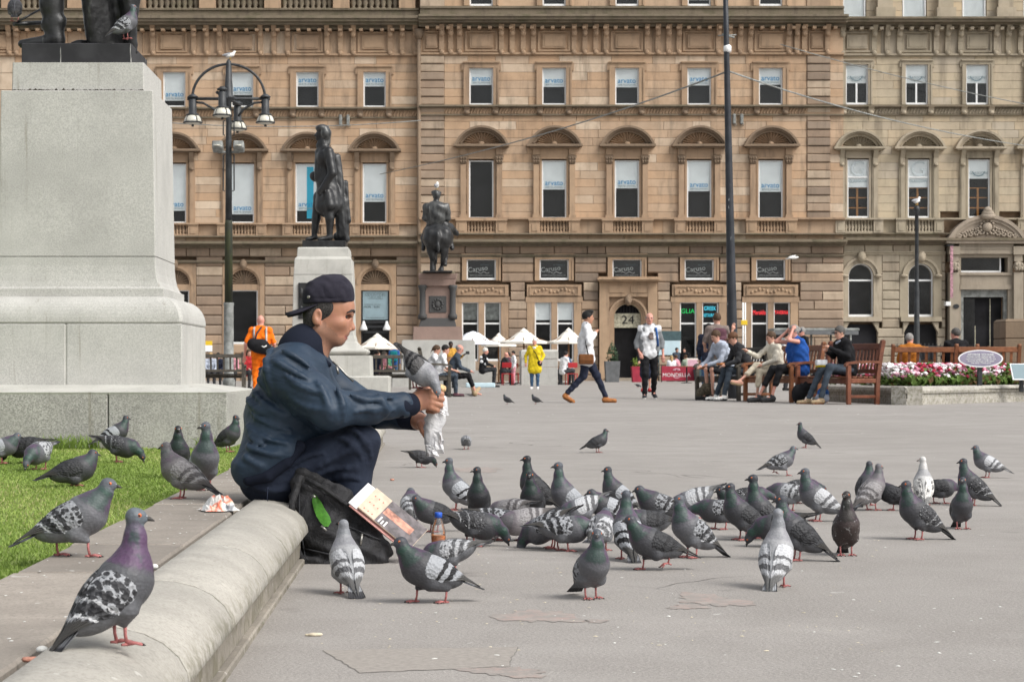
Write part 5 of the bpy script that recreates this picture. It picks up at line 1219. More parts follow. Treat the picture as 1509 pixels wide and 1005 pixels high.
for nm, c in (('petal_white', (.78, .74, .76)), ('petal_pink', (.62, .22, .33)), ('petal_red', (.42, .03, .07)), ('petal_pale', (.70, .42, .50)), ('leaf_green', (.09, .15, .03)), ('leaf_bronze', (.12, .07, .03))): simple(nm, c, .7, .25, 30)
def flowers():
    P = []; 
    while len(P) < 2300:
        u, v = gx.random(2); p = A + (Bq - A) * u + (Cq - A) * v * .98
        if p[1] > 42 or (p - A) @ (p - A) < .05: continue
        nd = np.array((-(Bq - A)[1], (Bq - A)[0])) / np.linalg.norm(Bq - A); dd = (p - A) @ nd
        nd2 = np.array(((Cq - A)[1], -(Cq - A)[0])) / np.linalg.norm(Cq - A); d2 = (p - A) @ nd2
        if dd < .34 or abs(d2) < .34: continue
        P.append((p[0], p[1], dd))
    vs, fs, mi = [], [], []
    for x, y, dd in P:
        low = dd < .75 and gx.random() < .75
        z = .28 + (gx.uniform(.08, .2) if low else gx.uniform(.22, .46)) 
        if low: m = 4 if gx.random() < .75 else 5
        else:
            w = math.sin(x * 5.3) + math.sin(y * 4.1 + x) + gx.normal(0, .5); m = 0 if w > .55 else 3 if w > .1 else 1 if w > -.55 else 2 if w > -1.5 else 4
        r = gx.uniform(.035, .065) * (1.25 if low else 1); o = len(vs)
        for i in range(6):
            a = i * 1.047 + gx.uniform(0, .6); rr = r * gx.uniform(.75, 1.2); vs.append((x + math.cos(a) * rr, y + math.sin(a) * rr, z + gx.uniform(-.03, .02) + (.06 if low and i % 2 else 0)))
        vs.append((x, y, z + r * .6)); vs.append((x, y, z - r))
        fs += [(o + i, o + (i + 1) % 6, o + 6) for i in range(6)] + [(o + (i + 1) % 6, o + i, o + 7) for i in range(6)]; mi += [m] * 12
        for q in range(2):
            o = len(vs); a = gx.uniform(0, 6.28); rr = gx.uniform(.05, .1); zz_ = gx.uniform(.3, z)
            vs += [(x, y, zz_), (x + math.cos(a) * rr, y + math.sin(a) * rr, zz_ + .05), (x + math.cos(a + .7) * rr, y + math.sin(a + .7) * rr, zz_ + .02)]; fs.append((o, o + 1, o + 2)); mi.append(4)
    return make_mesh('flowers', vs, fs, ['petal_white', 'petal_pink', 'petal_red', 'petal_pale', 'leaf_green', 'leaf_bronze'], mi)
add('flowers', flowers(), fb, world=True, kind='stuff')
simple('sign_violet', (.22, .20, .27), .5, .08, 8)
YO = 38.6; c = pt(1445, 528.5, YO); ko = YO / F
os_ = thing('oval_sign', 'oval violet sign with pale lines of writing on a black post in the flower bed', 'sign', (c.x, YO, .27))
add('post', MB().mat('lamp_black').cbox(c.x - .045, c.x + .045, YO + .03, YO + .11, .2, c.z, .01).mesh('post'), os_, world=True)
ell_ = [(math.cos(a), math.sin(a)) for a in [2 * math.pi * i / 36 for i in range(36)]]
rm = Euler((R(-12), 0, 0))
add('border', MB().mat('white_paint').prism([(x * 33 * ko, y * 13 * ko) for x, y in ell_], -.01, .02).mesh('border'), os_, c, rot=rm, world=True)
fc = add('face', MB().mat('sign_violet').prism([(x * 31 * ko, y * 11.6 * ko) for x, y in ell_], -.014, -.0).mesh('face'), os_, c, rot=rm, world=True)
def onface(x, z): return c + rm.to_matrix() @ Vector((x, -.018, z))
text('lettering', 'GEORGE SQUARE', .062, 'letter_white', fc, onface(0, .072), rot=Euler((R(90 - 12), 0, 0)))
for i, s in enumerate(('Flowers kindly planted for all', 'visitors to enjoy. Please do not', 'feed the birds or walk upon', 'the beds. Thank you.')):
    text('lettering', s, .045, 'letter_white', fc, onface(0, .028 - i * .038), rot=Euler((R(90 - 12), 0, 0)))
YR = 43.0; a, b = (1481 - CX) * YR / F, (1545 - CX) * YR / F; zt = H - (470 - CY) * YR / F
stone('pillar_stone', [(.22, .165, .115)], .5)
pl = thing('stone_pillar', 'square brown stone pillar at the right edge of the photo', 'pillar', ((a + b) / 2, YR + .45, 0))
add('lower_block', MB().mat('pillar_stone').cbox(a, b, YR, YR + .9, 0, zt - .42, .02).mesh('lower_block'), pl, world=True); add('upper_block', MB().mat('pillar_stone').cbox(a, b, YR, YR + .9, zt - .414, zt - .05, .02).mesh('upper_block'), pl, world=True)
sq_ = sq_rings(MB().mat('pillar_stone'), (a + b) / 2, YR + .45, [((b - a) / 2, .45, zt - .05), ((b - a) / 2 - .05, .4, zt)], .01); add('cap_stone', sq_.mesh('cap_stone'), pl, world=True)
YI = 39.0; c = pt(1507, 548, YI)
ib = thing('notice_board', 'tilted pale information board at the right edge in front of the stone pillar', 'board', (c.x, YI, .27))
Mx = Matrix.Translation(c) @ Matrix.Rotation(R(-35), 4, 'X')
add('panel', MB().mat('blind_white').cbox(-.22, .22, -.012, .012, -.19, .19, .006, Mx).mesh('panel'), ib, world=True); add('face', MB().mat('letter_grey').cbox(-.2, .2, -.016, -.0125, -.17, .17, .001, Mx).mesh('face'), ib, world=True)
add('post', MB().mat('lamp_black').cbox(c.x - .04, c.x + .04, YI + .05, YI + .12, .2, c.z, .01).mesh('post'), ib, world=True)

# ------------------------------------------------------------------ the café terrace in front of the facade
simple('canvas_cream', (.78, .74, .66), .85, .04, 3); simple('canvas_white', (.78, .80, .86), .85, .04, 3); simple('canvas_red', (.34, .035, .06), .8, .12, 4)
simple('planter_teal', (.06, .10, .11), .7, .15, 5); simple('planter_grey', (.13, .135, .14), .7, .15, 5); simple('chair_red', (.36, .02, .025), .5, .1, 5); simple('table_wood', (.20, .10, .045), .6, .2, 6)
YU = 86.0
def parasol(label, px, ptop, prim_, hw, Y, m, drop=6, vent=True):
    k_ = Y / F; c = pt(px, ptop, Y); zr = H - (prim_ - CY) * k_; w = hw * k_
    t = thing('parasol', label, 'parasol', (c.x, Y, 0), R(20), 'café parasols')
    n = 8; mb = MB().mat(m); rs = []
    for f, dz in ((0, 0), (.25, -.01), (.6, .03), (1, 0)):
        z = c.z + (zr - c.z) * f - dz * 3; rs.append([Vector((math.cos(2 * math.pi * (i + .5) / n) * max(w * f, .02), math.sin(2 * math.pi * (i + .5) / n) * max(w * f, .02), z)) for i in range(n)])
    mb.rings(rs, True, False, False); v = rs[-1]; mb.rings([v, [p * 1.004 - Vector((0, 0, drop * k_ * .5)) for p in v]], True, False, False); add('canopy', mb.mesh('canopy'), t)
    if vent: add('vent', MB().mat(m).lathe([(w * .2, c.z - (c.z - zr) * .14), (w * .18, c.z - (c.z - zr) * .06), (.02, c.z + .1)], n=8).mesh('vent'), t)
    add('pole', MB().mat('table_wood').lathe([(.04, .05), (.04, c.z - .02)], n=8).lathe([(.3, 0), (.3, .05)], n=10).mesh('pole'), t)
    mb = MB().mat('table_wood')
    for i in range(n): a_ = 2 * math.pi * (i + .5) / n; mb.tube([(0, 0, c.z - .1), (math.cos(a_) * w * .95, math.sin(a_) * w * .95, zr - .01)], .015, 4)
    add('ribs', mb.mesh('ribs'), t)
parasol('cream parasol just right of the face of the man in the cap', 556, 495, 512, 40, 80, 'canvas_cream')
parasol('bluish white parasol right of the rider\'s pedestal', 697, 488, 505, 40, 84, 'canvas_white', vent=False)
parasol('low cream parasol half hidden behind the larger cream one', 735, 494, 508, 26, 92, 'canvas_cream')
parasol('large cream parasol above the woman in the yellow coat', 772, 487, 504, 38, 88, 'canvas_cream')
parasol('cream parasol partly behind the man in the white jacket', 838, 486.5, 504, 32, 86, 'canvas_cream')
def cafe_table(label, px, Y):
    x = (px - CX) * Y / F; t = thing('cafe_table', label, 'table', (x, Y, 0), 0, 'café tables')
    add('table_top', cached('ctt', lambda: MB().mat('table_wood').cbox(-.4, .4, -.4, .4, .72, .75, .01).mesh('table_top')), t); add('pedestal', cached('ctp', lambda: MB().mat('lamp_black').lathe([(.25, 0), (.25, .02), (.03, .05), (.03, .72)], n=8).mesh('pedestal')), t)
def cafe_chair(px, Y, rz, label):
    x = (px - CX) * Y / F; t = thing('cafe_chair', label, 'chair', (x, Y, 0), R(rz), 'red café chairs')
    add('seat', cached('cc1', lambda: MB().mat('chair_red').cbox(-.21, .21, -.21, .21, .43, .46, .01).mesh('seat')), t); add('backrest', cached('cc2', lambda: MB().mat('chair_red').cbox(-.23, -.20, -.19, .19, .68, .88, .01).mesh('backrest')), t)
    for sx in (-1, 1):
        for sy in (-1, 1): add('leg', cached(('cc3'), lambda: MB().mat('chair_red').tube([(0, 0, 0), (0, 0, .43)], .018, 6).mesh('leg')), t, (sx * .19, sy * .19, 0))
for i, (px, Y, l) in enumerate(((752, 87, 'café table under the large cream parasol'), (828, 82, 'café table left of the man in the white jacket'), (1012, 90, 'café table behind the red banner'), (570, 78, 'café table under the parasol by the dark bench'))): cafe_table(l, px, Y)
for px, Y, rz, l in ((748, 79, 80, 'red café chair at the stone box, behind the white bag'), (842, 80, 100, 'red café chair close behind the man in the white jacket'), (757, 88, -90, 'red café chair against the facade behind the big parasol')): cafe_chair(px, Y, rz, l)
YBn = 99.0; kb = YBn / F; bx0, bx1 = (975 - CX) * kb, (1025 - CX) * kb; zb0, zb1 = .05, H - (539.5 - CY) * kb
bn = thing('banner_screen', 'dark red café screen printed with a white crest and name', 'banner', ((bx0 + bx1) / 2, YBn, 0))
cl = add('cloth', MB().mat('canvas_red').cbox(bx0, bx1, YBn, YBn + .04, zb0, zb1, .01).mesh('cloth'), bn, world=True)
for x in (bx0, bx1): add('post', MB().mat('lamp_black').tube([(x, YBn + .06, 0), (x, YBn + .06, zb1 + .05)], .03, 6).mesh('post'), bn, world=True)
text('lettering', 'MONDELLA', .26, 'letter_white', cl, ((bx0 + bx1) / 2 - .1, YBn - .004, (zb0 + zb1) / 2 - .08))
mb = MB().mat('petal_pale'); cc = ((bx0 + bx1) / 2 - .1, (zb0 + zb1) / 2 + .17)
for i in range(7): a_ = R(20 + i * 23.3); mb.tube([(cc[0] + .05 * math.cos(a_), YBn - .005, cc[1] - .04 + .05 * math.sin(a_)), (cc[0] + .2 * math.cos(a_), YBn - .005, cc[1] - .04 + .14 * math.sin(a_))], .018, 4)
mb.arc(cc[0], cc[1] - .2, .18, .21, R(200), R(340), YBn - .008, YBn - .002, 8); add('crest', mb.mesh('crest'), cl, world=True)
def leafball(c, r, n, seed, mats_, hz=1.):
    g = np.random.default_rng(seed); vs, fs, mi = [], [], []
    for i in range(n):
        d_ = g.normal(0, 1, 3); d_ /= np.linalg.norm(d_); p = np.array(c) + d_ * np.array((r, r, r * hz)) * g.uniform(.55, 1.0); s = r * g.uniform(.14, .3); u_ = g.normal(0, 1, 3); u_ /= np.linalg.norm(u_); w_ = np.cross(u_, d_); o = len(vs)
        vs += [p - u_ * s, p + w_ * s * .5, p + u_ * s, p - w_ * s * .5]; fs.append((o, o + 1, o + 2, o + 3)); mi.append(int(g.integers(0, len(mats_))))
    return make_mesh('foliage', np.array(vs), fs, mats_, mi)
simple('leaf_dark', (.035, .065, .03), .7, .3, 20); simple('leaf_lime', (.20, .28, .05), .7, .3, 20)
def planter(label, px, Y, w, h, m, leaf, lr, cone=False, seed=1, name='planter', py_=None):
    x = (px - CX) * Y / F; t = thing(name, label, 'planter', (x, Y, 0), 0, 'planters along the café terrace')
    add('pot', sq_rings(MB().mat(m), 0, 0, [(w * .85, 0), (w, h), (w * .9, h), (w * .88, h - .05)], .01).mesh('pot'), t)
    if cone:
        g = np.random.default_rng(seed); me = leafball((0, 0, h + lr), lr, 260, seed, leaf, 1.6)
        co = np.zeros(len(me.vertices) * 3, np.float32); me.vertices.foreach_get('co', co); co = co.reshape(-1, 3); f = np.clip(1.25 - (co[:, 2] - h + lr * .6) / (lr * 3.4), .15, 1); co[:, :2] *= f[:, None]; me.vertices.foreach_set('co', co.ravel())
    else: me = leafball((0, 0, h + lr * .6), lr, 160, seed, leaf, .8)
    add('foliage', me, t)
planter('tall grey planter with a clipped conifer left of the doorway marked 24', 902, 97, .36, 1.0, 'planter_grey', ['leaf_dark'], .38, True, 3)
planter('dark red planter with pale green leaves right of the doorway marked 24', 940, 97, .32, .75, 'canvas_red', ['leaf_lime', 'leaf_green'], .33, False, 4)
planter('long teal planter with yellow-green leaves at the right end of the red screen', 1039, 98.5, .52, .62, 'planter_teal', ['leaf_lime', 'leaf_green'], .42, False, 5)
x = (1021 - CX) * 100 / F
mbx = MB().mat('canvas_cream').cbox(x - .3, x + .3, 100, 100.05, .5, 1.15, .01); mbx.mat('petal_pale').cbox(x - .24, x + .24, 99.985, 99.999, .58, 1.08, .002); mbx.mat('table_wood').tube([(x - .25, 100.1, 0), (x - .2, 100.06, .5)], .02, 5).tube([(x + .25, 100.1, 0), (x + .2, 100.06, .5)], .02, 5)
add('menu_easel', make_mesh('menu_easel', [tuple(Vector(v) - Vector((x, 100, 0))) for v in mbx.v], mbx.f, mbx.mats, mbx.mi), None, (x, 100, 0), label='pale picture board on legs behind the teal planter', category='board')
x = (986 - CX) * 106 / F
mb = MB().mat('letter_blue' if 0 else 'sign_blue').cbox(-.6, .6, 0, .06, 1.35, 2.1, .01); mb.mat('planter_teal').cbox(-.65, .65, .0, .05, 2.1, 2.6, .01).tube([(-.5, .1, 0), (-.5, .03, 1.36)], .03, 6).tube([(.5, .1, 0), (.5, .03, 1.36)], .03, 6)
add('menu_board', mb.mesh('menu_board'), None, (x, 106.2, 0), label='blue-topped menu board against the facade right of the door marked 24', category='board')
# the stone box behind the woman in yellow
YX = 80.; kx = YX / F; xb = (795 - CX) * kx
sb = thing('stone_box', 'big square grey stone planter box behind the woman in the yellow coat', 'planter', (xb, YX + .75, 0))
hx = 27 * kx
add('lower_slab', sq_rings(MB().mat('granite'), xb, YX + .75, [(hx, 0), (hx, H - (541 - CY) * kx)], .02).mesh('lower_slab'), sb, world=True); add('upper_slab', sq_rings(MB().mat('granite'), xb, YX + .75, [(hx, H - (540.4 - CY) * kx), (hx, H - (528.6 - CY) * kx)], .02).mesh('upper_slab'), sb, world=True)
add('rim', sq_rings(MB().mat('granite_pale'), xb, YX + .75, [(hx + .02, H - (528.2 - CY) * kx), (hx + .02, H - (518 - CY) * kx), (hx - .05, H - (515 - CY) * kx)], .02).mesh('rim'), sb, world=True)
# bus shelter, stop pole, railings
YBs = 92.; kq = YBs / F; x0, x1 = (1136 - CX) * kq, (1262 - CX) * kq; zr = H - (484 - CY) * kq
bs = thing('bus_shelter', 'grey flat-roofed bus shelter behind the benches', 'bus shelter', ((x0 + x1) / 2, YBs, 0))
add('roof', MB().mat('galvanised').cbox(x0, x1, YBs - .7, YBs + .8, zr - .12, zr, .03).mesh('roof'), bs, world=True); add('fascia', MB().mat('planter_grey').cbox(x0 + .05, x1 - .05, YBs - .72, YBs - .66, zr - .3, zr - .125, .01).mesh('fascia'), bs, world=True)
for x in np.linspace(x0 + .15, x1 - .15, 5): add('post', MB().mat('galvanised').tube([(x, YBs + .6, 0), (x, YBs + .6, zr - .1)], .05, 8).mesh('post'), bs, world=True)
for a, b in zip(np.linspace(x0 + .15, x1 - .15, 5), np.linspace(x0 + .15, x1 - .15, 5)[1:]): add('glass_panel', MB().mat('glass').box(a + .06, b - .06, YBs + .59, YBs + .61, .3, zr - .35).mesh('glass_panel'), bs, world=True)
a = (1150 - CX) * kq; add('poster_case', MB().mat('galvanised').cbox(a - .1, a + .75, YBs - .7, YBs - .55, .25, H - (490 - CY) * kq - .25, .03).mesh('poster_case'), bs, world=True); add('poster', MB().mat('blind_white').box(a - .02, a + .67, YBs - .72, YBs - .705, .4, H - (490 - CY) * kq - .38).mesh('poster'), bs, world=True)
YT = 90.; kt = YT / F; xt = (1096.5 - CX) * kt
bp = thing('bus_stop', 'pale bus stop pole with a yellow plate, right of the black mast', 'bus stop', (xt, YT, 0))
add('pole', MB().mat('white_paint').tube([(xt - .05, YT, 0), (xt - .05, YT, H - (446 - CY) * kt)], .035, 6).tube([(xt + .05, YT, 0), (xt + .05, YT, H - (446 - CY) * kt)], .035, 6).mesh('pole'), bp, world=True)
add('plate', MB().mat('sign_yellow').cbox(xt - .14, xt + .14, YT - .05, YT - .02, H - (479 - CY) * kt, H - (472 - CY) * kt, .01).mesh('plate'), bp, world=True)
def railing(label, pxa, pxb, Y, zt, step=.13, z0=0.):
    a, b = (pxa - CX) * Y / F, (pxb - CX) * Y / F; t = thing('railing', label, 'railing', ((a + b) / 2, Y, 0), 0, 'black area railings')
    add('rail', MB().mat('iron_black').tube([(a, Y, zt - .12), (b, Y, zt - .12)], .025, 6).tube([(a, Y, .15), (b, Y, .15)], .02, 6).mesh('rail'), t, world=True)
    me = cached(('rb', zt), lambda: MB().mat('iron_black').tube([(0, 0, 0), (0, 0, zt - .05)], .014, 5).lathe([(.014, zt - .06), (.03, zt - .02), (.002, zt + .05)], n=5).mesh('railing_bar')); n = int((b - a) / step)
    for i in range(n + 1): add('railing_bar', me, t, (a + (b - a) * i / n, Y, 0), world=True)
railing('black railings under the arched window nearest the bus shelter', 1246, 1300, 104.5, 1.9, .2); railing('black railings between the slim post and the carved portal', 1322, 1392, 104.5, 1.9, .2)
railing('low black railing under the windows with green and blue neon', 1000, 1052, 105.5, 1.35, .2)
# ------------------------------------------------------------------ people of the square
def skinmat(name, col, ruddy):
    t = NT(name); v = t.obj(); c = t.mix(t.step(t.noise(v, 16, 3), .35, .7), col, ruddy); b = t.bsdf(c, .5, .35, 0, t.bump(t.noise(v, 220, 2), .15, .002))
    b.inputs['Subsurface Weight'].default_value = .12; b.inputs['Subsurface Radius'].default_value = (.012, .005, .003); return t.m
skinmat('skin_fair', (.52, .30, .22), (.58, .30, .23)); skinmat('skin_pink', (.56, .29, .23), (.60, .27, .21)); skinmat('skin_tan', (.42, .225, .145), (.46, .23, .155)); skinmat('skin_dark', (.055, .03, .02), (.07, .035, .025))
def cloth(name, col, var=.22, bump=.35, rough=.9, scale=9.):
    t = NT(name); v = t.obj(); c = t.mix(t.step(t.noise(v, scale, 4), .3, .7), scol(col, 1 - var), scol(col, 1 + var)); wv = t.noise(v, 420, 2)
    t.bsdf(c, rough, .2, 0, t.bump(t.math('ADD', t.noise(v, 24, 3, .6, .8), t.math('MULTIPLY', wv, .12)), bump, .02)); return t.m
for nm, c in dict(cl_white=(.66, .67, .69), cl_offwhite=(.60, .56, .47), cl_navy=(.018, .022, .04), cl_black=(.013, .013, .015), cl_charcoal=(.035, .036, .04), cl_grey=(.19, .20, .21), cl_lightgrey=(.38, .42, .50), cl_yellow=(.62, .47, .02), cl_jean=(.045, .09, .16), cl_royal=(.02, .085, .33), cl_orange=(.85, .17, .01), cl_rust=(.42, .15, .025), cl_cream=(.55, .49, .38), cl_taupe=(.20, .16, .145), cl_pink=(.55, .25, .30), cl_green=(.07, .22, .13), cl_teal=(.01, .15, .17), cl_blue=(.03, .10, .30), cl_maroon=(.10, .045, .06), cl_brown=(.16, .065, .025), cl_tanleather=(.36, .14, .045), cl_sage=(.22, .27, .21), cl_ochre=(.50, .27, .05), cl_reflect=(.42, .42, .42), cl_beige=(.38, .28, .17), cl_red=(.40, .03, .035), cl_slate=(.05, .065, .085)).items(): cloth(nm, c)
for nm, c in dict(hair_black=(.012, .011, .011), hair_brown=(.07, .04, .022), hair_grey=(.23, .22, .21), hair_white=(.56, .55, .52), hair_blond=(.36, .24, .11), hair_darkgrey=(.085, .08, .075), cap_brown=(.11, .05, .025), sole_white=(.70, .70, .68), shoe_black=(.018, .018, .018), shoe_tan=(.33, .13, .04), shoe_sand=(.32, .24, .15), eye_dark=(.015, .012, .01), lip=(.36, .13, .11)).items(): simple(nm, c, .7, .3, 40, .5, 200, .003)
A_ = np.array
def stand(): return dict(pel=A_((0, 0, .93)), che=A_((0, 0, 1.26)), nec=A_((.0, 0, 1.45)), hea=A_((.035, 0, 1.60)), sl=A_((0, .17, 1.40)), sr=A_((0, -.17, 1.40)), el=A_((-.03, .23, 1.13)), er=A_((-.03, -.23, 1.13)), wl=A_((.06, .23, .89)), wr=A_((.06, -.23, .89)),
    hl=A_((0, .085, .90)), hr=A_((0, -.085, .90)), kl=A_((.02, .10, .49)), kr=A_((.02, -.10, .49)), al=A_((-.01, .10, .09)), ar=A_((-.01, -.10, .09)), tl=A_((.15, .115, .03)), tr=A_((.15, -.115, .03)))
def sit(z=.45, lean=.1, foot=.42, fz=0., headfwd=.05):
    p = z + .11
    return dict(pel=A_((0, 0, p)), che=A_((lean * .6, 0, p + .33)), nec=A_((lean * 1.1, 0, p + .51)), hea=A_((lean * 1.1 + headfwd, 0, p + .65)), sl=A_((lean, .17, p + .46)), sr=A_((lean, -.17, p + .46)), el=A_((lean + .08, .22, p + .2)), er=A_((lean + .08, -.22, p + .2)), wl=A_((lean + .30, .14, p + .12)), wr=A_((lean + .30, -.14, p + .12)),
        hl=A_((.02, .09, p - .02)), hr=A_((.02, -.09, p - .02)), kl=A_((.44, .11, p + .0)), kr=A_((.44, -.11, p + .0)), al=A_((foot, .11, .09 + fz)), ar=A_((foot, -.11, .09 + fz)), tl=A_((foot + .16, .12, .03 + fz)), tr=A_((foot + .16, -.12, .03 + fz)))
def walk(st=.36):
    j = stand(); j.update(kl=A_((.20, .09, .50)), al=A_((st, .09, .10)), tl=A_((st + .15, .1, .04)), kr=A_((-.06, -.09, .49)), ar=A_((-st, -.09, .17)), tr=A_((-st + .11, -.1, .035)), wl=A_((-.1, .24, .92)), wr=A_((.14, -.24, .92)))
    for k in j:
        if k in ('pel', 'che', 'nec', 'hea', 'sl', 'sr', 'hl', 'hr'): j[k] = j[k] + A_((0, 0, -.03))
    return j
def unit(v): return v / (np.linalg.norm(v) + 1e-9)
def handprims(w, e, side, m, curl=.5):
    d = unit(w - e); up = A_((0, 0, 1.)) if abs(d[2]) < .8 else A_((1., 0, 0)); s = unit(np.cross(d, up)); n = np.cross(s, d)
    pr = [cap(w, w + d * .03, .027, .027, .01, m), rbox(w + d * .055, (.035, .035, .035), .02, .01, m) if 0 else ell(w + d * .055, (.036, .036, .036), .01, m)]
    for i in range(4):
        b = w + d * .075 + s * (i - 1.5) * .019; L = (.07, .08, .076, .06)[i]; mid = b + d * L * .5; pr.append(cap(b, mid, .0105, .01, .004, m)); pr.append(cap(mid, mid + unit(d - n * curl) * L * .5, .01, .009, .004, m))
    pr.append(cap(w + d * .03 + s * side * .028, w + d * .075 + s * side * .048 - n * .01, .012, .01, .006, m)); return pr
def headprims(h, yaw, pitch, m, eye=None):
    Rm = (Matrix.Rotation(R(yaw), 3, 'Z') @ Matrix.Rotation(R(pitch), 3, 'Y')); Ra = A_([list(r) for r in Rm]); P = lambda x, y, z: h + Ra @ A_((x, y, z))
    pr = [ell(P(-.012, 0, .025), (.092, .074, .09), .02, m, Ra), ell(P(.025, 0, -.035), (.066, .056, .082), .03, m, Ra), cap(P(.062, -.016, -.092), P(.062, .016, -.092), .017, .017, .02, m), cap(P(.083, 0, .012), P(.103, 0, -.02), .010, .014, .012, m), cap(P(.078, -.03, .025), P(.078, .03, .025), .012, .012, .012, m),
          ell(P(-.008, .074, -.005), (.018, .01, .03), .006, m, Ra), ell(P(-.008, -.074, -.005), (.018, .01, .03), .006, m, Ra), cap(P(.076, -.018, -.055), P(.076, .018, -.055), .009, .009, .006, m)]
    for s in (-1, 1): pr.append(dict(ell(P(.094, s * .03, .003), (.012, .014, .009), .008, m, Ra), sub=True))
    return pr, P, Ra
def hairprims(P, Ra, style, m=0):
    if style == 'none': return []
    pr = [ell(P(-.018, 0, .032), (.102, .084, .1), .02, m, Ra)]
    if style in ('long', 'pony'): pr.append(cap(P(-.08, 0, .0), P(-.10, 0, -.12), .05, .035, .03, m))
    if style == 'long': pr += [cap(P(-.05, .055, .0), P(-.06, .07, -.17), .04, .03, .03, m), cap(P(-.05, -.055, .0), P(-.06, -.07, -.17), .04, .03, .03, m), cap(P(-.09, 0, -.1), P(-.1, 0, -.24), .06, .05, .04, m)]
    if style == 'bun': pr.append(ell(P(-.12, 0, .03), (.04, .045, .045), .02, m, Ra))
    if style == 'quiff': pr += [ell(P(.035, 0, .115), (.06, .065, .035), .02, m, Ra)]
    if style == 'rim': pr += [dict(ell(P(.0, 0, .12), (.13, .12, .10), .01, m, Ra), sub=True)]
    pr.append(dict(ell(P(.085, 0, -.035), (.075, .11, .085 if style != 'cap' else .1), .012, m, Ra), sub=True))
    if style not in ('long', 'bun'): pr.append(dict(ell(P(.0, 0, -.11), (.12, .12, .09), .01, m, Ra), sub=True))
    return pr
def figure(label, loc, rz, J, wear, size=1., vox=.014, group=None, look=(0, 5), extras=(), fat=1., mods=None):
    """one continuous body (skin) as the thing itself; clothes, hair and what is worn are its parts"""
    J = dict(J)
    if mods: J.update({k: A_(v) for k, v in mods.items()})
    sk = wear['skin']; mats = [sk]
    hp, P, Ra = headprims(J['hea'], look[0], look[1], 0)
    body = hp + [cap(J['nec'] - A_((0, 0, .03)), J['hea'] - A_((.02, 0, .06)), .055, .05, .03)]
    lat = lambda a, s: a + A_((0, s, 0))
    f = fat
    tor = lambda g: [cap(lat(J['pel'], .06 * f), lat(J['che'], .075 * f), .095 * f + g, .1 * f + g, .05), cap(lat(J['pel'], -.06 * f), lat(J['che'], -.075 * f), .095 * f + g, .1 * f + g, .05), cap(lat(J['che'], .07), lat(J['nec'], .02), .095 + g, .05 + g, .05), cap(lat(J['che'], -.07), lat(J['nec'], -.02), .095 + g, .05 + g, .05), cap(J['sl'], J['sr'], .062 + g, .062 + g, .05)]
    def arm(s, g, end=1.):
        S, E, W = J['s' + s], J['e' + s], J['w' + s]; q = [cap(S, E if end > .5 else S + (E - S) * .85, .054 + g, .042 + g, .03)]
        if end > .5: t = (end - .5) * 2; q.append(cap(E, E + (W - E) * t, .041 + g, .041 + g - (.012) * t, .025))
        return q
    def leg(s, g, end=1.):
        Hh, Kk, An = J['h' + s], J['k' + s], J['a' + s]; q = [cap(Hh, Hh + (Kk - Hh) * min(1, end * 2), .082 * f + g, .058 + g + .015 * (1 - min(1, end * 2)), .04)]
        if end > .5: t = (end - .5) * 2; q += [cap(Kk, Kk + (An - Kk) * t, .056 + g, .056 + g - (.02) * t, .03)]
        return q
    for s in 'lr':
        body += arm(s, -.006); body += handprims(J['w' + s], J['e' + s], 1 if s == 'l' else -1, 0, wear.get('curl', .5)); body += leg(s, -.012)
        body += [cap(J['a' + s] - A_((0, 0, .02)), J['t' + s] + A_((-.02, 0, .01)), .03, .022, .02)]
    body += [dict(q, r0=q['r0'] - .014, r1=q['r1'] - .014) for q in tor(0)]
    o = add('person', soft('person', body, vox, mats), None, loc, rz, (size,) * 3, label=label, category='person')
    if group: o['group'] = group
    if vox < .0155:
        mb = MB().mat('eye_dark')
        for s in (-1, 1): mb.sphere(tuple(P(.087, s * .03, .004)), (.006, .010, .0045), 8, 5); mb.tube([tuple(P(.088, s * .045, .024)), tuple(P(.094, s * .018, .026))], .005, 5)
        add('eyes', mb.mesh('eyes'), o); add('mouth', MB().mat('lip').tube([tuple(P(.082, -.02, -.055)), tuple(P(.087, 0, -.053)), tuple(P(.082, .02, -.055))], .005, 5).mesh('mouth'), o)
    hs_ = wear.get('hair')
    if hs_: add('hair', soft('hair', hairprims(P, Ra, hs_[1]), min(vox, .012), [hs_[0]]), o)
    if wear.get('cap'):
        m = wear['cap']; pr = [ell(P(-.012, 0, .045), (.108, .09, .088), .02, 0, Ra), dict(ell(P(.0, 0, -.055), (.2, .2, .085), .01, 0, Ra), sub=True), ell(P(.12, 0, .03), (.07, .065, .012), .02, 0, Ra)]; add('cap', soft('cap', pr, .011, [m]), o)
    nm, m, sl = wear['top']
    pr = tor(.014 * f) + [cap(lat(J['pel'], .06 * f) - A_((0, 0, .05)), lat(J['pel'], -.06 * f) - A_((0, 0, .05)), .108 * f, .108 * f, .05)] if wear.get('tuck') is None else tor(.01)
    e_ = dict(long=1., push=.8, short=.4, none=0)[sl]
    if e_:
        for s in 'lr': pr += arm(s, .012, e_)
    if wear.get('hood'): pr.append(cap(J['nec'] + A_((-.09, -.05, .0)), J['nec'] + A_((-.09, .05, .0)), .055, .055, .05))
    if wear.get('collar'): pr.append(cap(J['nec'] + A_((-.02, -.03, .02)), J['nec'] + A_((-.02, .03, .02)), .05, .05, .03))
    if wear.get('coat'): pr += [cap(lat(J['pel'], .07), lat(J['pel'], .08) - A_((0, 0, wear['coat'])), .12 * f, .14 * f, .06), cap(lat(J['pel'], -.07), lat(J['pel'], -.08) - A_((0, 0, wear['coat'])), .12 * f, .14 * f, .06)]
    sd = rnd.uniform(0, 9)
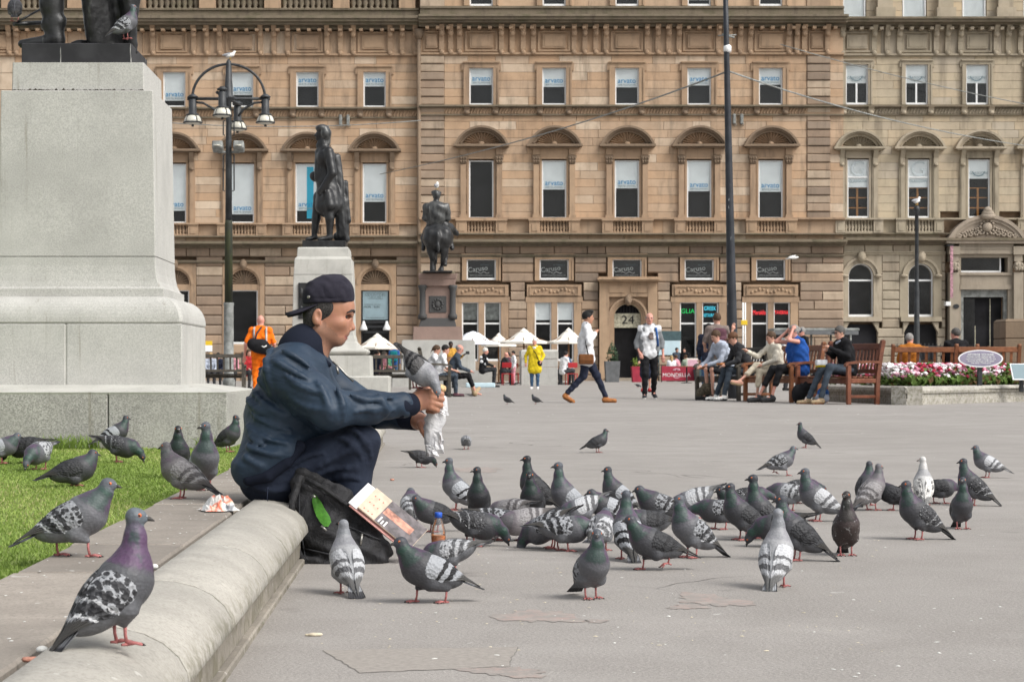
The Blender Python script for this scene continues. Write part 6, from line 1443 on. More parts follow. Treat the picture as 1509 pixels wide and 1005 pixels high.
    fo = lambda x, y, z: .0045 * np.sin(z * 46 + 6 * np.sin(x * 9 + sd) + 5 * np.sin(y * 8 + sd)) + .003 * np.sin((x + y) * 60 + z * 25)
    add(nm, soft(nm, pr, vox, [m], 1, fo), o)
    nm, m, ln = wear['bottom']
    pr = [cap(lat(J['pel'], .06), lat(J['pel'], -.06), .108 * f, .108 * f, .05)]; e_ = dict(long=.97, shorts=.44, capri=.78)[ln] if ln in ('long', 'shorts', 'capri') else None
    if e_:
        for s in 'lr': pr += leg(s, .012, e_)
    else: pr += [cap(lat(J['pel'], .05), lat((J['kl'] + J['kr']) / 2, .06), .12 * f, .13, .06), cap(lat(J['pel'], -.05), lat((J['kl'] + J['kr']) / 2, -.06), .12 * f, .13, .06)]
    add(nm, soft(nm, pr, vox, [m], 1, fo), o)
    sm = wear['shoes']
    if sm:
        for s in 'lr':
            a, t_ = J['a' + s], J['t' + s]; d = unit(t_ - a); he = a + A_((-.035, 0, -.045)); pr = [cap(he, t_ + d * .02 + A_((0, 0, .008)), .042, .036, .02), cap(a - A_((0, 0, .01)), he, .043, .04, .02), cap(he - A_((0, 0, .027)), t_ + d * .02 - A_((0, 0, .018)), .036, .032, .004, 1)]
            add('shoe', soft('shoe', pr, min(vox, .012), [sm, wear.get('sole', 'shoe_black')]), o)
    for en, prims, em in extras: add(en, soft(en, prims, min(vox, .012), em) if isinstance(prims, list) else prims.mesh(en), o)
    return o
def bagstrap(a, b, c, r=.014, m='cl_black'): return MB().mat(m).tube([a, b, c], r, 6)
# --- walkers
J = walk(.37)
figure('man in a white jacket and navy trousers walking to the right with a satchel', at(864, 593.5), 0, J, dict(skin='skin_tan', hair=('hair_black', 'quiff'), top=('jacket', 'cl_white', 'long'), bottom=('trousers', 'cl_navy', 'long'), shoes='shoe_tan', sole='cl_brown', collar=1, coat=.10), 1.03, .0125, 'people crossing the square', (0, 4),
    [('satchel', [rbox((-.02, -.24, .80), (.14, .05, .095), .03, .02), rbox((-.02, -.285, .82), (.13, .02, .06), .01, .01)], ['cl_brown']), ('strap', MB().mat('cl_black').tube([(.02, -.28, .86), (-.03, -.235, 1.1), (-.02, -.19, 1.42), (0, -.09, 1.47)], .012, 6), None)], fat=1.1,
    mods=dict(er=(.03, -.27, 1.10), wr=(.15, -.10, 1.27), el=(-.1, .22, 1.14), wl=(-.1, .2, .9)))
J = stand()
figure('bald man in a grey open cardigan and white T-shirt walking towards the camera', at(957, 587.5), R(-92), J, dict(skin='skin_pink', top=('t_shirt', 'cl_white', 'none'), bottom=('jeans', 'cl_black', 'long'), shoes='cl_charcoal', sole='sole_white', hair=('hair_grey', 'rim')), 1.075, .0125, 'people crossing the square', (4, 4),
    [('cardigan', [cap((.0, .10, 1.38), (.01, .12, .98), .088, .085, .04), cap((.0, -.10, 1.38), (.01, -.12, .98), .088, .085, .04), cap((-.05, .1, 1.38), (-.06, .09, .98), .1, .1, .04), cap((-.05, -.1, 1.38), (-.06, -.09, .98), .1, .1, .04), cap((0, .16, 1.39), (-.03, .25, 1.13), .064, .056, .03), cap((-.03, .25, 1.13), (0, .25, 1.03), .056, .05, .03), cap((0, -.16, 1.39), (-.03, -.25, 1.13), .064, .056, .03), cap((-.03, -.25, 1.13), (0, -.25, 1.03), .056, .05, .03), cap((-.04, -.06, 1.47), (-.04, .06, 1.47), .045, .045, .04), cap((-.03, -.08, 1.47), (.07, -.09, 1.36), .035, .03, .03), cap((-.03, .08, 1.47), (.07, .09, 1.36), .035, .03, .03), dict(rbox((.12, 0, 1.15), (.1, .085, .36), .03, .01), sub=True)], ['cl_grey']),
     ('shirt_print', [ell((.128, .035, 1.30), (.02, .05, .03), .01), ell((.13, .0, 1.25), (.02, .045, .025), .01), ell((.132, .03, 1.205), (.02, .055, .03), .01), ell((.132, .06, 1.25), (.02, .025, .02), .01)], ['cl_taupe']),
     ('backpack_strap', MB().mat('cl_blue').tube([(.08, .12, 1.42), (.115, .14, 1.3), (.09, .17, 1.05)], .02, 6), None)],
    mods=dict(wr=(.05, -.20, .93), er=(-.05, -.27, 1.12), el=(-.03, .26, 1.13), wl=(.03, .27, .87), kr=(.1, -.09, .5), ar=(.08, -.1, .09), tr=(.22, -.12, .03), al=(-.22, .1, .14), kl=(-.02, .1, .49), tl=(-.08, .13, .035)))
J = stand()
figure('white-haired woman in a bright yellow coat and jeans facing the camera', at(788, 573.5), R(-100), J, dict(skin='skin_pink', hair=('hair_white', 'short'), top=('coat', 'cl_yellow', 'long'), bottom=('jeans', 'cl_jean', 'long'), shoes='sole_white', sole='sole_white', coat=.26), .925, .0145, 'people crossing the square', (-14, 0),
    [('scarf', [cap((.02, -.07, 1.44), (.02, .07, 1.44), .05, .05, .03), cap((.08, -.02, 1.40), (.08, .02, 1.40), .04, .04, .03)], ['cl_white']), ('handbag', [rbox((.1, .16, .88), (.05, .1, .09), .03, .02)], ['cl_black']), ('strap', MB().mat('cl_black').tube([(.12, .16, .95), (.17, .06, 1.2), (.06, -.12, 1.44)], .012, 5), None)],
    fat=1.18, mods=dict(wr=(.05, -.3, .9), er=(-.05, -.31, 1.13), el=(-.05, .3, 1.13), wl=(.1, .24, .97)))
J = stand()
figure('man with a maroon backpack seen from behind beside the black mast, one hand raised', at(1057, 588), R(95), J, dict(skin='skin_fair', hair=('hair_brown', 'short'), top=('t_shirt', 'cl_taupe', 'short'), bottom=('trousers', 'cl_grey', 'long'), shoes='shoe_black'), 1.06, .0135, 'people crossing the square', (0, 12),
    [('backpack', [rbox((-.2, 0, 1.2), (.1, .14, .22), .08, .03), rbox((-.3, 0, 1.12), (.05, .11, .12), .04, .02)], ['cl_maroon'])], mods=dict(er=(.08, -.27, 1.16), wr=(.1, -.33, 1.38), wl=(.22, .2, 1.02), el=(.02, .26, 1.12)))
figure('person in a dark padded jacket half hidden behind the man with the maroon backpack', at(1044, 584.5), R(70), stand(), dict(skin='skin_fair', hair=('hair_black', 'short'), top=('jacket', 'cl_navy', 'long'), bottom=('jeans', 'cl_jean', 'long'), shoes='cl_brown', collar=1), .98, .016, 'people crossing the square')
p = pt(384, 500, 43.5)
figure('bald man in orange work clothes seen from behind with a black duffel bag', (p.x, 43.5, 0), R(92), stand(), dict(skin='skin_pink', top=('t_shirt', 'cl_orange', 'short'), bottom=('trousers', 'cl_orange', 'long'), shoes='shoe_black'), 1.04, .013, 'people crossing the square', (0, 8),
    [('reflective_strip', MB().mat('cl_reflect').tube([(-.13, -.13, 1.0), (-.14, -.12, 1.25), (-.1, -.12, 1.43), (-.02, -.12, 1.475)], .022, 4).tube([(-.13, .13, 1.25), (-.1, .13, 1.43), (-.02, .12, 1.475)], .022, 4), None),
     ('duffel_bag', [cap((-.2, .14, 1.12), (-.2, -.16, 1.0), .125, .11, .05), ell((-.22, 0, 1.08), (.14, .2, .15), .04)], ['cl_black']), ('bag_mark', MB().mat('sole_white').tube([(-.345, -.03, 1.085), (-.35, -.09, 1.06), (-.34, -.14, 1.09)], .014, 5), None), ('strap', MB().mat('cl_charcoal').tube([(-.26, .1, 1.2), (-.17, .06, 1.35), (-.08, -.02, 1.47), (0, -.08, 1.47)], .018, 5), None)], fat=1.12, mods=dict(el=(-.02, .3, 1.13), wl=(.02, .33, .88), er=(0, -.28, 1.13), wr=(.15, -.25, .95)))
p = pt(976, 500, 52)
figure('person in a dark dress hidden behind the bald man in the cardigan', (p.x, 56, 0), R(-80), stand(), dict(skin='skin_fair', hair=('hair_black', 'long'), top=('dress_top', 'cl_black', 'long'), bottom=('skirt', 'cl_navy', 'skirt'), shoes='cl_red'), .98, .018, 'people crossing the square')
# --- the row of benches
S0 = .515
def seat(t, off=-.02): return brow(t, off)
J = sit(S0, .12, .62)
figure('man in a black jacket with sunglasses eating on the reddish bench', seat(.55), BRZ, J, dict(skin='skin_fair', hair=('hair_darkgrey', 'short'), top=('jacket', 'cl_black', 'long'), bottom=('trousers', 'cl_slate', 'long'), shoes='shoe_sand', sole='cl_brown', collar=1, curl=1.2), 1.02, .013, 'people on the benches', (0, 14),
    [('shirt_collar', [cap((.23, -.02, 1.09), (.19, .04, 1.13), .025, .025, .02)], ['cl_lightgrey']), ('sunglasses', MB().mat('shoe_black').tube([(.26, -.055, 1.285), (.315, -.035, 1.275), (.32, .035, 1.275), (.26, .055, 1.285)], .012, 5), None)],
    fat=1.1, mods=dict(er=(.16, -.25, .86), wr=(.40, -.08, .95), el=(.16, .25, .86), wl=(.40, .06, 1.0), kr=(.46, -.15, .63), ar=(.70, -.2, .09), tr=(.86, -.24, .03), kl=(.44, .1, .66), al=(.62, .1, .1), tl=(.78, .12, .04)))
J = sit(S0, .06, .56)
figure('grey-haired woman in a royal blue sleeveless top shielding her face with both arms', seat(2.35, .0), BRZ + R(4), J, dict(skin='skin_pink', hair=('hair_grey', 'bun'), top=('top', 'cl_royal', 'none'), bottom=('trousers', 'cl_black', 'capri'), shoes='cl_charcoal', curl=1.), 1.06, .013, 'people on the benches', (0, 5),
    [('hair_tie', [ell((-.03, 0, 1.305), (.03, .045, .05), .01)], ['cl_slate'])], fat=1.34, mods=dict(er=(.34, -.22, 1.10), wr=(.19, -.10, 1.28), el=(.34, .2, 1.12), wl=(.2, .1, 1.3), kr=(.46, -.14, .6), ar=(.70, -.22, .12), tr=(.87, -.26, .05), kl=(.44, .08, .62), al=(.58, .02, .12), tl=(.76, .0, .05)))
J = sit(S0, .1, .5)
figure('woman in cream jacket and pale trousers with crossed legs behind the woman in blue', seat(3.1, .04), BRZ, J, dict(skin='skin_fair', hair=('hair_brown', 'short'), top=('jacket', 'cl_offwhite', 'long'), bottom=('trousers', 'cl_cream', 'capri'), shoes='skin_fair', sole='cl_beige'), .98, .0135, 'people on the benches', (0, 15),
    [('bag_strap', MB().mat('cl_black').tube([(.22, -.2, .85), (.24, -.17, .98)], .025, 5), None)], mods=dict(er=(.34, -.22, .90), wr=(.56, -.2, 1.0), kr=(.46, -.02, .72), ar=(.86, .02, .42), tr=(1.02, .04, .40), kl=(.44, .06, .62), al=(.5, .06, .1), tl=(.66, .06, .04)))
J = sit(S0 - .02, .22, .5, 0, .08)
figure('man in a brown cap and dark jumper bent over his food on the grey bench', seat(4.45), BRZ - R(6), J, dict(skin='skin_fair', hair=('hair_brown', 'short'), cap='cap_brown', top=('jumper', 'cl_charcoal', 'long'), bottom=('trousers', 'cl_slate', 'long'), shoes='sole_white', sole='cl_charcoal'), 1.0, .0135, 'people on the benches', (0, 22),
    [('food_tray', [rbox((.52, -.05, .74), (.1, .12, .02), .01, .01)], ['cl_tanleather'])], mods=dict(er=(.32, -.24, .78), wr=(.48, -.12, .75), kr=(.44, -.12, .63), ar=(.62, -.16, .11), tr=(.78, -.2, .04), al=(.56, .12, .11), tl=(.74, .14, .04), kl=(.42, .1, .63)))
J = sit(S0 - .02, .2, .42, 0, .07)
figure('lad in a pale grey hoodie and shorts at the far end of the benches', seat(5.3), BRZ + R(4), J, dict(skin='skin_fair', hair=('hair_brown', 'short'), top=('hoodie', 'cl_lightgrey', 'long'), bottom=('shorts', 'cl_charcoal', 'shorts'), shoes='shoe_black', hood=1, sole='cl_charcoal'), 1.04, .0135, 'people on the benches', (0, 24),
    [('snack_box', [rbox((.40, -.26, .64), (.09, .07, .03), .01, .01)], ['cl_tanleather'])], mods=dict(er=(.32, -.24, .76), wr=(.52, -.16, .68), el=(.3, .2, .76), wl=(.5, .1, .7), ar=(.4, -.14, .1), tr=(.58, -.18, .04)))
# things by the benches
def blobthing(name, label, cat, prims, mats, vox=.014, group=None, fold=None):
    c = np.mean([(q['a'] + q['b']) / 2 if q['t'] == 'cap' else q['c'] for q in prims], 0); lo = min(_bounds(q)[0][2] for q in prims); o = A_((c[0], c[1], lo))
    for q in prims:
        for k_ in ('a', 'b', 'c'):
            if k_ in q: q[k_] = q[k_] - o
    ob = add(name, soft(name, prims, vox, mats, 1, fold), None, tuple(o), label=label, category=cat)
    if group: ob['group'] = group
    return ob
q = lambda t, off, z: A_((*brow(t, off)[:2], z))
simple('bag_camo', (.10, .085, .06), .9, .5, 25)
blobthing('backpack', 'black backpack slumped between the woman in blue and the man in the black jacket', 'backpack', [ell(q(1.75, .34, .17), (.13, .16, .19), .03), cap(q(1.7, .3, .2), q(1.5, .1, .5), .1, .09, .05)], ['cl_black'])
blobthing('rucksack', 'mottled brown rucksack on the ground by the lad in the hoodie', 'rucksack', [ell(q(5.6, .34, .14), (.2, .16, .16), .03), ell(q(5.45, .4, .24), (.12, .14, .14), .05)], ['bag_camo'])
blobthing('carrier_bag', 'blue and white carrier bag under the reddish bench', 'bag', [ell(q(1.15, .18, .1), (.13, .15, .1), .03, 1), ell(q(1.15, .16, .2), (.11, .13, .1), .03, 0)], ['cl_blue', 'cl_lightgrey'])
blobthing('lunch_box', 'white and yellow takeaway box on the lap of the man in the black jacket', 'box', [rbox(q(.7, .46, .76), (.1, .1, .05), .015, .01), rbox(q(.75, .42, .70), (.1, .14, .025), .015, .01, 1)], ['cl_white', 'cl_yellow'])
# --- two men on the far bench, seen from behind
bb = lambda px, Y: ((px - CX) * Y / F, Y, 0)
figure('grey-haired man in a rust-orange jacket with his arm along the bench back', bb(1341, 43.2), R(82), sit(S0, .0, .45), dict(skin='skin_pink', hair=('hair_grey', 'short'), top=('jacket', 'cl_rust', 'long'), bottom=('trousers', 'cl_charcoal', 'long'), shoes='shoe_black'), 1.0, .014, 'people on the benches', (-35, 0), mods=dict(er=(-.12, -.34, 1.05), wr=(-.2, -.58, 1.03)))
figure('man with glasses in a black jumper seen from behind on the bench by the portal', bb(1409, 43.3), R(95), sit(S0, .0, .45), dict(skin='skin_pink', hair=('hair_darkgrey', 'short'), top=('jumper', 'cl_black', 'long'), bottom=('trousers', 'cl_charcoal', 'long'), shoes='shoe_black'), 1.08, .014, 'people on the benches', (35, 4), fat=1.12)
# --- round the rider's pedestal
yb_ = 47.3
for o_ in list(COL.objects):
    if o_.get('label', '').startswith("dark bench at the foot of the rider"): o_.location = ((644 - CX) * yb_ / F, yb_, 0); WM[o_.name] = Matrix.Translation(o_.location)
def onb(px, dy): return ((px - CX) * (yb_ + dy) / F, yb_ + dy, 0)
figure('woman with a ponytail on the dark bench left of the man in the white T-shirt', onb(632, .6), R(2), sit(.42, .14, .42), dict(skin='skin_fair', hair=('hair_brown', 'pony'), top=('t_shirt', 'cl_white', 'short'), bottom=('trousers', 'cl_charcoal', 'long'), shoes='shoe_black'), .92, .015, 'people by the rider\'s pedestal', (0, 20))
figure('dark-haired man in a white T-shirt and sunglasses on the dark bench', onb(645, -.05), R(0), sit(.42, .14, .46), dict(skin='skin_fair', hair=('hair_black', 'short'), top=('t_shirt', 'cl_white', 'short'), bottom=('jeans', 'cl_slate', 'long'), shoes='cl_maroon'), .92, .014, 'people by the rider\'s pedestal', (0, 12))
figure('grey-haired man in a dark blue jumper with bare feet by the dark bench', onb(664, .9), R(0), sit(.40, .16, .62), dict(skin='skin_pink', hair=('hair_grey', 'rim'), top=('jumper', 'cl_slate', 'long'), bottom=('trousers', 'cl_black', 'capri'), shoes=None), .95, .014, 'people by the rider\'s pedestal', (0, 25))
figure('dark-skinned busker in an ochre top playing a guitar before the grey pedestal base', bb(664, 68), R(-75), stand(), dict(skin='skin_dark', hair=('hair_black', 'short'), top=('hoodie', 'cl_ochre', 'long'), bottom=('trousers', 'cl_charcoal', 'long'), shoes='shoe_black'), .9, .016, 'people by the rider\'s pedestal', (0, 5),
    [('guitar', MB().mat('table_wood').sphere((.2, -.06, 1.0), (.05, .2, .16), 10, 6).mat('cl_charcoal').tube([(.2, .1, 1.05), (.22, .55, 1.28)], .03, 6).cbox(.19, .25, .53, .66, 1.25, 1.36, .01), None)], mods=dict(wl=(.24, .42, 1.2), el=(.1, .34, 1.12), wr=(.22, -.1, 1.02), er=(.0, -.3, 1.08)))
figure('man in a black shirt with white flowers sitting on the pedestal step', bb(711, 70.6), R(5), sit(.53, .06, .40), dict(skin='skin_pink', hair=('hair_white', 'short'), top=('shirt', 'cl_black', 'long'), bottom=('trousers', 'cl_charcoal', 'long'), shoes='shoe_black'), .97, .015, 'people by the rider\'s pedestal', (0, 8),
    [('flower_print', [ell((.1, -.2, 1.0), (.09, .04, .06), .01), ell((-.05, -.19, .92), (.07, .04, .06), .01), ell((.1, -.22, .83), (.07, .04, .05), .01), ell((-.06, -.17, 1.07), (.06, .04, .05), .01)], ['cl_white'])], fat=1.15)
figure('hiker in a blue jacket with a teal rucksack seen from behind beyond the dark bench', bb(581, 92), R(85), stand(), dict(skin='skin_fair', hair=('hair_brown', 'short'), top=('jacket', 'cl_blue', 'long'), bottom=('jeans', 'cl_jean', 'long'), shoes='cl_grey'), 1.0, .018, 'people at the café', (0, 0), [('rucksack', [rbox((-.2, 0, 1.2), (.12, .16, .24), .06, .02)], ['cl_teal'])])
def bag(name, label, cat, px, py, Y, prims, mats): c = A_(pt(px, py, Y)); return blobthing(name, label, cat, [dict(p_, **{k_: p_[k_] + c for k_ in ('a', 'b', 'c') if k_ in p_}) for p_ in prims], mats, .014)
blobthing('folded_mats', 'pale blue folded mats lying by the pedestal step', 'mats', [rbox(A_((*at(708, 571)[:2], .08)), (.5, .2, .08), .03, .01), rbox(A_((*at(707, 569)[:2], .24)), (.48, .2, .08), .03, .01)], ['sign_blue'])
blobthing('boots', 'tan boots beside the barefoot man at the dark bench', 'boots', [cap(A_((*at(699, 583)[:2], .06)), A_((*at(706, 579)[:2], .12)), .06, .05, .02), cap(A_((*at(700, 584)[:2], .06)), A_((*at(696, 580)[:2], .2)), .06, .055, .03)], ['cl_beige'])
# --- café guests
def guest(label, px, Y, rz, top, hair, style='short', skin='skin_fair', sz=1., standing=False, lean=.1, low=0., bottom='cl_charcoal'):
    figure(label, bb(px, Y), R(rz), stand() if standing else sit(.45, lean), dict(skin=skin, hair=(hair, style) if style != 'none' else None, top=('shirt', top, 'long'), bottom=('trousers', bottom, 'long'), shoes='shoe_black'), sz, .021, 'people at the café')
guest('woman in a white top bending over a white bag by the red chairs', 757, 80, 190, 'cl_white', 'hair_black', 'short', standing=True, sz=.78, bottom='cl_pink')
guest('bald guest in dark clothes at the red chairs right of the pedestal step', 741, 84, 20, 'cl_charcoal', 'hair_grey', 'none', 'skin_pink')
guest('dark-haired guest leaning at the table under the large cream parasol', 754, 86, 170, 'cl_maroon', 'hair_black')
guest('guest in black sitting left of the man in the white jacket', 829, 81, 30, 'cl_white', 'hair_black')
guest('guest in jeans blue at the table behind the man in the white jacket', 840, 83, 160, 'cl_jean', 'hair_brown')
guest('blond woman in a white blouse with her back to the red screen', 990, 102, 90, 'cl_white', 'hair_blond', 'long', sz=.97)
guest('pink-shirted guest behind the red screen', 1000, 103, 150, 'cl_pink', 'hair_brown')
guest('brown-haired guest in sage green behind the red screen', 1013, 102, 120, 'cl_sage', 'hair_brown')
guest('waiter in a grey waistcoat standing behind the seated blond woman', 997, 105, -60, 'cl_slate', 'hair_black', standing=True)
guest('waiter in a black jacket standing right of the other waiter', 1009, 105, -120, 'cl_black', 'hair_black', standing=True)
guest('guest in yellow at the dark tables under the parasol by the seated man', 551, 82, 0, 'cl_ochre', 'hair_brown')
guest('guest in pink at the dark tables near the hiker', 561, 80, 20, 'cl_pink', 'hair_grey')
guest('child in a green shirt beside the hiker', 570, 86, -90, 'cl_green', 'hair_brown', standing=True, sz=.72)
guest('guest in a navy jacket nearest the dark bench', 552, 75, 70, 'cl_navy', 'hair_black')
guest('person in a red and white top sitting beyond the bench by the lamp post', 364, 66, -60, 'cl_red', 'hair_brown', 'long', sz=.95)
guest('person in pink sitting beyond the bench left of the lamp post', 343, 70, -90, 'cl_pink', 'hair_blond', sz=.9)
guest('pale-haired person sitting left of the lamp post nearest the pedestal', 310, 70, -80, 'cl_lightgrey', 'hair_blond', sz=.9)
guest('dark-haired person in navy sitting beyond the bench beside the lamp post', 322, 71, -90, 'cl_navy', 'hair_black', sz=.9)
guest('dark-haired person in a white sweater behind the benches', 1158, 60, -20, 'cl_white', 'hair_black', standing=True, sz=1.0)
guest('person with a black camera behind the man in the black jacket', 1183, 58, 200, 'cl_black', 'hair_grey', standing=True, sz=1.06, skin='skin_pink')
guest('distant person with a pale cap in front of the bus shelter poster', 1143, 88, -90, 'cl_grey', 'hair_grey', standing=True, sz=.95)
guest('person in a dark coat standing in the entrance of the carved portal', 1457, 100, -90, 'cl_navy', 'hair_brown', standing=True, sz=1.02)
# ------------------------------------------------------------------ pigeons
def plumage(name, stops, sheen=.6, speck=0., lo=.15):
    t = NT(name); a = t.attr('t').outputs['Fac']; v = t.obj()
    n1 = t.noise(v, 90, 3, .6); tt = t.math('ADD', a, t.math('MULTIPLY', t.math('SUBTRACT', n1, .5), .10))
    c = t.ramp(tt, stops); k = t.math('MULTIPLY_ADD', t.rand(), .3, .85); c = t.mix(1., c, k, 'MULTIPLY')
    fe = t.vor(t.scalev(v, (.7, 1, 1)), 150); mo = t.noise(v, 38, 4, .65); c = t.mix(t.math('MULTIPLY', t.step(mo, .42, .7), .4), c, scol(stops[1][1], .62)); c = t.mix(t.math('MULTIPLY', t.step(fe, .35, .7), .25), c, scol(stops[0][1], .45))
    neck = t.math('MULTIPLY', t.step(tt, .52, .61), t.step(tt, .87, .77))
    lw = t.n('LayerWeight'); lw.inputs[0].default_value = .45
    side = t.step(t.math('ADD', lw.outputs[1], t.math('MULTIPLY', t.math('SUBTRACT', t.noise(v, 45, 2), .5), 1.2)), lo, lo + .47)
    ir = t.mix(side, (.022, .075, .052), (.105, .052, .115)); c = t.mix(t.math('MULTIPLY', neck, sheen * .62), c, ir)
    if speck: c = t.mix(t.math('MULTIPLY', t.step(t.noise(v, 55, 2, .6), .62, .66), speck), c, (.55, .55, .55))
    t.bsdf(c, .52, .35, t.math('MULTIPLY', neck, .12), t.bump(t.math('ADD', fe, n1), .3, .003)); return t.m
def ramp_(rump, belly, breast, nlow, nmid, head): return [(0., rump), (.28, belly), (.48, breast), (.60, nlow), (.74, nmid), (.88, head)]
plumage('body_grey', ramp_((.165, .17, .185), (.145, .15, .163), (.115, .117, .13), (.08, .07, .088), (.04, .055, .052), (.09, .10, .118)), .85)
plumage('body_purple', ramp_((.12, .122, .13), (.105, .108, .118), (.075, .077, .086), (.06, .045, .07), (.075, .05, .085), (.115, .135, .155)), 1.0, 0, -.25)
plumage('body_dark', ramp_((.032, .033, .037), (.028, .029, .033), (.023, .024, .028), (.02, .019, .023), (.018, .023, .023), (.03, .032, .038)), .45)
plumage('body_slate', ramp_((.085, .087, .095), (.066, .068, .076), (.052, .053, .06), (.045, .038, .048), (.024, .038, .034), (.05, .054, .066)), .75)
plumage('body_pale', ramp_((.34, .35, .37), (.33, .34, .355), (.34, .34, .355), (.27, .27, .29), (.21, .215, .235), (.23, .24, .265)), .12)
plumage('body_brown', ramp_((.05, .04, .038), (.045, .036, .034), (.05, .036, .034), (.045, .03, .032), (.035, .03, .03), (.04, .035, .035)), .2, .35)
plumage('body_pied', ramp_((.50, .50, .50), (.55, .55, .54), (.5, .5, .5), (.30, .30, .31), (.55, .54, .53), (.66, .65, .63)), .05, .5)
plumage('body_mauve', ramp_((.20, .195, .20), (.19, .185, .19), (.18, .165, .175), (.13, .11, .125), (.09, .085, .095), (.12, .115, .125)), .35)
def wingmat(name, L, D, bars=1., chk=0., chs=(20, 8), speck=0., prim_=(.06, .058, .056), edge=0., cth=.34):
    t = NT(name); uv = t.n('UVMap').outputs[0]; sx = t.n('SeparateXYZ'); t.put(sx.inputs[0], uv); u, s = sx.outputs[0], sx.outputs[1]
    of = t.n('Combine' + 'XYZ'); t.put(of.inputs[0], t.math('MULTIPLY', t.rand(), 40.)); ad = t.n('VectorMath', operation='ADD'); t.put(ad.inputs[0], t.scalev(uv, (*chs, 1))); t.put(ad.inputs[1], of.outputs[0]); cv = ad.outputs[0]
    wob = t.math('MULTIPLY', t.math('SUBTRACT', t.noise(cv, .9, 3), .5), .10)
    ub = t.math('ADD', t.math('ADD', u, t.math('MULTIPLY', s, -.13)), wob)
    k = t.math('MULTIPLY_ADD', t.rand(), .3, .85); base = t.mix(1., L, k, 'MULTIPLY')
    base = t.mix(t.math('MULTIPLY', t.step(t.noise(cv, 2.2, 3), .4, .75), .3), base, scol(L, .6))
    c = base
    if chk:
        vo = t.vor(cv, 1.0); ck = t.step(t.math('ADD', vo, t.math('MULTIPLY', t.math('SUBTRACT', t.noise(cv, 3, 2), .5), .5)), cth, cth + .1)
        ck = t.math('MULTIPLY', ck, t.step(ub, .66, .60)); c = t.mix(t.math('MULTIPLY', t.math('SUBTRACT', 1., ck), chk), c, D)
    def band_(a, w): return t.math('MULTIPLY', t.step(ub, a - w, a - w * .7), t.step(ub, a + w, a + w * .7))
    if bars:
        b = t.math('MAXIMUM', band_(.36, .035), band_(.505, .05)); c = t.mix(t.math('MULTIPLY', b, bars), c, D)
    if edge: c = t.mix(t.math('MULTIPLY', band_(.585, .014), edge), c, (.55, .56, .58)); c = t.mix(t.math('MULTIPLY', band_(.43, .010), edge * .8), c, (.5, .51, .53))
    if speck: c = t.mix(t.math('MULTIPLY', t.step(t.noise(cv, 1.3, 3, .7), .62, .66), speck), c, (.58, .59, .60))
    pm = t.step(ub, .60, .66); st = t.math('ABSOLUTE', t.math('SINE', t.math('ADD', t.math('MULTIPLY', s, 26.), t.math('MULTIPLY', u, 9.))))
    pc = t.mix(t.math('MULTIPLY', t.step(st, .32, .08), .6), prim_, scol(prim_, 2.6)); c = t.mix(pm, c, pc)
    fv = t.vor(t.scalev(uv, (26, 11, 1)), 1.0)
    t.bsdf(c, .62, .3, 0, t.bump(t.math('ADD', t.math('MULTIPLY', fv, t.math('SUBTRACT', 1., pm)), t.math('MULTIPLY', st, t.math('MULTIPLY', pm, .6))), .6, .006)); return t.m
BK = (.017, .017, .019)
wingmat('wing_bar', (.33, .345, .37), BK, 1., 0); wingmat('wing_check', (.28, .29, .31), BK, .9, .92, (20, 8), 0, (.07, .066, .062), .8, .44); wingmat('wing_light', (.42, .43, .45), BK, .7, .75, (13, 6), 0, (.09, .088, .085), .6)
wingmat('wing_dark', (.038, .039, .043), (.014, .014, .016), .7, .5, (18, 8), 0, (.034, .032, .03)); wingmat('wing_speck', (.05, .051, .056), (.016, .016, .018), .6, .7, (20, 8), .85, (.055, .052, .05), .5)
wingmat('wing_pale', (.44, .45, .47), (.06, .06, .065), .85, 0, (12, 6), 0, (.13, .13, .13)); wingmat('wing_brown', (.045, .036, .034), (.022, .018, .018), .3, .5, (18, 8), .35, (.042, .034, .032)); wingmat('wing_pied', (.62, .61, .59), (.05, .05, .055), .2, .8, (9, 5), 0, (.2, .2, .2)); wingmat('wing_mauve', (.26, .25, .255), (.06, .055, .058), .8, .25, (16, 7), 0, (.1, .092, .09), .3)
wingmat('wing_hand', (.105, .102, .102), BK, 1., 0, (12, 6), 0, (.04, .038, .036))
wingmat('wing_fleck', (.30, .31, .33), (.02, .02, .023), .9, .95, (24, 7), 0, (.05, .048, .046), 1., .52)
def tailmat(name, c0, c1):
    t = NT(name); uv = t.n('UVMap').outputs[0]; sx = t.n('SeparateXYZ'); t.put(sx.inputs[0], uv); st = t.math('ABSOLUTE', t.math('SINE', t.math('MULTIPLY', sx.outputs[1], 22.)))
    c = t.mix(t.step(sx.outputs[0], .66, .74), c0, c1); c = t.mix(t.math('MULTIPLY', t.step(st, .3, .05), .5), c, scol(c1, .6)); t.bsdf(c, .6, .3, 0, t.bump(st, .4, .004)); return t.m
tailmat('tail_grey', (.15, .155, .17), (.03, .03, .034)); tailmat('tail_dark', (.045, .046, .05), (.022, .022, .024)); tailmat('tail_pale', (.30, .31, .33), (.05, .05, .055)); tailmat('tail_pied', (.55, .54, .53), (.4, .4, .4))
simple('pigeon_leg', (.37, .13, .125), .55, .25, 200, .6, 500, .001); simple('claw', (.03, .025, .025), .5, .2, 50); simple('beak_dark', (.045, .042, .04), .45, .2, 200); simple('beak_pale', (.36, .30, .27), .5, .2, 200); simple('cere_white', (.68, .66, .64), .7, .1, 200); simple('eye_orange', (.62, .13, .02), .2, .15, 100, spec=.6); simple('pupil', (.006, .006, .006), .12, .1, 10, spec=.6)
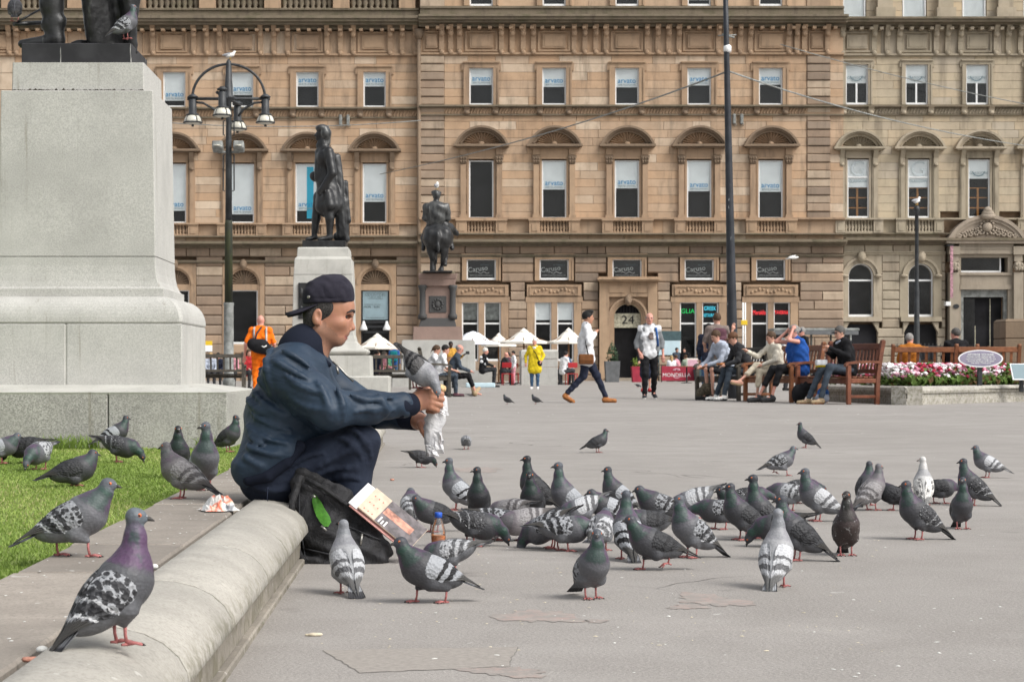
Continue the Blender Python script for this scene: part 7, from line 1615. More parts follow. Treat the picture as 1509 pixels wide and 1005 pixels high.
MORPH = dict(bar=('body_grey', 'wing_bar', 'tail_grey', 'beak_dark'), check=('body_grey', 'wing_check', 'tail_grey', 'beak_dark'), light=('body_grey', 'wing_light', 'tail_pale', 'beak_dark'), dark=('body_dark', 'wing_dark', 'tail_dark', 'beak_dark'), darkbar=('body_slate', 'wing_bar', 'tail_grey', 'beak_dark'), speck=('body_slate', 'wing_speck', 'tail_dark', 'beak_dark'), slate=('body_slate', 'wing_dark', 'tail_dark', 'beak_dark'), slatecheck=('body_slate', 'wing_check', 'tail_grey', 'beak_dark'), pale=('body_pale', 'wing_pale', 'tail_pale', 'beak_dark'), brown=('body_brown', 'wing_brown', 'tail_dark', 'beak_dark'), pied=('body_pied', 'wing_pied', 'tail_pied', 'beak_pale'), mauve=('body_mauve', 'wing_mauve', 'tail_grey', 'beak_dark'), barlight=('body_grey', 'wing_pale', 'tail_pale', 'beak_dark'), fleck=('body_purple', 'wing_fleck', 'tail_grey', 'beak_dark'), hand=('body_pale', 'wing_hand', 'tail_dark', 'beak_dark'))
# pose: body pitch, hip height, neck vector (forward, up) and bulge, head pitch, foot offsets
POSE = dict(alert=(33, .089, (.008, .068), .014, 4, (.012, .0), 0), tall=(41, .089, (.004, .082), .010, 2, (.022, .016), 0), walk=(19, .086, (.028, .050), .018, 2, (.04, -.035), 1), stand=(22, .087, (.016, .058), .016, 6, (.015, .0), 0), hunch=(16, .080, (.024, .032), .014, 10, (.012, .0), 0), rest=(12, .058, (.016, .038), .016, 6, (.01, .0), 0),
            peck=(-16, .080, (.048, -.046), .026, 62, (.0, -.02), 0), peckup=(-30, .080, (.036, -.056), .024, 72, (-.01, -.03), 0), low=(-2, .080, (.058, -.012), .012, 36, (.02, -.02), 0))
def pigeon(label, loc, head, pose='stand', morph='bar', size=1., yaw=0., spread=0., vox=.0036, seed=0, roll=0., dp=0., legs=True, parent=None):
    """heading 0 looks to the right of the photo, 90 away from the camera"""
    r_ = random.Random(seed * 7 + 1); pit, hz, nv, bul, hp, ft, lift = POSE[pose]; pit += dp + r_.uniform(-3, 3)
    bm, wm, tm, km = MORPH[morph]; ca, sa = math.cos(R(pit)), math.sin(R(pit))
    B = lambda u, v, l=0.: A_((u * ca - v * sa, l, hz + u * sa + v * ca))
    rr_ = rotm('Y', -pit)
    o = thing('pigeon', label, 'pigeon', loc, R(head), 'pigeons in the square')
    WM[o.name] = WM[o.name] @ Matrix.Diagonal((size, size, size, 1)); o.matrix_basis = WM[o.name]
    N = B(.066, .020); Hd = N + A_((nv[0], 0, nv[1])) + A_((0, 0, r_.uniform(-.003, .003))); Nm = (N + Hd) / 2 + A_((ca, 0, sa)) * bul * .5
    hd = A_((math.cos(R(hp)) * math.cos(R(yaw)), math.cos(R(hp)) * math.sin(R(yaw)), -math.sin(R(hp)))); hu = A_((math.sin(R(hp)), 0, math.cos(R(hp)))); hl_ = unit(np.cross(hu, hd))
    pr = [cap(B(-.088, .006), B(-.055, .004), .010, .024, .03), ell(B(-.030, .0), (.060, .037, .034), .03, 0, rr_), ell(B(.012, .0), (.058, .043, .043), .03, 0, rr_), ell(B(.038, .005), (.045, .041, .043), .03, 0, rr_), cap(B(.048, .010), N, .038, .028, .03),
          cap(N, Nm, .0265, .0190, .020), cap(Nm, Hd, .0182, .0135, .014), ell(Hd, (.0165, .0145, .0158), .006), ell(Hd + hd * .008 - hu * .001, (.0138, .0118, .0125), .008), cap(Hd + hd * .012, Hd + hd * .021 - hu * .004, .0085, .0052, .008)]
    feet = []
    for i, s in enumerate((-1, 1)):
        f = A_((ft[i] + r_.uniform(-.004, .004), s * .021, 0.)); up = 0.
        if lift and i == 1 and r_.random() < .75: up = .022
        ank = A_((f[0] - .006, s * .022, .036 + up)); knee = B(-.005, -.030, s * .026); pr.append(cap(knee, ank + A_((0, 0, .004)), .022, .0068, .016)); feet.append((f, up, ank))
    V, Q, mi = sdf(pr, vox, 1)
    spine = [B(-.09, .006), B(-.02, 0), B(.05, .008), N, Nm, Hd, Hd + hd * .03]; kn = [0, .28, .48, .60, .74, .88, 1.]
    best = np.full(len(V), 9.); tv = np.zeros(len(V))
    for i in range(6):
        a, ab = spine[i], spine[i + 1] - spine[i]; h = np.clip(((V - a) @ ab) / (ab @ ab), 0, 1); d = np.linalg.norm(V - a - h[:, None] * ab, axis=1) - (.03 if i < 3 else .012); w = d < best; best[w] = d[w]; tv[w] = kn[i] + (kn[i + 1] - kn[i]) * h[w]
    me = make_mesh('body', V, Q, [bm], None, True); me.attributes.new('t', 'FLOAT', 'POINT').data.foreach_set('value', tv.astype(np.float32)); add('body', me, o)
    # folded wings that hug the body, pointed behind
    nu, ns = 22, 9
    def lerp(x, tab):
        for (a, va), (b, vb) in zip(tab, tab[1:]):
            if x <= b: q_ = (x - a) / (b - a); return va + (vb - va) * q_
        return tab[-1][1]
    for s in (-1, 1):
        P = np.zeros((2, nu, ns, 3)); UVs = np.zeros((nu, ns, 2))
        for i in range(nu):
            q_ = i / (nu - 1); u = .074 - .228 * q_
            Rr = lerp(q_, [(0, .026), (.05, .040), (.14, .0480), (.3, .0505), (.45, .0465), (.6, .035), (.8, .020), (1, .010)]); lo = lerp(q_, [(0, 12), (.12, -18), (.3, -30), (.45, -26), (.62, 0), (.8, 35), (1, 62)]); hi = lerp(q_, [(0, 42), (.15, 66), (.35, 80), (.6, 84), (.85, 86), (1, 74)]); cv = lerp(q_, [(0, .004), (.5, .002), (.75, -.002), (1, -.0045)]); pu = lerp(q_, [(0, 0), (.1, .0035), (.5, .004), (.7, .002), (1, .0)])
            for j in range(ns):
                w = j / (ns - 1); a = R(lo + (hi - lo) * w + spread * -12 * q_); ed = math.sin(math.pi * w) ** .5 * math.sin(math.pi * min(1, q_ * 1.02 + .02)) ** .4; rad = Rr + pu * ed + .0012
                for k_ in (0, 1):
                    r2 = rad - k_ * .004 * (1 if Rr > .02 else .5); P[k_, i, j] = B(u - .012 * (1 - w) * q_ * 0, cv + r2 * math.sin(a) * .98, s * (r2 * math.cos(a) * .97 + spread * .012 * q_))
                UVs[i, j] = (q_, w)
        vs = P.reshape(-1, 3); n1 = nu * ns; fs = []
        for k_ in (0, 1):
            for i in range(nu - 1):
                for j in range(ns - 1):
                    a, b, c, d = (k_ * n1 + i * ns + j, k_ * n1 + i * ns + j + 1, k_ * n1 + (i + 1) * ns + j + 1, k_ * n1 + (i + 1) * ns + j); fs.append((a, b, c, d) if (k_ == 0) == (s < 0) else (d, c, b, a))
        rim = [i * ns for i in range(nu)] + [(nu - 1) * ns + j for j in range(1, ns)] + [i * ns + ns - 1 for i in range(nu - 2, -1, -1)] + [j for j in range(ns - 2, 0, -1)]
        for a, b in zip(rim, rim[1:] + rim[:1]): fs.append((a, b, b + n1, a + n1) if s > 0 else (b, a, a + n1, b + n1))
        me = make_mesh('wing', vs, np.array(fs), [wm], None, True); ul = me.uv_layers.new(name='UVMap'); li = np.zeros(len(me.loops), np.int32); me.loops.foreach_get('vertex_index', li); ul.data.foreach_set('uv', UVs.reshape(-1, 2)[li % n1].astype(np.float32).ravel()); add('wing', me, o)
    # tail fan
    nt, nw = 6, 7; P = np.zeros((2, nt, nw, 3)); UVs = np.zeros((nt, nw, 2))
    for i in range(nt):
        q_ = i / (nt - 1); u = -.066 - .102 * q_; hw = .013 + .014 * q_ + spread * .03 * q_
        for j in range(nw):
            w = -1 + 2 * j / (nw - 1)
            for k_ in (0, 1): P[k_, i, j] = B(u + .010 * q_ * w * w, .009 - .006 * q_ - .003 * w * w - (.004 - .003 * q_) * k_, hw * w)
            UVs[i, j] = (q_, j / (nw - 1))
    n1 = nt * nw; fs = []
    for k_ in (0, 1):
        for i in range(nt - 1):
            for j in range(nw - 1): a = k_ * n1 + i * nw + j; f_ = (a, a + 1, a + nw + 1, a + nw); fs.append(f_ if k_ else f_[::-1])
    rim = [i * nw for i in range(nt)] + [(nt - 1) * nw + j for j in range(1, nw)] + [i * nw + nw - 1 for i in range(nt - 2, -1, -1)]
    for a, b in zip(rim, rim[1:]): fs.append((a, b, b + n1, a + n1))
    me = make_mesh('tail', P.reshape(-1, 3), np.array(fs), [tm], None, True); ul = me.uv_layers.new(name='UVMap'); li = np.zeros(len(me.loops), np.int32); me.loops.foreach_get('vertex_index', li); ul.data.foreach_set('uv', UVs.reshape(-1, 2)[li % n1].astype(np.float32).ravel()); add('tail', me, o)
    # head details
    bb_ = Hd + hd * .018 - hu * .003; mb = MB().mat(km).tube([tuple(bb_), tuple(bb_ + hd * .010 - hu * .001), tuple(bb_ + hd * .019 - hu * .0045)], [.0055, .0042, .0009], 8); mb.mat('cere_white')
    for s in (-1, 1): mb.sphere(tuple(bb_ + hd * .003 + hu * .0035 + hl_ * s * .0022), .0032, 6, 5)
    add('beak', mb.mesh('beak'), o)
    for s in (-1, 1):
        c = Hd + hd * .0095 + hl_ * s * .0112 + hu * .0025; mb = MB().mat('eye_orange').sphere(tuple(c), .0044, 10, 6).mat('pupil').sphere(tuple(c + hl_ * s * .0028), .0023, 8, 5); add('eye', mb.mesh('eye'), o)
    if legs:
        for (f, up, ank), s in zip(feet, (-1, 1)):
            g = f + A_((0, 0, up + .0035)); dn = A_((0, 0, -.006 * (up > 0))); mb = MB().mat('pigeon_leg').tube([tuple(ank + A_((.001, 0, .006))), tuple((ank + g) / 2 + A_((-.001, 0, 0))), tuple(g)], [.0036, .0030, .0036], 7)
            for an in (-32, 0, 32):
                d = A_((math.cos(R(an)), math.sin(R(an)), 0)); m_ = g + d * .015 + A_((0, 0, .002)) + dn * .5; e = g + d * .028 + A_((0, 0, -.001)) + dn * 2; mb.tube([tuple(g), tuple(m_), tuple(e)], [.0034, .0029, .0022], 6); mb.mat('claw').tube([tuple(e), tuple(e + d * .006 + A_((0, 0, -.001)))], [.0022, .0006], 5).mat('pigeon_leg')
            mb.tube([tuple(g), tuple(g + A_((-.012, s * .002, .0)) + dn)], [.0036, .0022], 6); add('leg', mb.mesh('leg'), o)
    return o
ZK, ZG, ZS = .206, .172, .191
def pg(px, py, head, pose, morph, label, size=1., z=0., **kw): pg.n += 1; return pigeon(label, tuple(at(px, py, z)), head, pose, morph, size * (.94 if z < .1 else 1), seed=pg.n, **kw)
pg.n = 0
# on the kerb, the slabs and the lawn
pg(166, 951, 33, 'tall', 'fleck', 'large pigeon with a purple neck standing on the kerb nearest the camera', .89, ZK, vox=.0026, yaw=-26)
pg(108, 820, 5, 'walk', 'check', 'chequered pigeon walking right along the paving slabs by the lawn', 1.0, ZS, vox=.003, yaw=-8)
pg(270, 735, 160, 'stand', 'mauve', 'pale brownish pigeon on the slabs looking left, near the crumpled wrapper', .98, ZS)
pg(300, 722, -70, 'tall', 'bar', 'upright grey pigeon behind the brownish one, turned towards the camera', 1.06, ZS, yaw=-80)
pg(263, 702, -85, 'alert', 'dark', 'nearly black pigeon facing the camera on the lawn edge', 1.0, ZG, yaw=10)
pg(336, 666, -30, 'alert', 'slate', 'dark green-necked pigeon beside the sleeve of the seated man', .95, ZG)
pg(168, 661, 15, 'stand', 'darkbar', 'pigeon with a pale wing standing upright at the back of the lawn', .98, ZG)
pg(176, 681, -8, 'peck', 'speck', 'dark speckled pigeon pecking in the grass below the upright one', 1.02, ZG)
pg(108, 716, 22, 'rest', 'slate', 'dark pigeon resting in the grass in the middle of the lawn', 1.02, ZG)
pg(58, 692, -110, 'peck', 'light', 'pale-winged pigeon pecking towards the camera at the left of the lawn', 1.0, ZG)
pg(38, 682, 170, 'peck', 'dark', 'black pigeon feeding behind the pale-winged one on the lawn', 1.0, ZG)
pg(2, 683, 0, 'hunch', 'bar', 'grey pigeon cut off by the left edge of the photo', .95, ZG)
# the front of the flock
pg(512, 875, 105, 'alert', 'pale', 'pale grey pigeon seen from behind in front of the black rucksack', 1.0, vox=.003)
pg(634, 888, 196, 'walk', 'darkbar', 'dark-necked pigeon with a pale barred wing striding left below the bottle', 1.04, vox=.0028)
pg(664, 846, 172, 'peck', 'light', 'black and white patterned pigeon behind the striding one, by the bottle', .9, vox=.003)
pg(870, 882, -72, 'alert', 'check', 'grey pigeon facing the camera alone in front of the flock', .95, vox=.0028, yaw=-22)
pg(1143, 866, 70, 'tall', 'pale', 'palest grey pigeon seen from behind in front of the flock, on the right', 1.02, vox=.0028)
pg(966, 840, 190, 'walk', 'slate', 'green-necked pigeon walking left in the middle front of the flock', 1.0, vox=.003, yaw=-5)
pg(1022, 822, 200, 'alert', 'check', 'tall chequered pigeon with a green neck right of the walking one', 1.04, vox=.003)
pg(1176, 826, 170, 'alert', 'slate', 'dark brown-winged pigeon with a long tail behind the palest one', 1.06, vox=.003)
pg(1246, 818, -95, 'tall', 'brown', 'dark reddish brown pigeon standing upright facing the camera', .98, vox=.003, yaw=-30)
pg(1356, 795, 187, 'alert', 'speck', 'dark pigeon with white flecked wings near the right side, facing left', 1.06, vox=.003)
pg(1416, 779, -92, 'tall', 'slate', 'slim grey pigeon facing the camera on the right', .92, yaw=-25)
# the middle of the flock
pg(607, 775, 95, 'hunch', 'barlight', 'pale pigeon with dark wing bars seen from behind, left of the flock', 1.0, yaw=-40)
pg(640, 784, 205, 'hunch', 'slate', 'dark-headed pigeon close behind the blue bottle cap', .98)
pg(676, 752, 170, 'tall', 'bar', 'upright grey pigeon with a green and purple neck at the left of the flock', 1.05)
pg(706, 768, -100, 'tall', 'dark', 'black pigeon facing left among the left of the flock', 1.02, yaw=-60)
pg(700, 805, 8, 'peck', 'speck', 'black pigeon with a few white flecks pecking right, left of the flock', 1.05)
pg(735, 796, -15, 'peck', 'slatecheck', 'slate pigeon pecking beside the black flecked one', .98)
pg(752, 777, 150, 'peck', 'mauve', 'mauve-grey pigeon feeding head down in the heart of the flock', .95)
pg(620, 689, 20, 'peck', 'dark', 'dark pigeon feeding below the paper wrapper', .92)
pg(687, 662, 95, 'low', 'light', 'small patterned pigeon seen from behind, feeding alone', .88)
pg(880, 667, 12, 'stand', 'slate', 'dark pigeon standing alone on open ground beyond the flock', .98)
pg(791, 751, 165, 'tall', 'dark', 'sooty pigeon standing tall at the back of the flock', 1.08)
pg(786, 770, -110, 'alert', 'dark', 'dark pigeon with a white beak facing the camera in front of the sooty one', 1.02, yaw=10)
pg(838, 768, 190, 'tall', 'bar', 'pigeon with a bright green neck and mauve breast at the back of the flock', 1.1)
pg(772, 797, 200, 'peck', 'mauve', 'grey pigeon pecking left of the chequered pair', 1.0)
pg(806, 808, 160, 'peckup', 'check', 'round chequered pigeon feeding with its back to the camera', 1.02)
pg(832, 812, -5, 'low', 'check', 'chequered pigeon with a white-edged wing feeding in the middle of the flock', 1.02)
pg(884, 812, 70, 'hunch', 'light', 'pale mottled pigeon seen from behind in the middle of the flock', 1.0)
pg(858, 776, 190, 'peckup', 'barlight', 'pale barred pigeon with its dark tail raised among the feeding birds', 1.0)
pg(912, 757, 185, 'alert', 'darkbar', 'green-necked pigeon with a pale back at the rear of the flock', 1.0)
pg(896, 775, 200, 'hunch', 'darkbar', 'dark-breasted pigeon with a white beak spot in the rear of the flock', .98, yaw=-15)
pg(926, 825, 95, 'tall', 'bar', 'plain grey pigeon with a long neck seen from behind, centre of the flock', 1.04)
pg(972, 773, 185, 'hunch', 'slatecheck', 'black-headed pigeon looking left at the rear of the flock', 1.06)
pg(955, 800, 200, 'low', 'slate', 'dark pigeon feeding behind the walking green-necked one', 1.0)
pg(1022, 764, 182, 'peckup', 'barlight', 'pale pigeon with two dark bars and its tail held high', 1.04)
pg(1060, 780, 175, 'low', 'slatecheck', 'slate pigeon feeding at the right rear of the flock', .98)
pg(1097, 796, 185, 'alert', 'slate', 'dark purple pigeon with a bright green neck, right of centre', 1.04)
pg(1086, 770, 195, 'hunch', 'dark', 'black-headed pigeon half hidden behind the dark purple one', .98)
pg(1102, 758, 10, 'low', 'speck', 'pigeon looking right behind the black-headed one', .98)
pg(1126, 793, 178, 'tall', 'speck', 'pigeon with a purple and green neck rising above the others, right of centre', 1.05)
pg(1150, 806, 172, 'peck', 'slate', 'dark pigeon with a lowered head close behind the palest one', 1.02)
pg(1207, 768, 175, 'alert', 'barlight', 'pigeon with a green neck and pale barred wings striding left', 1.08)
pg(1164, 752, 150, 'low', 'light', 'pale patterned pigeon feeding behind the green-necked one', 1.0)
pg(1180, 742, 10, 'low', 'speck', 'pigeon bending down behind the pale patterned one', .95)
pg(1283, 752, 35, 'alert', 'mauve', 'brownish grey pigeon standing with its head turned to the right', 1.02)
pg(1276, 745, 60, 'alert', 'slate', 'pigeon partly hidden behind the brownish grey one', 1.0)
pg(1318, 752, 150, 'hunch', 'dark', 'dark pigeon hidden behind the flecked one on the right', .9)
pg(1361, 745, 80, 'tall', 'pied', 'white-headed pied pigeon on the right', 1.0, yaw=60)
pg(1384, 742, 20, 'low', 'slate', 'dark pigeon feeding behind the pied one', .95)
pg(1436, 745, 165, 'alert', 'speck', 'pigeon with a purple neck and flecked wings on the far right', 1.04)
pg(1456, 704, 170, 'stand', 'barlight', 'pale-winged pigeon standing alone at the right edge of the flock', 1.02)
pg(1150, 701, 12, 'walk', 'check', 'chequered pigeon walking right behind the flock', 1.02)
pg(1188, 660, 165, 'alert', 'slate', 'dark pigeon standing alone in front of the benches', .98)
pg(748, 596, 150, 'stand', 'slate', 'distant pigeon in front of the yellow-coated woman, on the left', .98, vox=.005)
pg(790, 595.5, 155, 'stand', 'slate', 'distant pigeon in front of the yellow-coated woman, on the right', .98, vox=.005)
pg(940, 571, 10, 'peck', 'slate', 'far pigeon beside the legs of the bald man', .95, vox=.006)
pigeon('pigeon perched on the bronze plinth by the statue\'s coat', (pt(184, 58, 13.0)), 25, 'alert', 'check', 1.0, seed=91)
pigeon('dark pigeon perched on the tip of the statue\'s bronze scabbard', (pt(22, 32, 13.1)), 100, 'alert', 'slate', .92, seed=92)
pigeon('pigeon feeding on the wrist of the man in the cap', (*pt(617, 574, 6.99)[:2], pt(612, 572.5, 6.99)[2]), -38, 'peckup', 'hand', .82, seed=93, vox=.0028, dp=-10)
# gulls
simple('gull_white', (.72, .72, .70), .7, .06, 20); simple('gull_grey', (.30, .31, .33), .7, .1, 20); simple('gull_beak', (.55, .36, .05), .5, .1, 20)
def gull(label, loc, head, size=1.):
    o = thing('gull', label, 'gull', loc, R(head), 'gulls perched round the square'); 
    pr = [ell((-.02, 0, .13), (.13, .06, .065), .03, 0, rotm('Y', -12)), ell((-.06, 0, .145), (.14, .062, .05), .02, 1, rotm('Y', -8)), cap((.07, 0, .15), (.11, 0, .22), .045, .035, .04), ell((.125, 0, .235), (.04, .033, .033), .02), cap((-.16, 0, .14), (-.24, 0, .12), .025, .012, .03, 1)]
    b = add('body', soft('body', pr, .012, ['gull_white', 'gull_grey']), o, scale=(size,) * 3); WM[b.name] = WM[o.name]
    add('beak', MB().mat('gull_beak').tube([(.155 * size, 0, .235 * size), (.2 * size, 0, .225 * size)], [.01, .003], 6).mesh('beak'), o)
    for s in (-1, 1): add('leg', MB().mat('gull_beak').tube([(-.01, s * .03, .08 * size), (0, s * .03, 0)], .008, 5).mesh('leg'), o)
gull('white gull standing on top of the street lamp with the hooped frame', (L0.x + .05, YL, zl(88.5)), 10, 1.05)
gull('white gull standing on the slim black lamp post', ((1351 - CX) * ks, YS, zs(303)), 40, 1.0)
gull('white gull standing on the bronze rider\'s head', (*pt(643.5, 280, YQ + .15)[:2], pt(643.5, 281, YQ + .15)[2]), 80, 1.25)
def flyer():
    c = pt(1168, 380, 70); o = thing('gull', 'pale gull in flight in front of the dark advertising window', 'gull', c, R(0), 'gulls perched round the square')
    add('body', soft('body', [ell((0, 0, 0), (.17, .05, .05), .03), ell((.16, 0, .02), (.05, .035, .035), .03)], .015, ['gull_white']), o)
    for s in (-1, 1):
        mb = MB().mat('gull_white'); mb.rings([[Vector((x + w, s * y, z)) for x, z in ((-.07, h), (.05, h + .012), (.06, h), (.05, h - .006))] for y, h, w in ((.03, .02, 0), (.2, .07, .02), (.38, .03, -.05), (.5, -.03, -.12))], sm=False); add('wing', mb.mesh('wing'), o)
flyer()
# ------------------------------------------------------------------ the seated man feeding the pigeons
YM0 = 7.05
def m(px, py, dy=0.): v = pt(px, py, YM0); return A_((v.x, YM0 + dy, v.z))
def man_mats():
    t = NT('jacket_navy'); v = t.obj(); n = t.noise(v, 7, 4, .6); c = t.mix(t.step(n, .3, .7), (.014, .027, .048), (.021, .040, .068))
    w = t.noise(t.scalev(v, (1, 1, 1.8)), 9, 2, .5, .8); f = t.noise(v, 600, 2)
    b = t.bsdf(c, .56, .35, 0, t.bump(t.math('ADD', w, t.math('MULTIPLY', f, .04)), .42, .022))
    t = NT('rib_knit'); v = t.obj(); sx = t.n('SeparateXYZ'); t.put(sx.inputs[0], v); r = t.math('SINE', t.math('MULTIPLY', t.math('ADD', sx.outputs[2], t.math('MULTIPLY', sx.outputs[1], .6)), 1700.)); t.bsdf((.009, .012, .023), .9, .2, 0, t.bump(r, .25, .001))
    t = NT('denim_dark'); v = t.obj(); n = t.noise(v, 9, 4, .6); c = t.mix(t.step(n, .35, .7), (.009, .013, .026), (.018, .025, .044)); w = t.noise(t.scalev(v, (1.4, 1, 1.8)), 15, 3, .6, 1.); t.bsdf(c, .85, .25, 0, t.bump(t.math('ADD', w, t.math('MULTIPLY', t.noise(v, 700, 2), .08)), .22, .02))
    t = NT('face_skin'); v = t.obj(); n = t.noise(v, 26, 4, .6); c = t.mix(t.step(n, .3, .72), (.36, .175, .105), (.42, .20, .135)); p = t.noise(v, 420, 2, .6); c = t.mix(t.math('MULTIPLY', t.step(p, .5, .75), .25), c, (.27, .12, .075))
    b = t.bsdf(c, .45, .4, 0, t.bump(t.math('ADD', p, t.math('MULTIPLY', n, 2.)), .3, .0012)); b.inputs['Subsurface Weight'].default_value = .15; b.inputs['Subsurface Radius'].default_value = (.010, .004, .002)
    t = NT('stubble_skin'); v = t.obj(); p = t.noise(v, 520, 2, .7); c = t.mix(t.step(p, .45, .65), (.33, .17, .11), (.20, .115, .085)); b = t.bsdf(c, .5, .35, 0, t.bump(p, .3, .001)); b.inputs['Subsurface Weight'].default_value = .12; b.inputs['Subsurface Radius'].default_value = (.010, .004, .002)
    t = NT('cap_cloth'); v = t.obj(); n = t.noise(v, 18, 4, .6); c = t.mix(t.step(n, .35, .7), (.017, .016, .025), (.030, .028, .040)); t.bsdf(c, .9, .2, 0, t.bump(t.math('ADD', n, t.math('MULTIPLY', t.noise(v, 700, 2), .15)), .45, .008))
    t = NT('short_hair'); v = t.obj(); n = t.noise(t.scalev(v, (1, 1, .5)), 420, 3, .7); c = t.mix(t.step(n, .42, .66), (.012, .011, .011), (.085, .078, .074)); t.bsdf(c, .7, .3, 0, t.bump(n, .8, .003))
    t = NT('crumpled_paper'); v = t.obj(); n = t.noise(v, 30, 4, .6, .8); c = t.mix(t.step(n, .3, .7), (.55, .55, .57), (.72, .72, .73)); b = t.bsdf(c, .45, .4, 0, t.bump(n, .8, .01)); b.inputs['Alpha'].default_value = .93
man_mats()
simple('bread', (.58, .40, .21), .9, .25, 50, .6, 160, .004); simple('eye_white', (.55, .50, .46), .3, .1, 50, spec=.5); simple('nail', (.50, .27, .20), .35, .1, 50); simple('metal_dull', (.30, .29, .27), .35, .2, 60, metal=.8); simple('lip_man', (.30, .12, .095), .5, .2, 60)
OM = A_((float(m(405, 0)[0]), YM0, ZK))
def rel(prs):
    for q in prs:
        for k_ in ('a', 'b', 'c'):
            if k_ in q: q[k_] = q[k_] - OM
    return prs
fr = [list(r) for r in Matrix.Rotation(R(9), 3, 'Y')]      # the head tips forward a little
body = [ell(m(484, 447), (.082, .073, .084), .02, 0), ell(m(494, 470), (.058, .058, .080), .03, 0), ell(m(489, 484), (.046, .052, .052), .03, 1), ell(m(510, 452), (.024, .048, .034), .025, 0),
    cap(m(500, 500, -.012), m(500, 500, .012), .0185, .0185, .018, 1), cap(m(471, 486, -.050), m(497, 502, -.020), .014, .016, .02, 1), cap(m(471, 486, .050), m(497, 502, .020), .014, .016, .02, 1),
    cap(m(512.8, 465), m(519.3, 482), .0075, .0100, .008, 0), ell(m(519.2, 484.3), (.0100, .0092, .0082), .005, 0), ell(m(514.5, 486.3, -.0115), (.0090, .0060, .0066), .003, 0), ell(m(514.5, 486.3, .0115), (.0090, .0060, .0066), .003, 0),
    cap(m(514.5, 460.5, -.012), m(508, 460, -.042), .009, .008, .010, 0), cap(m(514.5, 460.5, .012), m(508, 460, .042), .009, .008, .010, 0),
    ell(m(500, 477, -.043), (.026, .020, .019), .016, 0), ell(m(500, 477, .043), (.026, .020, .019), .016, 0), ell(m(509, 491), (.012, .024, .010), .010, 1),
    cap(m(507.4, 494.2, -.020), m(511, 493.4, .0), .0052, .0062, .003, 2), cap(m(511, 493.4, .0), m(507.4, 494.2, .020), .0062, .0052, .003, 2), cap(m(506.4, 498, -.017), m(509.4, 498.3, .0), .0050, .0064, .003, 2), cap(m(509.4, 498.3, .0), m(506.4, 498, .017), .0064, .0050, .003, 2)]
for s in (-1, 1):
    body += [dict(ell(m(513, 467.5, s * .033), (.013, .0165, .0085), .007), sub=True), ell(m(507, 467.8, s * .030), (.0125, .0125, .0125), .001, 3), cap(m(511.0, 464.6, s * .017), m(507.6, 465.2, s * .046), .0045, .0040, .004, 0), cap(m(510.8, 470.8, s * .018), m(507.4, 470.6, s * .043), .0036, .0036, .005, 0)]
    body += [ell(m(469, 467.5, s * .073), (.0165, .0085, .029), .005, 0, rotm('Y', 12)), dict(ell(m(471, 466.2, s * .083), (.0095, .009, .016), .004), sub=True), ell(m(470, 476.5, s * .074), (.008, .006, .0085), .004, 0)]
body += [dict(cap(m(506.5, 496, -.026), m(512.4, 495.9, .0), .0022, .0022, .002), sub=True), dict(cap(m(512.4, 495.9, 0), m(506.5, 496, .026), .0022, .0022, .002), sub=True), dict(cap(m(515, 488.6, -.0085), m(517, 488.3, -.0085), .0028, .0024, .002), sub=True)]
body += [cap(m(474, 482), m(452, 522), .055, .062, .03, 1), cap(m(452, 522), m(430, 560), .06, .10, .05, 0), cap(m(430, 560), m(405, 680), .10, .11, .05, 0)]
SR, ER, WR = m(426, 552, -.175), m(492, 601, -.235), m(606, 595.5, -.075)
SL, EL, WL = m(452, 548, .170), m(525, 600, .215), m(612, 619, .095)
body += [cap(SR, ER, .05, .042, .03), cap(ER, WR, .042, .031, .03), cap(SL, EL, .05, .042, .03), cap(EL, WL, .042, .030, .03)]
for s, y in ((0, -.10), (1, .12)): body += [cap(m(412, 695, y), m(530 - 6 * s, 654, y * 1.18), .06, .035, .04), cap(m(530 - 6 * s, 654, y * 1.18), m(513, 790, y * 1.1), .035, .03, .03), cap(m(508, 808, y * 1.1), m(545, 813, y * 1.2), .03, .026, .02)]
# right hand: a loose fist round the bread, back of the hand towards us
hy = -.055
body += [cap(WR, m(616, 590, hy), .031, .031, .02), ell(m(624, 588, hy), (.035, .021, .036), .015, 0), ell(m(632, 587, hy + .004), (.024, .019, .034), .012, 0)]
for i, (kz, mx, mz, tx, tz) in enumerate(((577.5, 650.5, 580.5, 644, 585), (584.5, 651, 588, 643, 592), (592, 649, 597, 640, 600), (599, 644, 604, 636, 606))):
    k0 = m(634, kz, hy - .010 + .002 * i); k1 = m(mx, mz, hy + .004); k2 = m(tx + 3, tz, hy + .034); k3 = m(tx - 6, tz, hy + .046)
    body += [cap(k0, k1, .0115, .0100, .005), cap(k1, k2, .0100, .0090, .004), cap(k2, k3, .0090, .0080, .004), ell(k0, (.011, .010, .0115), .005)]
body += [cap(m(618, 577, hy + .02), m(632, 572, hy + .03), .0145, .0120, .010), cap(m(632, 572, hy + .03), m(645, 576, hy + .04), .0120, .0095, .004)]
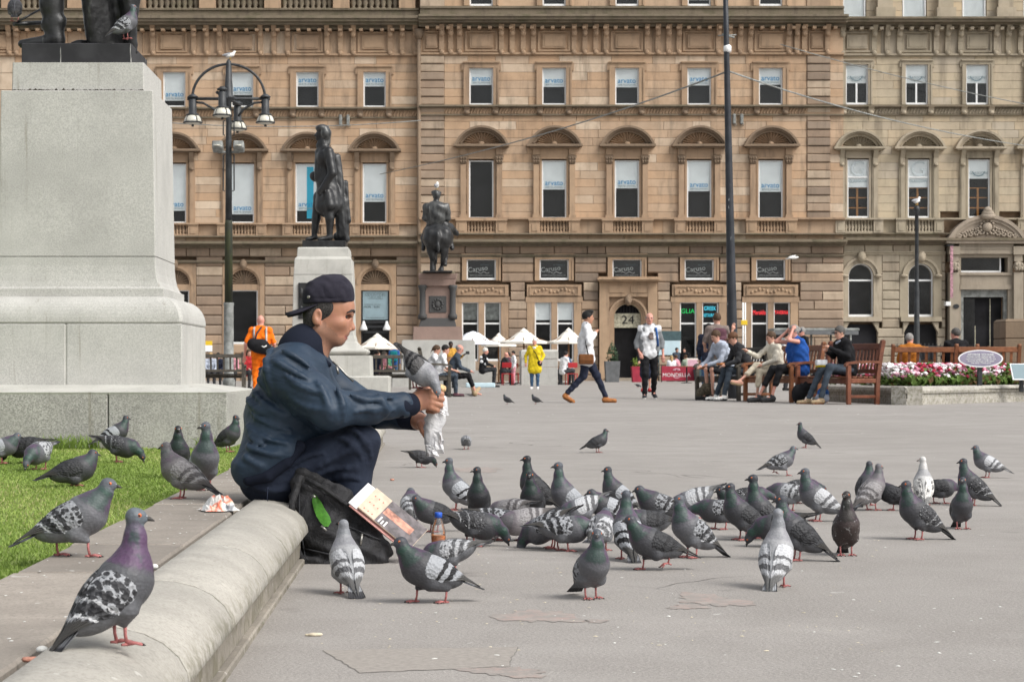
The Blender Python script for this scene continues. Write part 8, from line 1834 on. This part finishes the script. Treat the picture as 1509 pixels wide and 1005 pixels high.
# left hand under the wrapper, thumb in front pointing down
ly = .055
body += [cap(WL, m(618, 622, ly + .01), .029, .028, .02), ell(m(622, 623, ly), (.030, .026, .027), .015, 0), cap(m(620, 626, ly - .028), m(624, 635, ly - .045), .0145, .0125, .010), cap(m(624, 635, ly - .045), m(627.5, 643, ly - .046), .0125, .0100, .004)]
for i, (tx, tz) in enumerate(((646, 636), (648, 644), (647, 651), (642, 656))):
    k0 = m(630, 623 + 5 * i, ly + .014); k1 = m(tx - 5, tz - 4, ly + .020 + .004 * i); k2 = m(tx, tz + 2, ly - .006)
    body += [cap(k0, k1, .0108, .0098, .005), cap(k1, k2, .0098, .0082, .004)]
me = soft('person', rel(body), .0031, ['face_skin', 'stubble_skin', 'lip_man', 'eye_white'], 1)
man = add('person', me, None, tuple(OM), label='man in a backwards cap and navy jacket sitting on the kerb feeding pigeons', category='person')
def surf(V, x, z, side=-1):
    d = (V[:, 0] - x) ** 2 + (V[:, 2] - z) ** 2; w = d < .009 ** 2
    if not w.any(): w = d <= d.min() + 1e-6
    return float(V[w, 1].min() if side < 0 else V[w, 1].max())
def folds(V, lines, r0=.0034, k=.010, ridge=.0055, sides=(-1,)):
    out = []
    for ln in lines:
        P_ = [m(*p) - OM for p in ln]; P_ = [A_((1 - t) ** 2) * P_[0] + 2 * t * (1 - t) * (2 * P_[1] - (P_[0] + P_[2]) / 2) + t * t * P_[2] for t in np.linspace(0, 1, 7)]
        for sd in sides:
            Q_ = [A_((p[0], surf(V, p[0], p[2], sd), p[2])) for p in P_]
            for i, (a, b_) in enumerate(zip(Q_, Q_[1:])):
                f_ = .45 + .55 * math.sin(math.pi * (i + .5) / 6); out.append(dict(cap(a, b_, r0 * f_, r0 * f_, k), sub=True))
                if ridge: o_ = A_((.002, .003 * -sd, .009)); out.append(cap(a + o_, b_ + o_, ridge * f_, ridge * f_, .018))
    return out
def part(name, prs, vox, mats, fold=None, relax=1): return add(name, soft(name, rel(prs), vox, mats, relax, fold), man)
J_ = [cap(m(402, 670, -.085), m(402, 670, .095), .108, .108, .06), ell(m(419, 612), (.140, .185, .135), .06), ell(m(434, 558), (.118, .175, .110), .05), ell(m(444, 530), (.085, .125, .075), .05),
    cap(m(434, 540, -.10), SR, .076, .072, .04), cap(SR, m(460, 578, -.205), .075, .068, .04), cap(m(458, 577, -.205), ER, .070, .066, .04), cap(ER, m(545, 598.5, -.161), .064, .054, .03), cap(m(545, 598.5, -.161), m(594, 596.2, -.092), .053, .044, .03),
    cap(m(450, 536, .10), SL, .080, .075, .05), cap(SL, EL, .076, .062, .04), cap(EL, m(560, 610, .175), .06, .052, .03), cap(m(560, 610, .170), m(602, 617, .106), .05, .043, .03),
    cap(m(458, 600, 0), m(478, 640, 0), .12, .09, .06), cap(m(370, 690, -.10), m(370, 690, .10), .055, .055, .05), cap(m(374, 690, -.13), m(428, 660, -.175), .045, .035, .05)]
def jf(x, y, z):
    x = x + OM[0]; z = z + OM[2]; sl = np.clip((x + .47) * 8 + (z - .5) * 3, 0, 1); cr = lambda a: np.sqrt(np.sin(a) ** 2 + .035) - .66
    t1 = cr(z * 40 + x * 17 + 1.2 * np.sin(x * 9 + 1.) + .9 * np.sin(y * 11 + z * 7)) * .0085 * (1 - sl) * np.clip((.66 - z) * 6 + .3, .25, 1)
    t2 = cr(x * 44 + z * 30 + y * 9 + 1.3 * np.sin(z * 15 + y * 8)) * .0080 * sl * (.55 + .45 * np.sin(x * 9 + 2))
    t3 = cr((x * 17 - z * 30) + 1.2 * np.sin(x * 13 - y * 9)) * .0055
    return t1 + t2 + t3 + .0016 * np.sin(y * 28 + z * 18 + x * 22)
V0, _, _ = sdf(rel(J_), .008, 1)
J_ += folds(V0, [((402, 512), (399, 548), (418, 600)), ((428, 556), (452, 572), (480, 582)), ((434, 588), (462, 602), (494, 606)), ((474, 566), (487, 590), (490, 618)), ((500, 572), (509, 592), (511, 618)), ((520, 583), (546, 592), (578, 588)), ((528, 609), (552, 605), (582, 607)), ((560, 583), (567, 599), (569, 615)),
    ((372, 575), (394, 597), (424, 616)), ((374, 607), (392, 622), (432, 636)), ((368, 631), (388, 645), (428, 654)), ((368, 653), (386, 664), (418, 671)), ((366, 672), (378, 680), (396, 687)), ((383, 547), (394, 570), (414, 590)), ((420, 519), (441, 530), (464, 546)), ((410, 534), (434, 548), (458, 560)), ((444, 612), (458, 625), (470, 640)), ((366, 590), (380, 604), (398, 612)), ((370, 643), (380, 650), (392, 655))])
V_, Q_, mi_ = sdf(J_, .0046, 1, lambda x, y, z: jf(x, y, z) * .55)
jk = add('jacket', make_mesh('jacket', V_, Q_, ['jacket_navy'], mi_, True), man)
def sub(name, prs, vox, mats, fold=None): return add(name, soft(name, rel(prs), vox, mats, 1, fold), jk)
sub('cuff', [cap(m(590, 596.4, -.097), m(604, 595.6, -.078), .0450, .0405, .004)], .0038, ['rib_knit'])
sub('cuff', [cap(m(598, 616.2, .110), m(611, 619, .096), .0435, .039, .004)], .0038, ['rib_knit'])
sub('collar', [cap(m(442, 517, -.035), m(450, 517, .045), .076, .076, .03), cap(m(452, 505, -.02), m(456, 506, .02), .068, .062, .03), cap(m(470, 520, -.028), m(484, 536, -.03), .026, .014, .02), dict(cap(m(466, 492), m(456, 512), .060, .055, .006), sub=True), dict(ell(m(492, 505), (.05, .075, .075), .01), sub=True)], .0045, ['rib_knit'])
HP = [(359, 690, .12), (353, 695, .0), (357, 699, -.10), (374, 703, -.160), (402, 697, -.186), (428, 677, -.186), (446, 655, -.172)]
sub('hem', [cap(m(*a_), m(*b_), .021, .021, .006) for a_, b_ in zip(HP, HP[1:])], .004, ['rib_knit'])
add('zip', MB().mat('metal_dull').tube([tuple(v - OM) for v in (m(491, 533, -.045), m(500, 540, -.05), m(510, 551, -.055), m(522, 562, -.06))], .0035, 5).tube([tuple(v - OM) for v in (m(497, 540, -.055), m(500, 551, -.058))], .0045, 5).mesh('zip'), jk)
T_ = [cap(m(398, 697, -.065), m(398, 697, .08), .108, .108, .05)]
for s, y in ((0, -.10), (1, .12)): T_ += [cap(m(412, 700, y * .8), m(532 - 6 * s, 652, y * 1.18), .098, .066, .04), cap(m(532 - 6 * s, 652, y * 1.18), m(519, 735, y * 1.12), .064, .056, .03), cap(m(519, 735, y * 1.12), m(512, 795, y * 1.1), .056, .046, .03)]
def tf(x, y, z):
    x = x + OM[0]; z = z + OM[2]
    kn = np.exp(-((x + .27) ** 2 + (z - .38) ** 2) / .02); return .0018 * np.sin(x * 46 - z * 50 + 3 * np.sin(z * 14 + y * 9)) * (.4 + kn)
V0, _, _ = sdf(rel(T_), .008, 1); T_ += folds(V0, [((516, 632), (536, 646), (548, 672)), ((462, 694), (496, 674), (528, 663)), ((448, 712), (488, 694), (526, 690)), ((500, 646), (520, 655), (534, 676)), ((430, 690), (450, 676), (478, 668)), ((470, 716), (500, 704), (530, 706)), ((380, 716), (400, 722), (430, 720))])
V_, Q_, mi_ = sdf(T_, .0046, 1, tf); tr = add('jeans', make_mesh('jeans', V_, Q_, ['denim_dark'], mi_, True), man)
add('stitching', MB().mat('denim_dark').tube([tuple(v - OM) for v in (m(402, 712, -.208), m(401, 728, -.208), m(403, 742, -.190))], .0022, 5).mesh('stitching'), tr)
for s, y in ((0, -.115), (1, .135)): part('shoe', [cap(m(506, 806, y), m(548, 811, y - .005), .040, .033, .02), cap(m(508, 798, y), m(506, 806, y), .045, .043, .02), cap(m(506, 815, y), m(550, 816, y - .005), .034, .030, .004, 1)], .005, ['shoe_black', 'cl_charcoal'])
part('hair', [ell(m(481, 451), (.0815, .0755, .083), .01), dict(ell(m(530, 466), (.075, .2, .075), .006), sub=True), dict(ell(m(508, 492), (.068, .2, .085), .006), sub=True), dict(ell(m(474, 494), (.044, .2, .046), .006), sub=True), dict(ell(m(470, 470, -.09), (.014, .03, .028), .004), sub=True), cap(m(464, 468, -.03), m(464, 468, .03), .038, .038, .02), cap(m(462, 481, -.025), m(462, 481, .025), .032, .032, .02)], .0032, ['short_hair'])
Vb = np.zeros(len(me.vertices) * 3, np.float32); me.vertices.foreach_get('co', Vb); Vb = Vb.reshape(-1, 3)
def fs_(py, y, o=0.):
    z = m(0, py)[2] - OM[2]; w = ((Vb[:, 1] - y) ** 2 + (Vb[:, 2] - z) ** 2) < .004 ** 2; return (float(Vb[w, 0].max()) + o, y, z)
mbw = MB().mat('short_hair')
for s in (-1, 1): mbw.tube([fs_(460.5, s * .012), fs_(458, s * .026), fs_(458.2, s * .040), fs_(461.5, s * .054)], [.003, .0046, .0042, .002], 6)
add('eyebrows', mbw.mesh('eyebrows'), man)
mbw = MB().mat('pupil')
for s in (-1, 1): mbw.sphere(tuple(m(511.4, 468.6, s * .034) - OM), (.0036, .0060, .0056), 8, 6); mbw.tube([fs_(467.5, s * .019), fs_(465.8, s * .033), fs_(467.8, s * .048)], [.0010, .0017, .0012], 5)
add('eyes', mbw.mesh('eyes'), man)
# cap worn backwards: panelled crown, band, peak over the neck
C_ = [ell(m(483.5, 441), (.0855, .081, .083), .012), ell(m(496, 430), (.052, .070, .056), .03), ell(m(504, 437), (.034, .066, .050), .02), ell(m(466, 438), (.042, .072, .056), .02), dict(rbox(m(484, 474.5), (.2, .2, .064), .004, .003, 0, rotm('Y', -2)), sub=True)]
def cf(x, y, z): x = x + OM[0]; z = z + OM[2]; return .0014 * np.sin(x * 85 + z * 30 + 3 * np.sin(z * 34 + y * 22)) * np.clip((z - .885) * 18, 0, 1) + .0005 * np.sin(x * 190 + z * 120 + y * 60)
V0, _, _ = sdf(rel(C_), .006, 1); C_ += folds(V0, [((485, 407), (463, 420), (453, 442)), ((486, 407), (506, 421), (512, 444)), ((449, 440.5), (484, 441), (519, 441)), ((485, 407), (478, 424), (482, 440))], .0022, .004, 0)
V_, Q_, mi_ = sdf(C_, .0032, 1, cf); cp = add('cap', make_mesh('cap', V_, Q_, ['cap_cloth'], mi_, True), man)
mbw = MB().mat('cap_cloth'); rs = []
for i in range(9):
    q_ = i / 8; cx_ = 466 - 46 * q_; cz_ = 443 + 18 * q_ + 2 * math.sin(q_ * 3.1); hw = .070 * math.sqrt(max(0, 1 - (max(0, q_ - .25) / .76) ** 2.6)) + .002; row = []
    for j in range(13):
        w = -1 + j / 6; c_ = m(cx_ + 4 * abs(w) ** 2, cz_ + 5 * w * w, hw * w); row.append(Vector(c_ - OM))
    rs.append(row + [p + Vector((.001, 0, -.004)) for p in row[::-1]])
mbw.rings(rs, True, True, True); add('peak', mbw.mesh('peak'), cp)
mbw = MB().mat('cap_cloth'); mbw.sphere(tuple(m(486, 405.6) - OM), (.008, .008, .004), 8, 5); mbw.mat('metal_dull').lathe([(.0052, 0), (.0052, .003), (.003, .003)], (0, 0, 0), 12)
nv = len(mbw.v) - 36
Mx = Matrix.Translation(Vector(m(457, 439, -.0755) - OM)) @ Matrix.Rotation(R(90), 4, 'X') @ Matrix.Rotation(R(-25), 4, 'Y')
mbw.v = mbw.v[:nv] + [tuple(Mx @ Vector(v)) for v in mbw.v[nv:]]; add('eyelet', mbw.mesh('eyelet'), cp)
# bread in its crumpled paper
wr = thing('bread_wrapper', 'crumpled white paper wrapper hanging from the hands of the man in the cap', 'wrapper', tuple(m(640, 672, .0)))
g = np.random.default_rng(12); mbw = MB().mat('crumpled_paper'); rs = []
for i in range(16):
    q_ = i / 15; cx_ = 644 - 9 * q_ + 2 * math.sin(q_ * 7); cy_ = 583 + 88 * q_; rx = .030 - .004 * q_; row = []
    for j in range(16):
        a = j * math.pi / 8; k_ = 1 + g.uniform(-.16, .16); row.append(Vector(m(cx_, cy_ + g.uniform(-1, 1)) + A_((math.cos(a) * rx * k_ * (1 + .25 * math.sin(q_ * 5)), math.sin(a) * rx * .75 * k_, 0))))
    rs.append(row)
mbw.rings(rs, True, True, True); add('paper', mbw.mesh('paper'), wr, world=True)
mbw = MB().mat('crumpled_paper')
for a_, b_ in (((650, 596, -.02), (655, 612, -.03)), ((646, 636, -.03), (650, 668, -.02)), ((632, 655, -.03), (640, 672, -.03))):
    p0, p1 = m(*a_), m(*b_); n_ = 5; r0 = []
    mbw.rings([[Vector(p0 + (p1 - p0) * i / n_ + A_((g.uniform(-.004, .004) + w * .014, g.uniform(-.006, .006), 0))) for w in (-1, -.3, .3, 1)] for i in range(n_ + 1)], False, False, False)
add('paper_fold', mbw.mesh('paper_fold'), wr, world=True)
br = blobthing('bread', 'piece of bread held in the fist of the man in the cap', 'bread', [ell(m(646, 571, -.012), (.020, .022, .013), .01), ell(m(652, 573, -.005), (.014, .018, .012), .01), ell(m(640, 573, .0), (.02, .02, .012), .01)], ['bread'], .0035, None, lambda x, y, z: .002 * np.sin(x * 300) * np.sin(y * 280 + z * 200))

# ------------------------------------------------------------------ his things on the ground
YK = 6.86; sK = YK / F
def b(px, py, dy=0.): v = pt(px, py, YK); return A_((v.x, YK + dy, v.z))
def nylon():
    t = NT('nylon_black'); v = t.obj(); n = t.noise(v, 13, 4, .6, .9); c = t.mix(t.step(n, .3, .7), (.011, .011, .012), (.026, .026, .029)); t.bsdf(c, .68, .35, 0, t.bump(t.math('ADD', n, t.math('MULTIPLY', t.noise(v, 500, 2), .1)), .7, .03))
nylon(); simple('lining_green', (.045, .16, .014), .7, .3, 40, .4, 60, .006)
rk = blobthing('rucksack', 'open black rucksack with a green lining leaning against the kerb', 'rucksack',
    [ell(b(478, 785, .02), (.098, .10, .115), .04), ell(b(520, 806, .0), (.115, .10, .062), .05), ell(b(452, 745, .05), (.055, .085, .105), .05), rbox(b(500, 826, 0), (.15, .085, .018), .014, .03), ell(b(545, 815, .0), (.075, .085, .04), .03), cap(b(447, 702, .03), b(500, 735, .0), .030, .034, .04), cap(b(500, 735, 0), b(545, 775, 0), .034, .026, .04), cap(b(440, 705, .02), b(434, 790, .0), .022, .020, .03), cap(b(434, 790), b(450, 826), .020, .018, .03),
     dict(cap(b(468, 728, -.10), b(478, 766, -.12), .020, .028, .012), sub=True)], ['nylon_black'], .0046, None, lambda x, y, z: .0045 * np.sin(x * 52 + z * 60 + 3 * np.sin(z * 22 + y * 14)) + .002 * np.sin(x * 120 - z * 90))
WMo = WM[rk.name].translation
def onrk(name, me): return add(name, me, rk, world=True)
Vr = np.zeros(len(rk.data.vertices) * 3, np.float32); rk.data.vertices.foreach_get('co', Vr); Vr = Vr.reshape(-1, 3) + A_(WMo); g = np.random.default_rng(3); vs = []
for i, (xa, xb, yy) in enumerate(((463, 466, 728), (461, 474, 738), (464, 480, 748), (468, 488, 758), (474, 490, 766), (479, 486, 772))):
    for q_ in np.linspace(0, 1, 6): p_ = b(xa + (xb - xa) * q_, yy + g.uniform(-1, 1)); vs.append((p_[0], surf(Vr, p_[0], p_[2]) - .004 - g.uniform(0, .005), p_[2]))
onrk('lining', make_mesh('lining', vs, [(i * 6 + j, i * 6 + j + 1, i * 6 + j + 7, i * 6 + j + 6) for i in range(5) for j in range(5)], ['lining_green'], None, True))
onrk('zip_edge', MB().mat('metal_dull').tube([tuple(b(463, 727, -.085)), tuple(b(467, 730, -.092))], .004, 6).tube([tuple(b(476, 771, -.104)), tuple(b(484, 778, -.108))], .0035, 6).mesh('zip_edge'))
onrk('zip_puller', MB().mat('metal_dull').tube([tuple(b(535, 783, -.088)), tuple(b(533, 799, -.098))], .0042, 6).mesh('zip_puller'))
onrk('strap', MB().mat('nylon_black').tube([tuple(b(445, 700, -.04)), tuple(b(432, 740, -.07)), tuple(b(436, 800, -.07)), tuple(b(452, 829, -.08))], .012, 6).tube([tuple(b(452, 704, -.05)), tuple(b(480, 718, -.07)), tuple(b(512, 742, -.06))], .008, 6).mesh('strap'))
for pts in (((450, 708), (484, 722), (528, 758)), ((498, 768), (530, 781), (562, 793)), ((450, 806), (490, 812), (540, 826)), ((442, 712), (440, 760), (452, 822))):
    P_ = [b(*p) for p in pts]; L_ = [P_[0] * (1 - t) ** 2 + 2 * t * (1 - t) * P_[1] + P_[2] * t * t for t in np.linspace(0, 1, 10)]
    onrk('seam', MB().mat('cl_charcoal').tube([(p[0], surf(Vr, p[0], p[2]) - .001, p[2]) for p in L_], .0028, 5).mesh('seam'))
# folder and magazine leaning on the rucksack
simple('paper_pink', (.58, .30, .27), .7, .15, 20); simple('paper_cream', (.56, .46, .36), .8, .12, 40); simple('paper_white', (.72, .70, .70), .7, .05, 20); simple('photo_dark', (.13, .115, .12), .5, .4, 40); simple('photo_orange', (.46, .22, .16), .5, .5, 40); simple('card_red', (.45, .10, .08), .6, .1, 20)
e0, e1 = b(516, 742, -.060), b(596, 806, -.088)       # long near edge
up_ = unit(e1 - e0); dep = unit(np.cross(A_((0, -1., .0)), up_)); 
e2 = b(571, 734, .035) - e0; e2 = e2 - up_ * (e2 @ up_); wd = np.linalg.norm(e2); e2 = unit(e2); nr = unit(np.cross(up_, e2)); nr = nr if nr[2] > 0 else -nr
Ln = float(np.linalg.norm(e1 - e0))
def board(name, parent, u0, u1, w0, w1, h0, h1, mm):
    M_ = Matrix(((up_[0], e2[0], nr[0], e0[0]), (up_[1], e2[1], nr[1], e0[1]), (up_[2], e2[2], nr[2], e0[2]), (0, 0, 0, 1)))
    me = MB().mat(mm).cbox(u0, u1, w0, w1, h0, h1, .0008, M_).mesh(name); return add(name, me, parent, world=True)
fd = thing('folder', 'pinkish folder of papers leaning on the black rucksack', 'folder', tuple((e0 + e1) / 2))
board('cover', fd, 0, Ln, 0, wd, -.008, -.003, 'paper_pink'); board('papers', fd, -.008, .028, .004, wd - .006, -.0028, .003, 'paper_white')
mg = thing('magazine', 'magazine with a dark and orange cover lying on the pinkish folder', 'magazine', tuple((e0 + e1) / 2 + nr * .006))
board('pages', mg, .026, Ln * 1.06, .008, wd * .96, .0035, .009, 'paper_cream'); cvr = board('cover_top', mg, .027, .095, .009, wd * .95, .0092, .0098, 'paper_cream'); board('cover_photo', mg, .096, Ln * 1.055, .009, wd * .95, .0092, .0098, 'photo_dark'); board('cover_figure', mg, .10, Ln * .92, wd * .42, wd * .66, .0099, .0102, 'photo_orange')
for i in range(9): board('cover_dots', mg, .042 + (i % 3) * .017, .046 + (i % 3) * .017, .02 + (i // 3) * wd * .27, .026 + (i // 3) * wd * .27, .0099, .0101, 'card_red')
for i in range(3): board('cover_print', mg, .106 + i * .012, .112 + i * .012, .014, .014 + (.03, .02, .026)[i], .0099, .0102, 'paper_white')
def bottle_mat():
    t = NT('clear_plastic'); tr = t.n('BsdfTransparent'); tr.inputs[0].default_value = (.98, .985, .99, 1); gl = t.n('BsdfGlossy'); gl.inputs['Roughness'].default_value = .12; lw = t.n('LayerWeight'); lw.inputs[0].default_value = .35; df = t.n('BsdfDiffuse'); df.inputs[0].default_value = (.6, .62, .64, 1)
    mx = t.n('MixShader'); t.put(mx.inputs[0], lw.outputs[0]); t.put(mx.inputs[1], tr.outputs[0]); t.put(mx.inputs[2], gl.outputs[0]); m2 = t.n('MixShader'); m2.inputs[0].default_value = .08; t.put(m2.inputs[1], mx.outputs[0]); t.put(m2.inputs[2], df.outputs[0]); t.t.links.new(m2.outputs[0], t.out.inputs[0])
bottle_mat(); simple('juice_orange', (.95, .30, .02), .3, .06, 20, spec=.5); simple('cap_blue', (.015, .09, .50), .4, .08, 20, spec=.5); simple('label_red', (.50, .02, .03), .5, .1, 20)
def bottle(label, px, py, hgt, r_, liquid, capm, lab=None, lvl=.4):
    c = at(px, py); t = thing('bottle', label, 'bottle', tuple(c)); h = hgt
    add('shell', MB().mat('clear_plastic').lathe([(r_ * .9, .002), (r_, h * .05), (r_, h * .2), (r_ * .93, h * .28), (r_, h * .36), (r_, h * .55), (r_ * .85, h * .68), (r_ * .45, h * .84), (r_ * .42, h * .88)], n=20).mesh('shell'), t)
    if liquid: add('drink', MB().mat(liquid).lathe([(r_ * .86, .004), (r_ * .95, h * .05), (r_ * .95, h * .2), (r_ * .88, h * .28), (r_ * .95, h * .36), (r_ * .95, h * lvl)], n=18).mesh('drink'), t)
    if capm: add('cap', MB().mat(capm).lathe([(r_ * .52, h * .87), (r_ * .52, h * .99), (r_ * .46, h)], n=16).mesh('cap'), t)
    if lab: add('label_band', MB().mat(lab).lathe([(r_ * 1.02, h * .36), (r_ * 1.02, h * .5)], n=20).mesh('label_band'), t)
    return t
bottle('clear bottle with a blue cap and orange drink standing among the pigeons', 646, 817, .148, .0255, 'juice_orange', 'cap_blue', None, .46)
bottle('clear bottle with a red label behind the black rucksack', 544, 792, .205, .03, None, None, 'label_red')
# crumpled snack wrapper on the slabs
def wrapper():
    t = NT('snack_foil'); v = t.obj(); n = t.noise(v, 11, 2, .5); c = t.ramp(n, [(.36, (.62, .62, .62)), (.47, (.70, .68, .64)), (.52, (.66, .13, .06)), (.57, (.72, .62, .50)), (.63, (.62, .63, .64)), (.68, (.10, .11, .13))]); t.bsdf(c, .3, .5, 0, t.bump(t.noise(v, 40, 3, .6), .8, .01))
    g = np.random.default_rng(8); c = at(323, 752, ZS); n1, n2 = 12, 9; vs = []
    for i in range(n1):
        for j in range(n2):
            u, w = i / (n1 - 1) - .5, j / (n2 - 1) - .5; vs.append((u * .115 + g.uniform(-.006, .006), w * .12 + g.uniform(-.008, .008), .002 + (.008 + abs(math.sin(u * 9 + w * 4) * .040) + g.uniform(0, .018)) * (1 - 4 * u * u) * (1 - 4 * w * w)))
    fs = [(i * n2 + j, (i + 1) * n2 + j, (i + 1) * n2 + j + 1, i * n2 + j + 1) for i in range(n1 - 1) for j in range(n2 - 1)]
    me = make_mesh('snack_wrapper', vs, fs, ['snack_foil']); add('snack_wrapper', me, None, tuple(c), R(20), label='crumpled white and orange snack wrapper lying on the slabs behind the man', category='wrapper')
wrapper()
def litter(name, label, px, py, z, prs, mats): c = A_((*at(px, py, z)[:2], z)); return blobthing(name, label, 'litter', [dict(q_, **{k_: q_[k_] + c for k_ in ('a', 'b', 'c') if k_ in q_}) for q_ in prs], mats, .0022)
litter('bread_scrap', 'scrap of bread on the asphalt near the foot of the kerb', 463, 937, .0, [ell((0, 0, .004), (.014, .007, .005), .004), ell((.013, .004, .004), (.008, .006, .004), .004), ell((-.017, .004, .003), (.007, .005, .003), .004)], ['crumb'])
litter('pebble', 'pale pebble wedged in the joint behind the kerb stones', 228, 838, .185, [ell((0, 0, .005), (.009, .008, .007), .003)], ['dropping'])
litter('cigarette_end', 'orange cigarette end in the joint at the bottom left corner', 45, 976, .19, [cap((-.010, 0, .005), (.010, .004, .005), .0045, .0045, .003)], ['photo_orange'])
litter('pebble', 'white pebble beside the cigarette end at the bottom left corner', 62, 962, .19, [ell((0, 0, .006), (.010, .012, .006), .003)], ['dropping'])
litter('bread_scrap', 'orange crumb of food on the asphalt behind the red-labelled bottle', 578, 708, .0, [ell((0, 0, .006), (.014, .010, .006), .004)], ['photo_orange'])
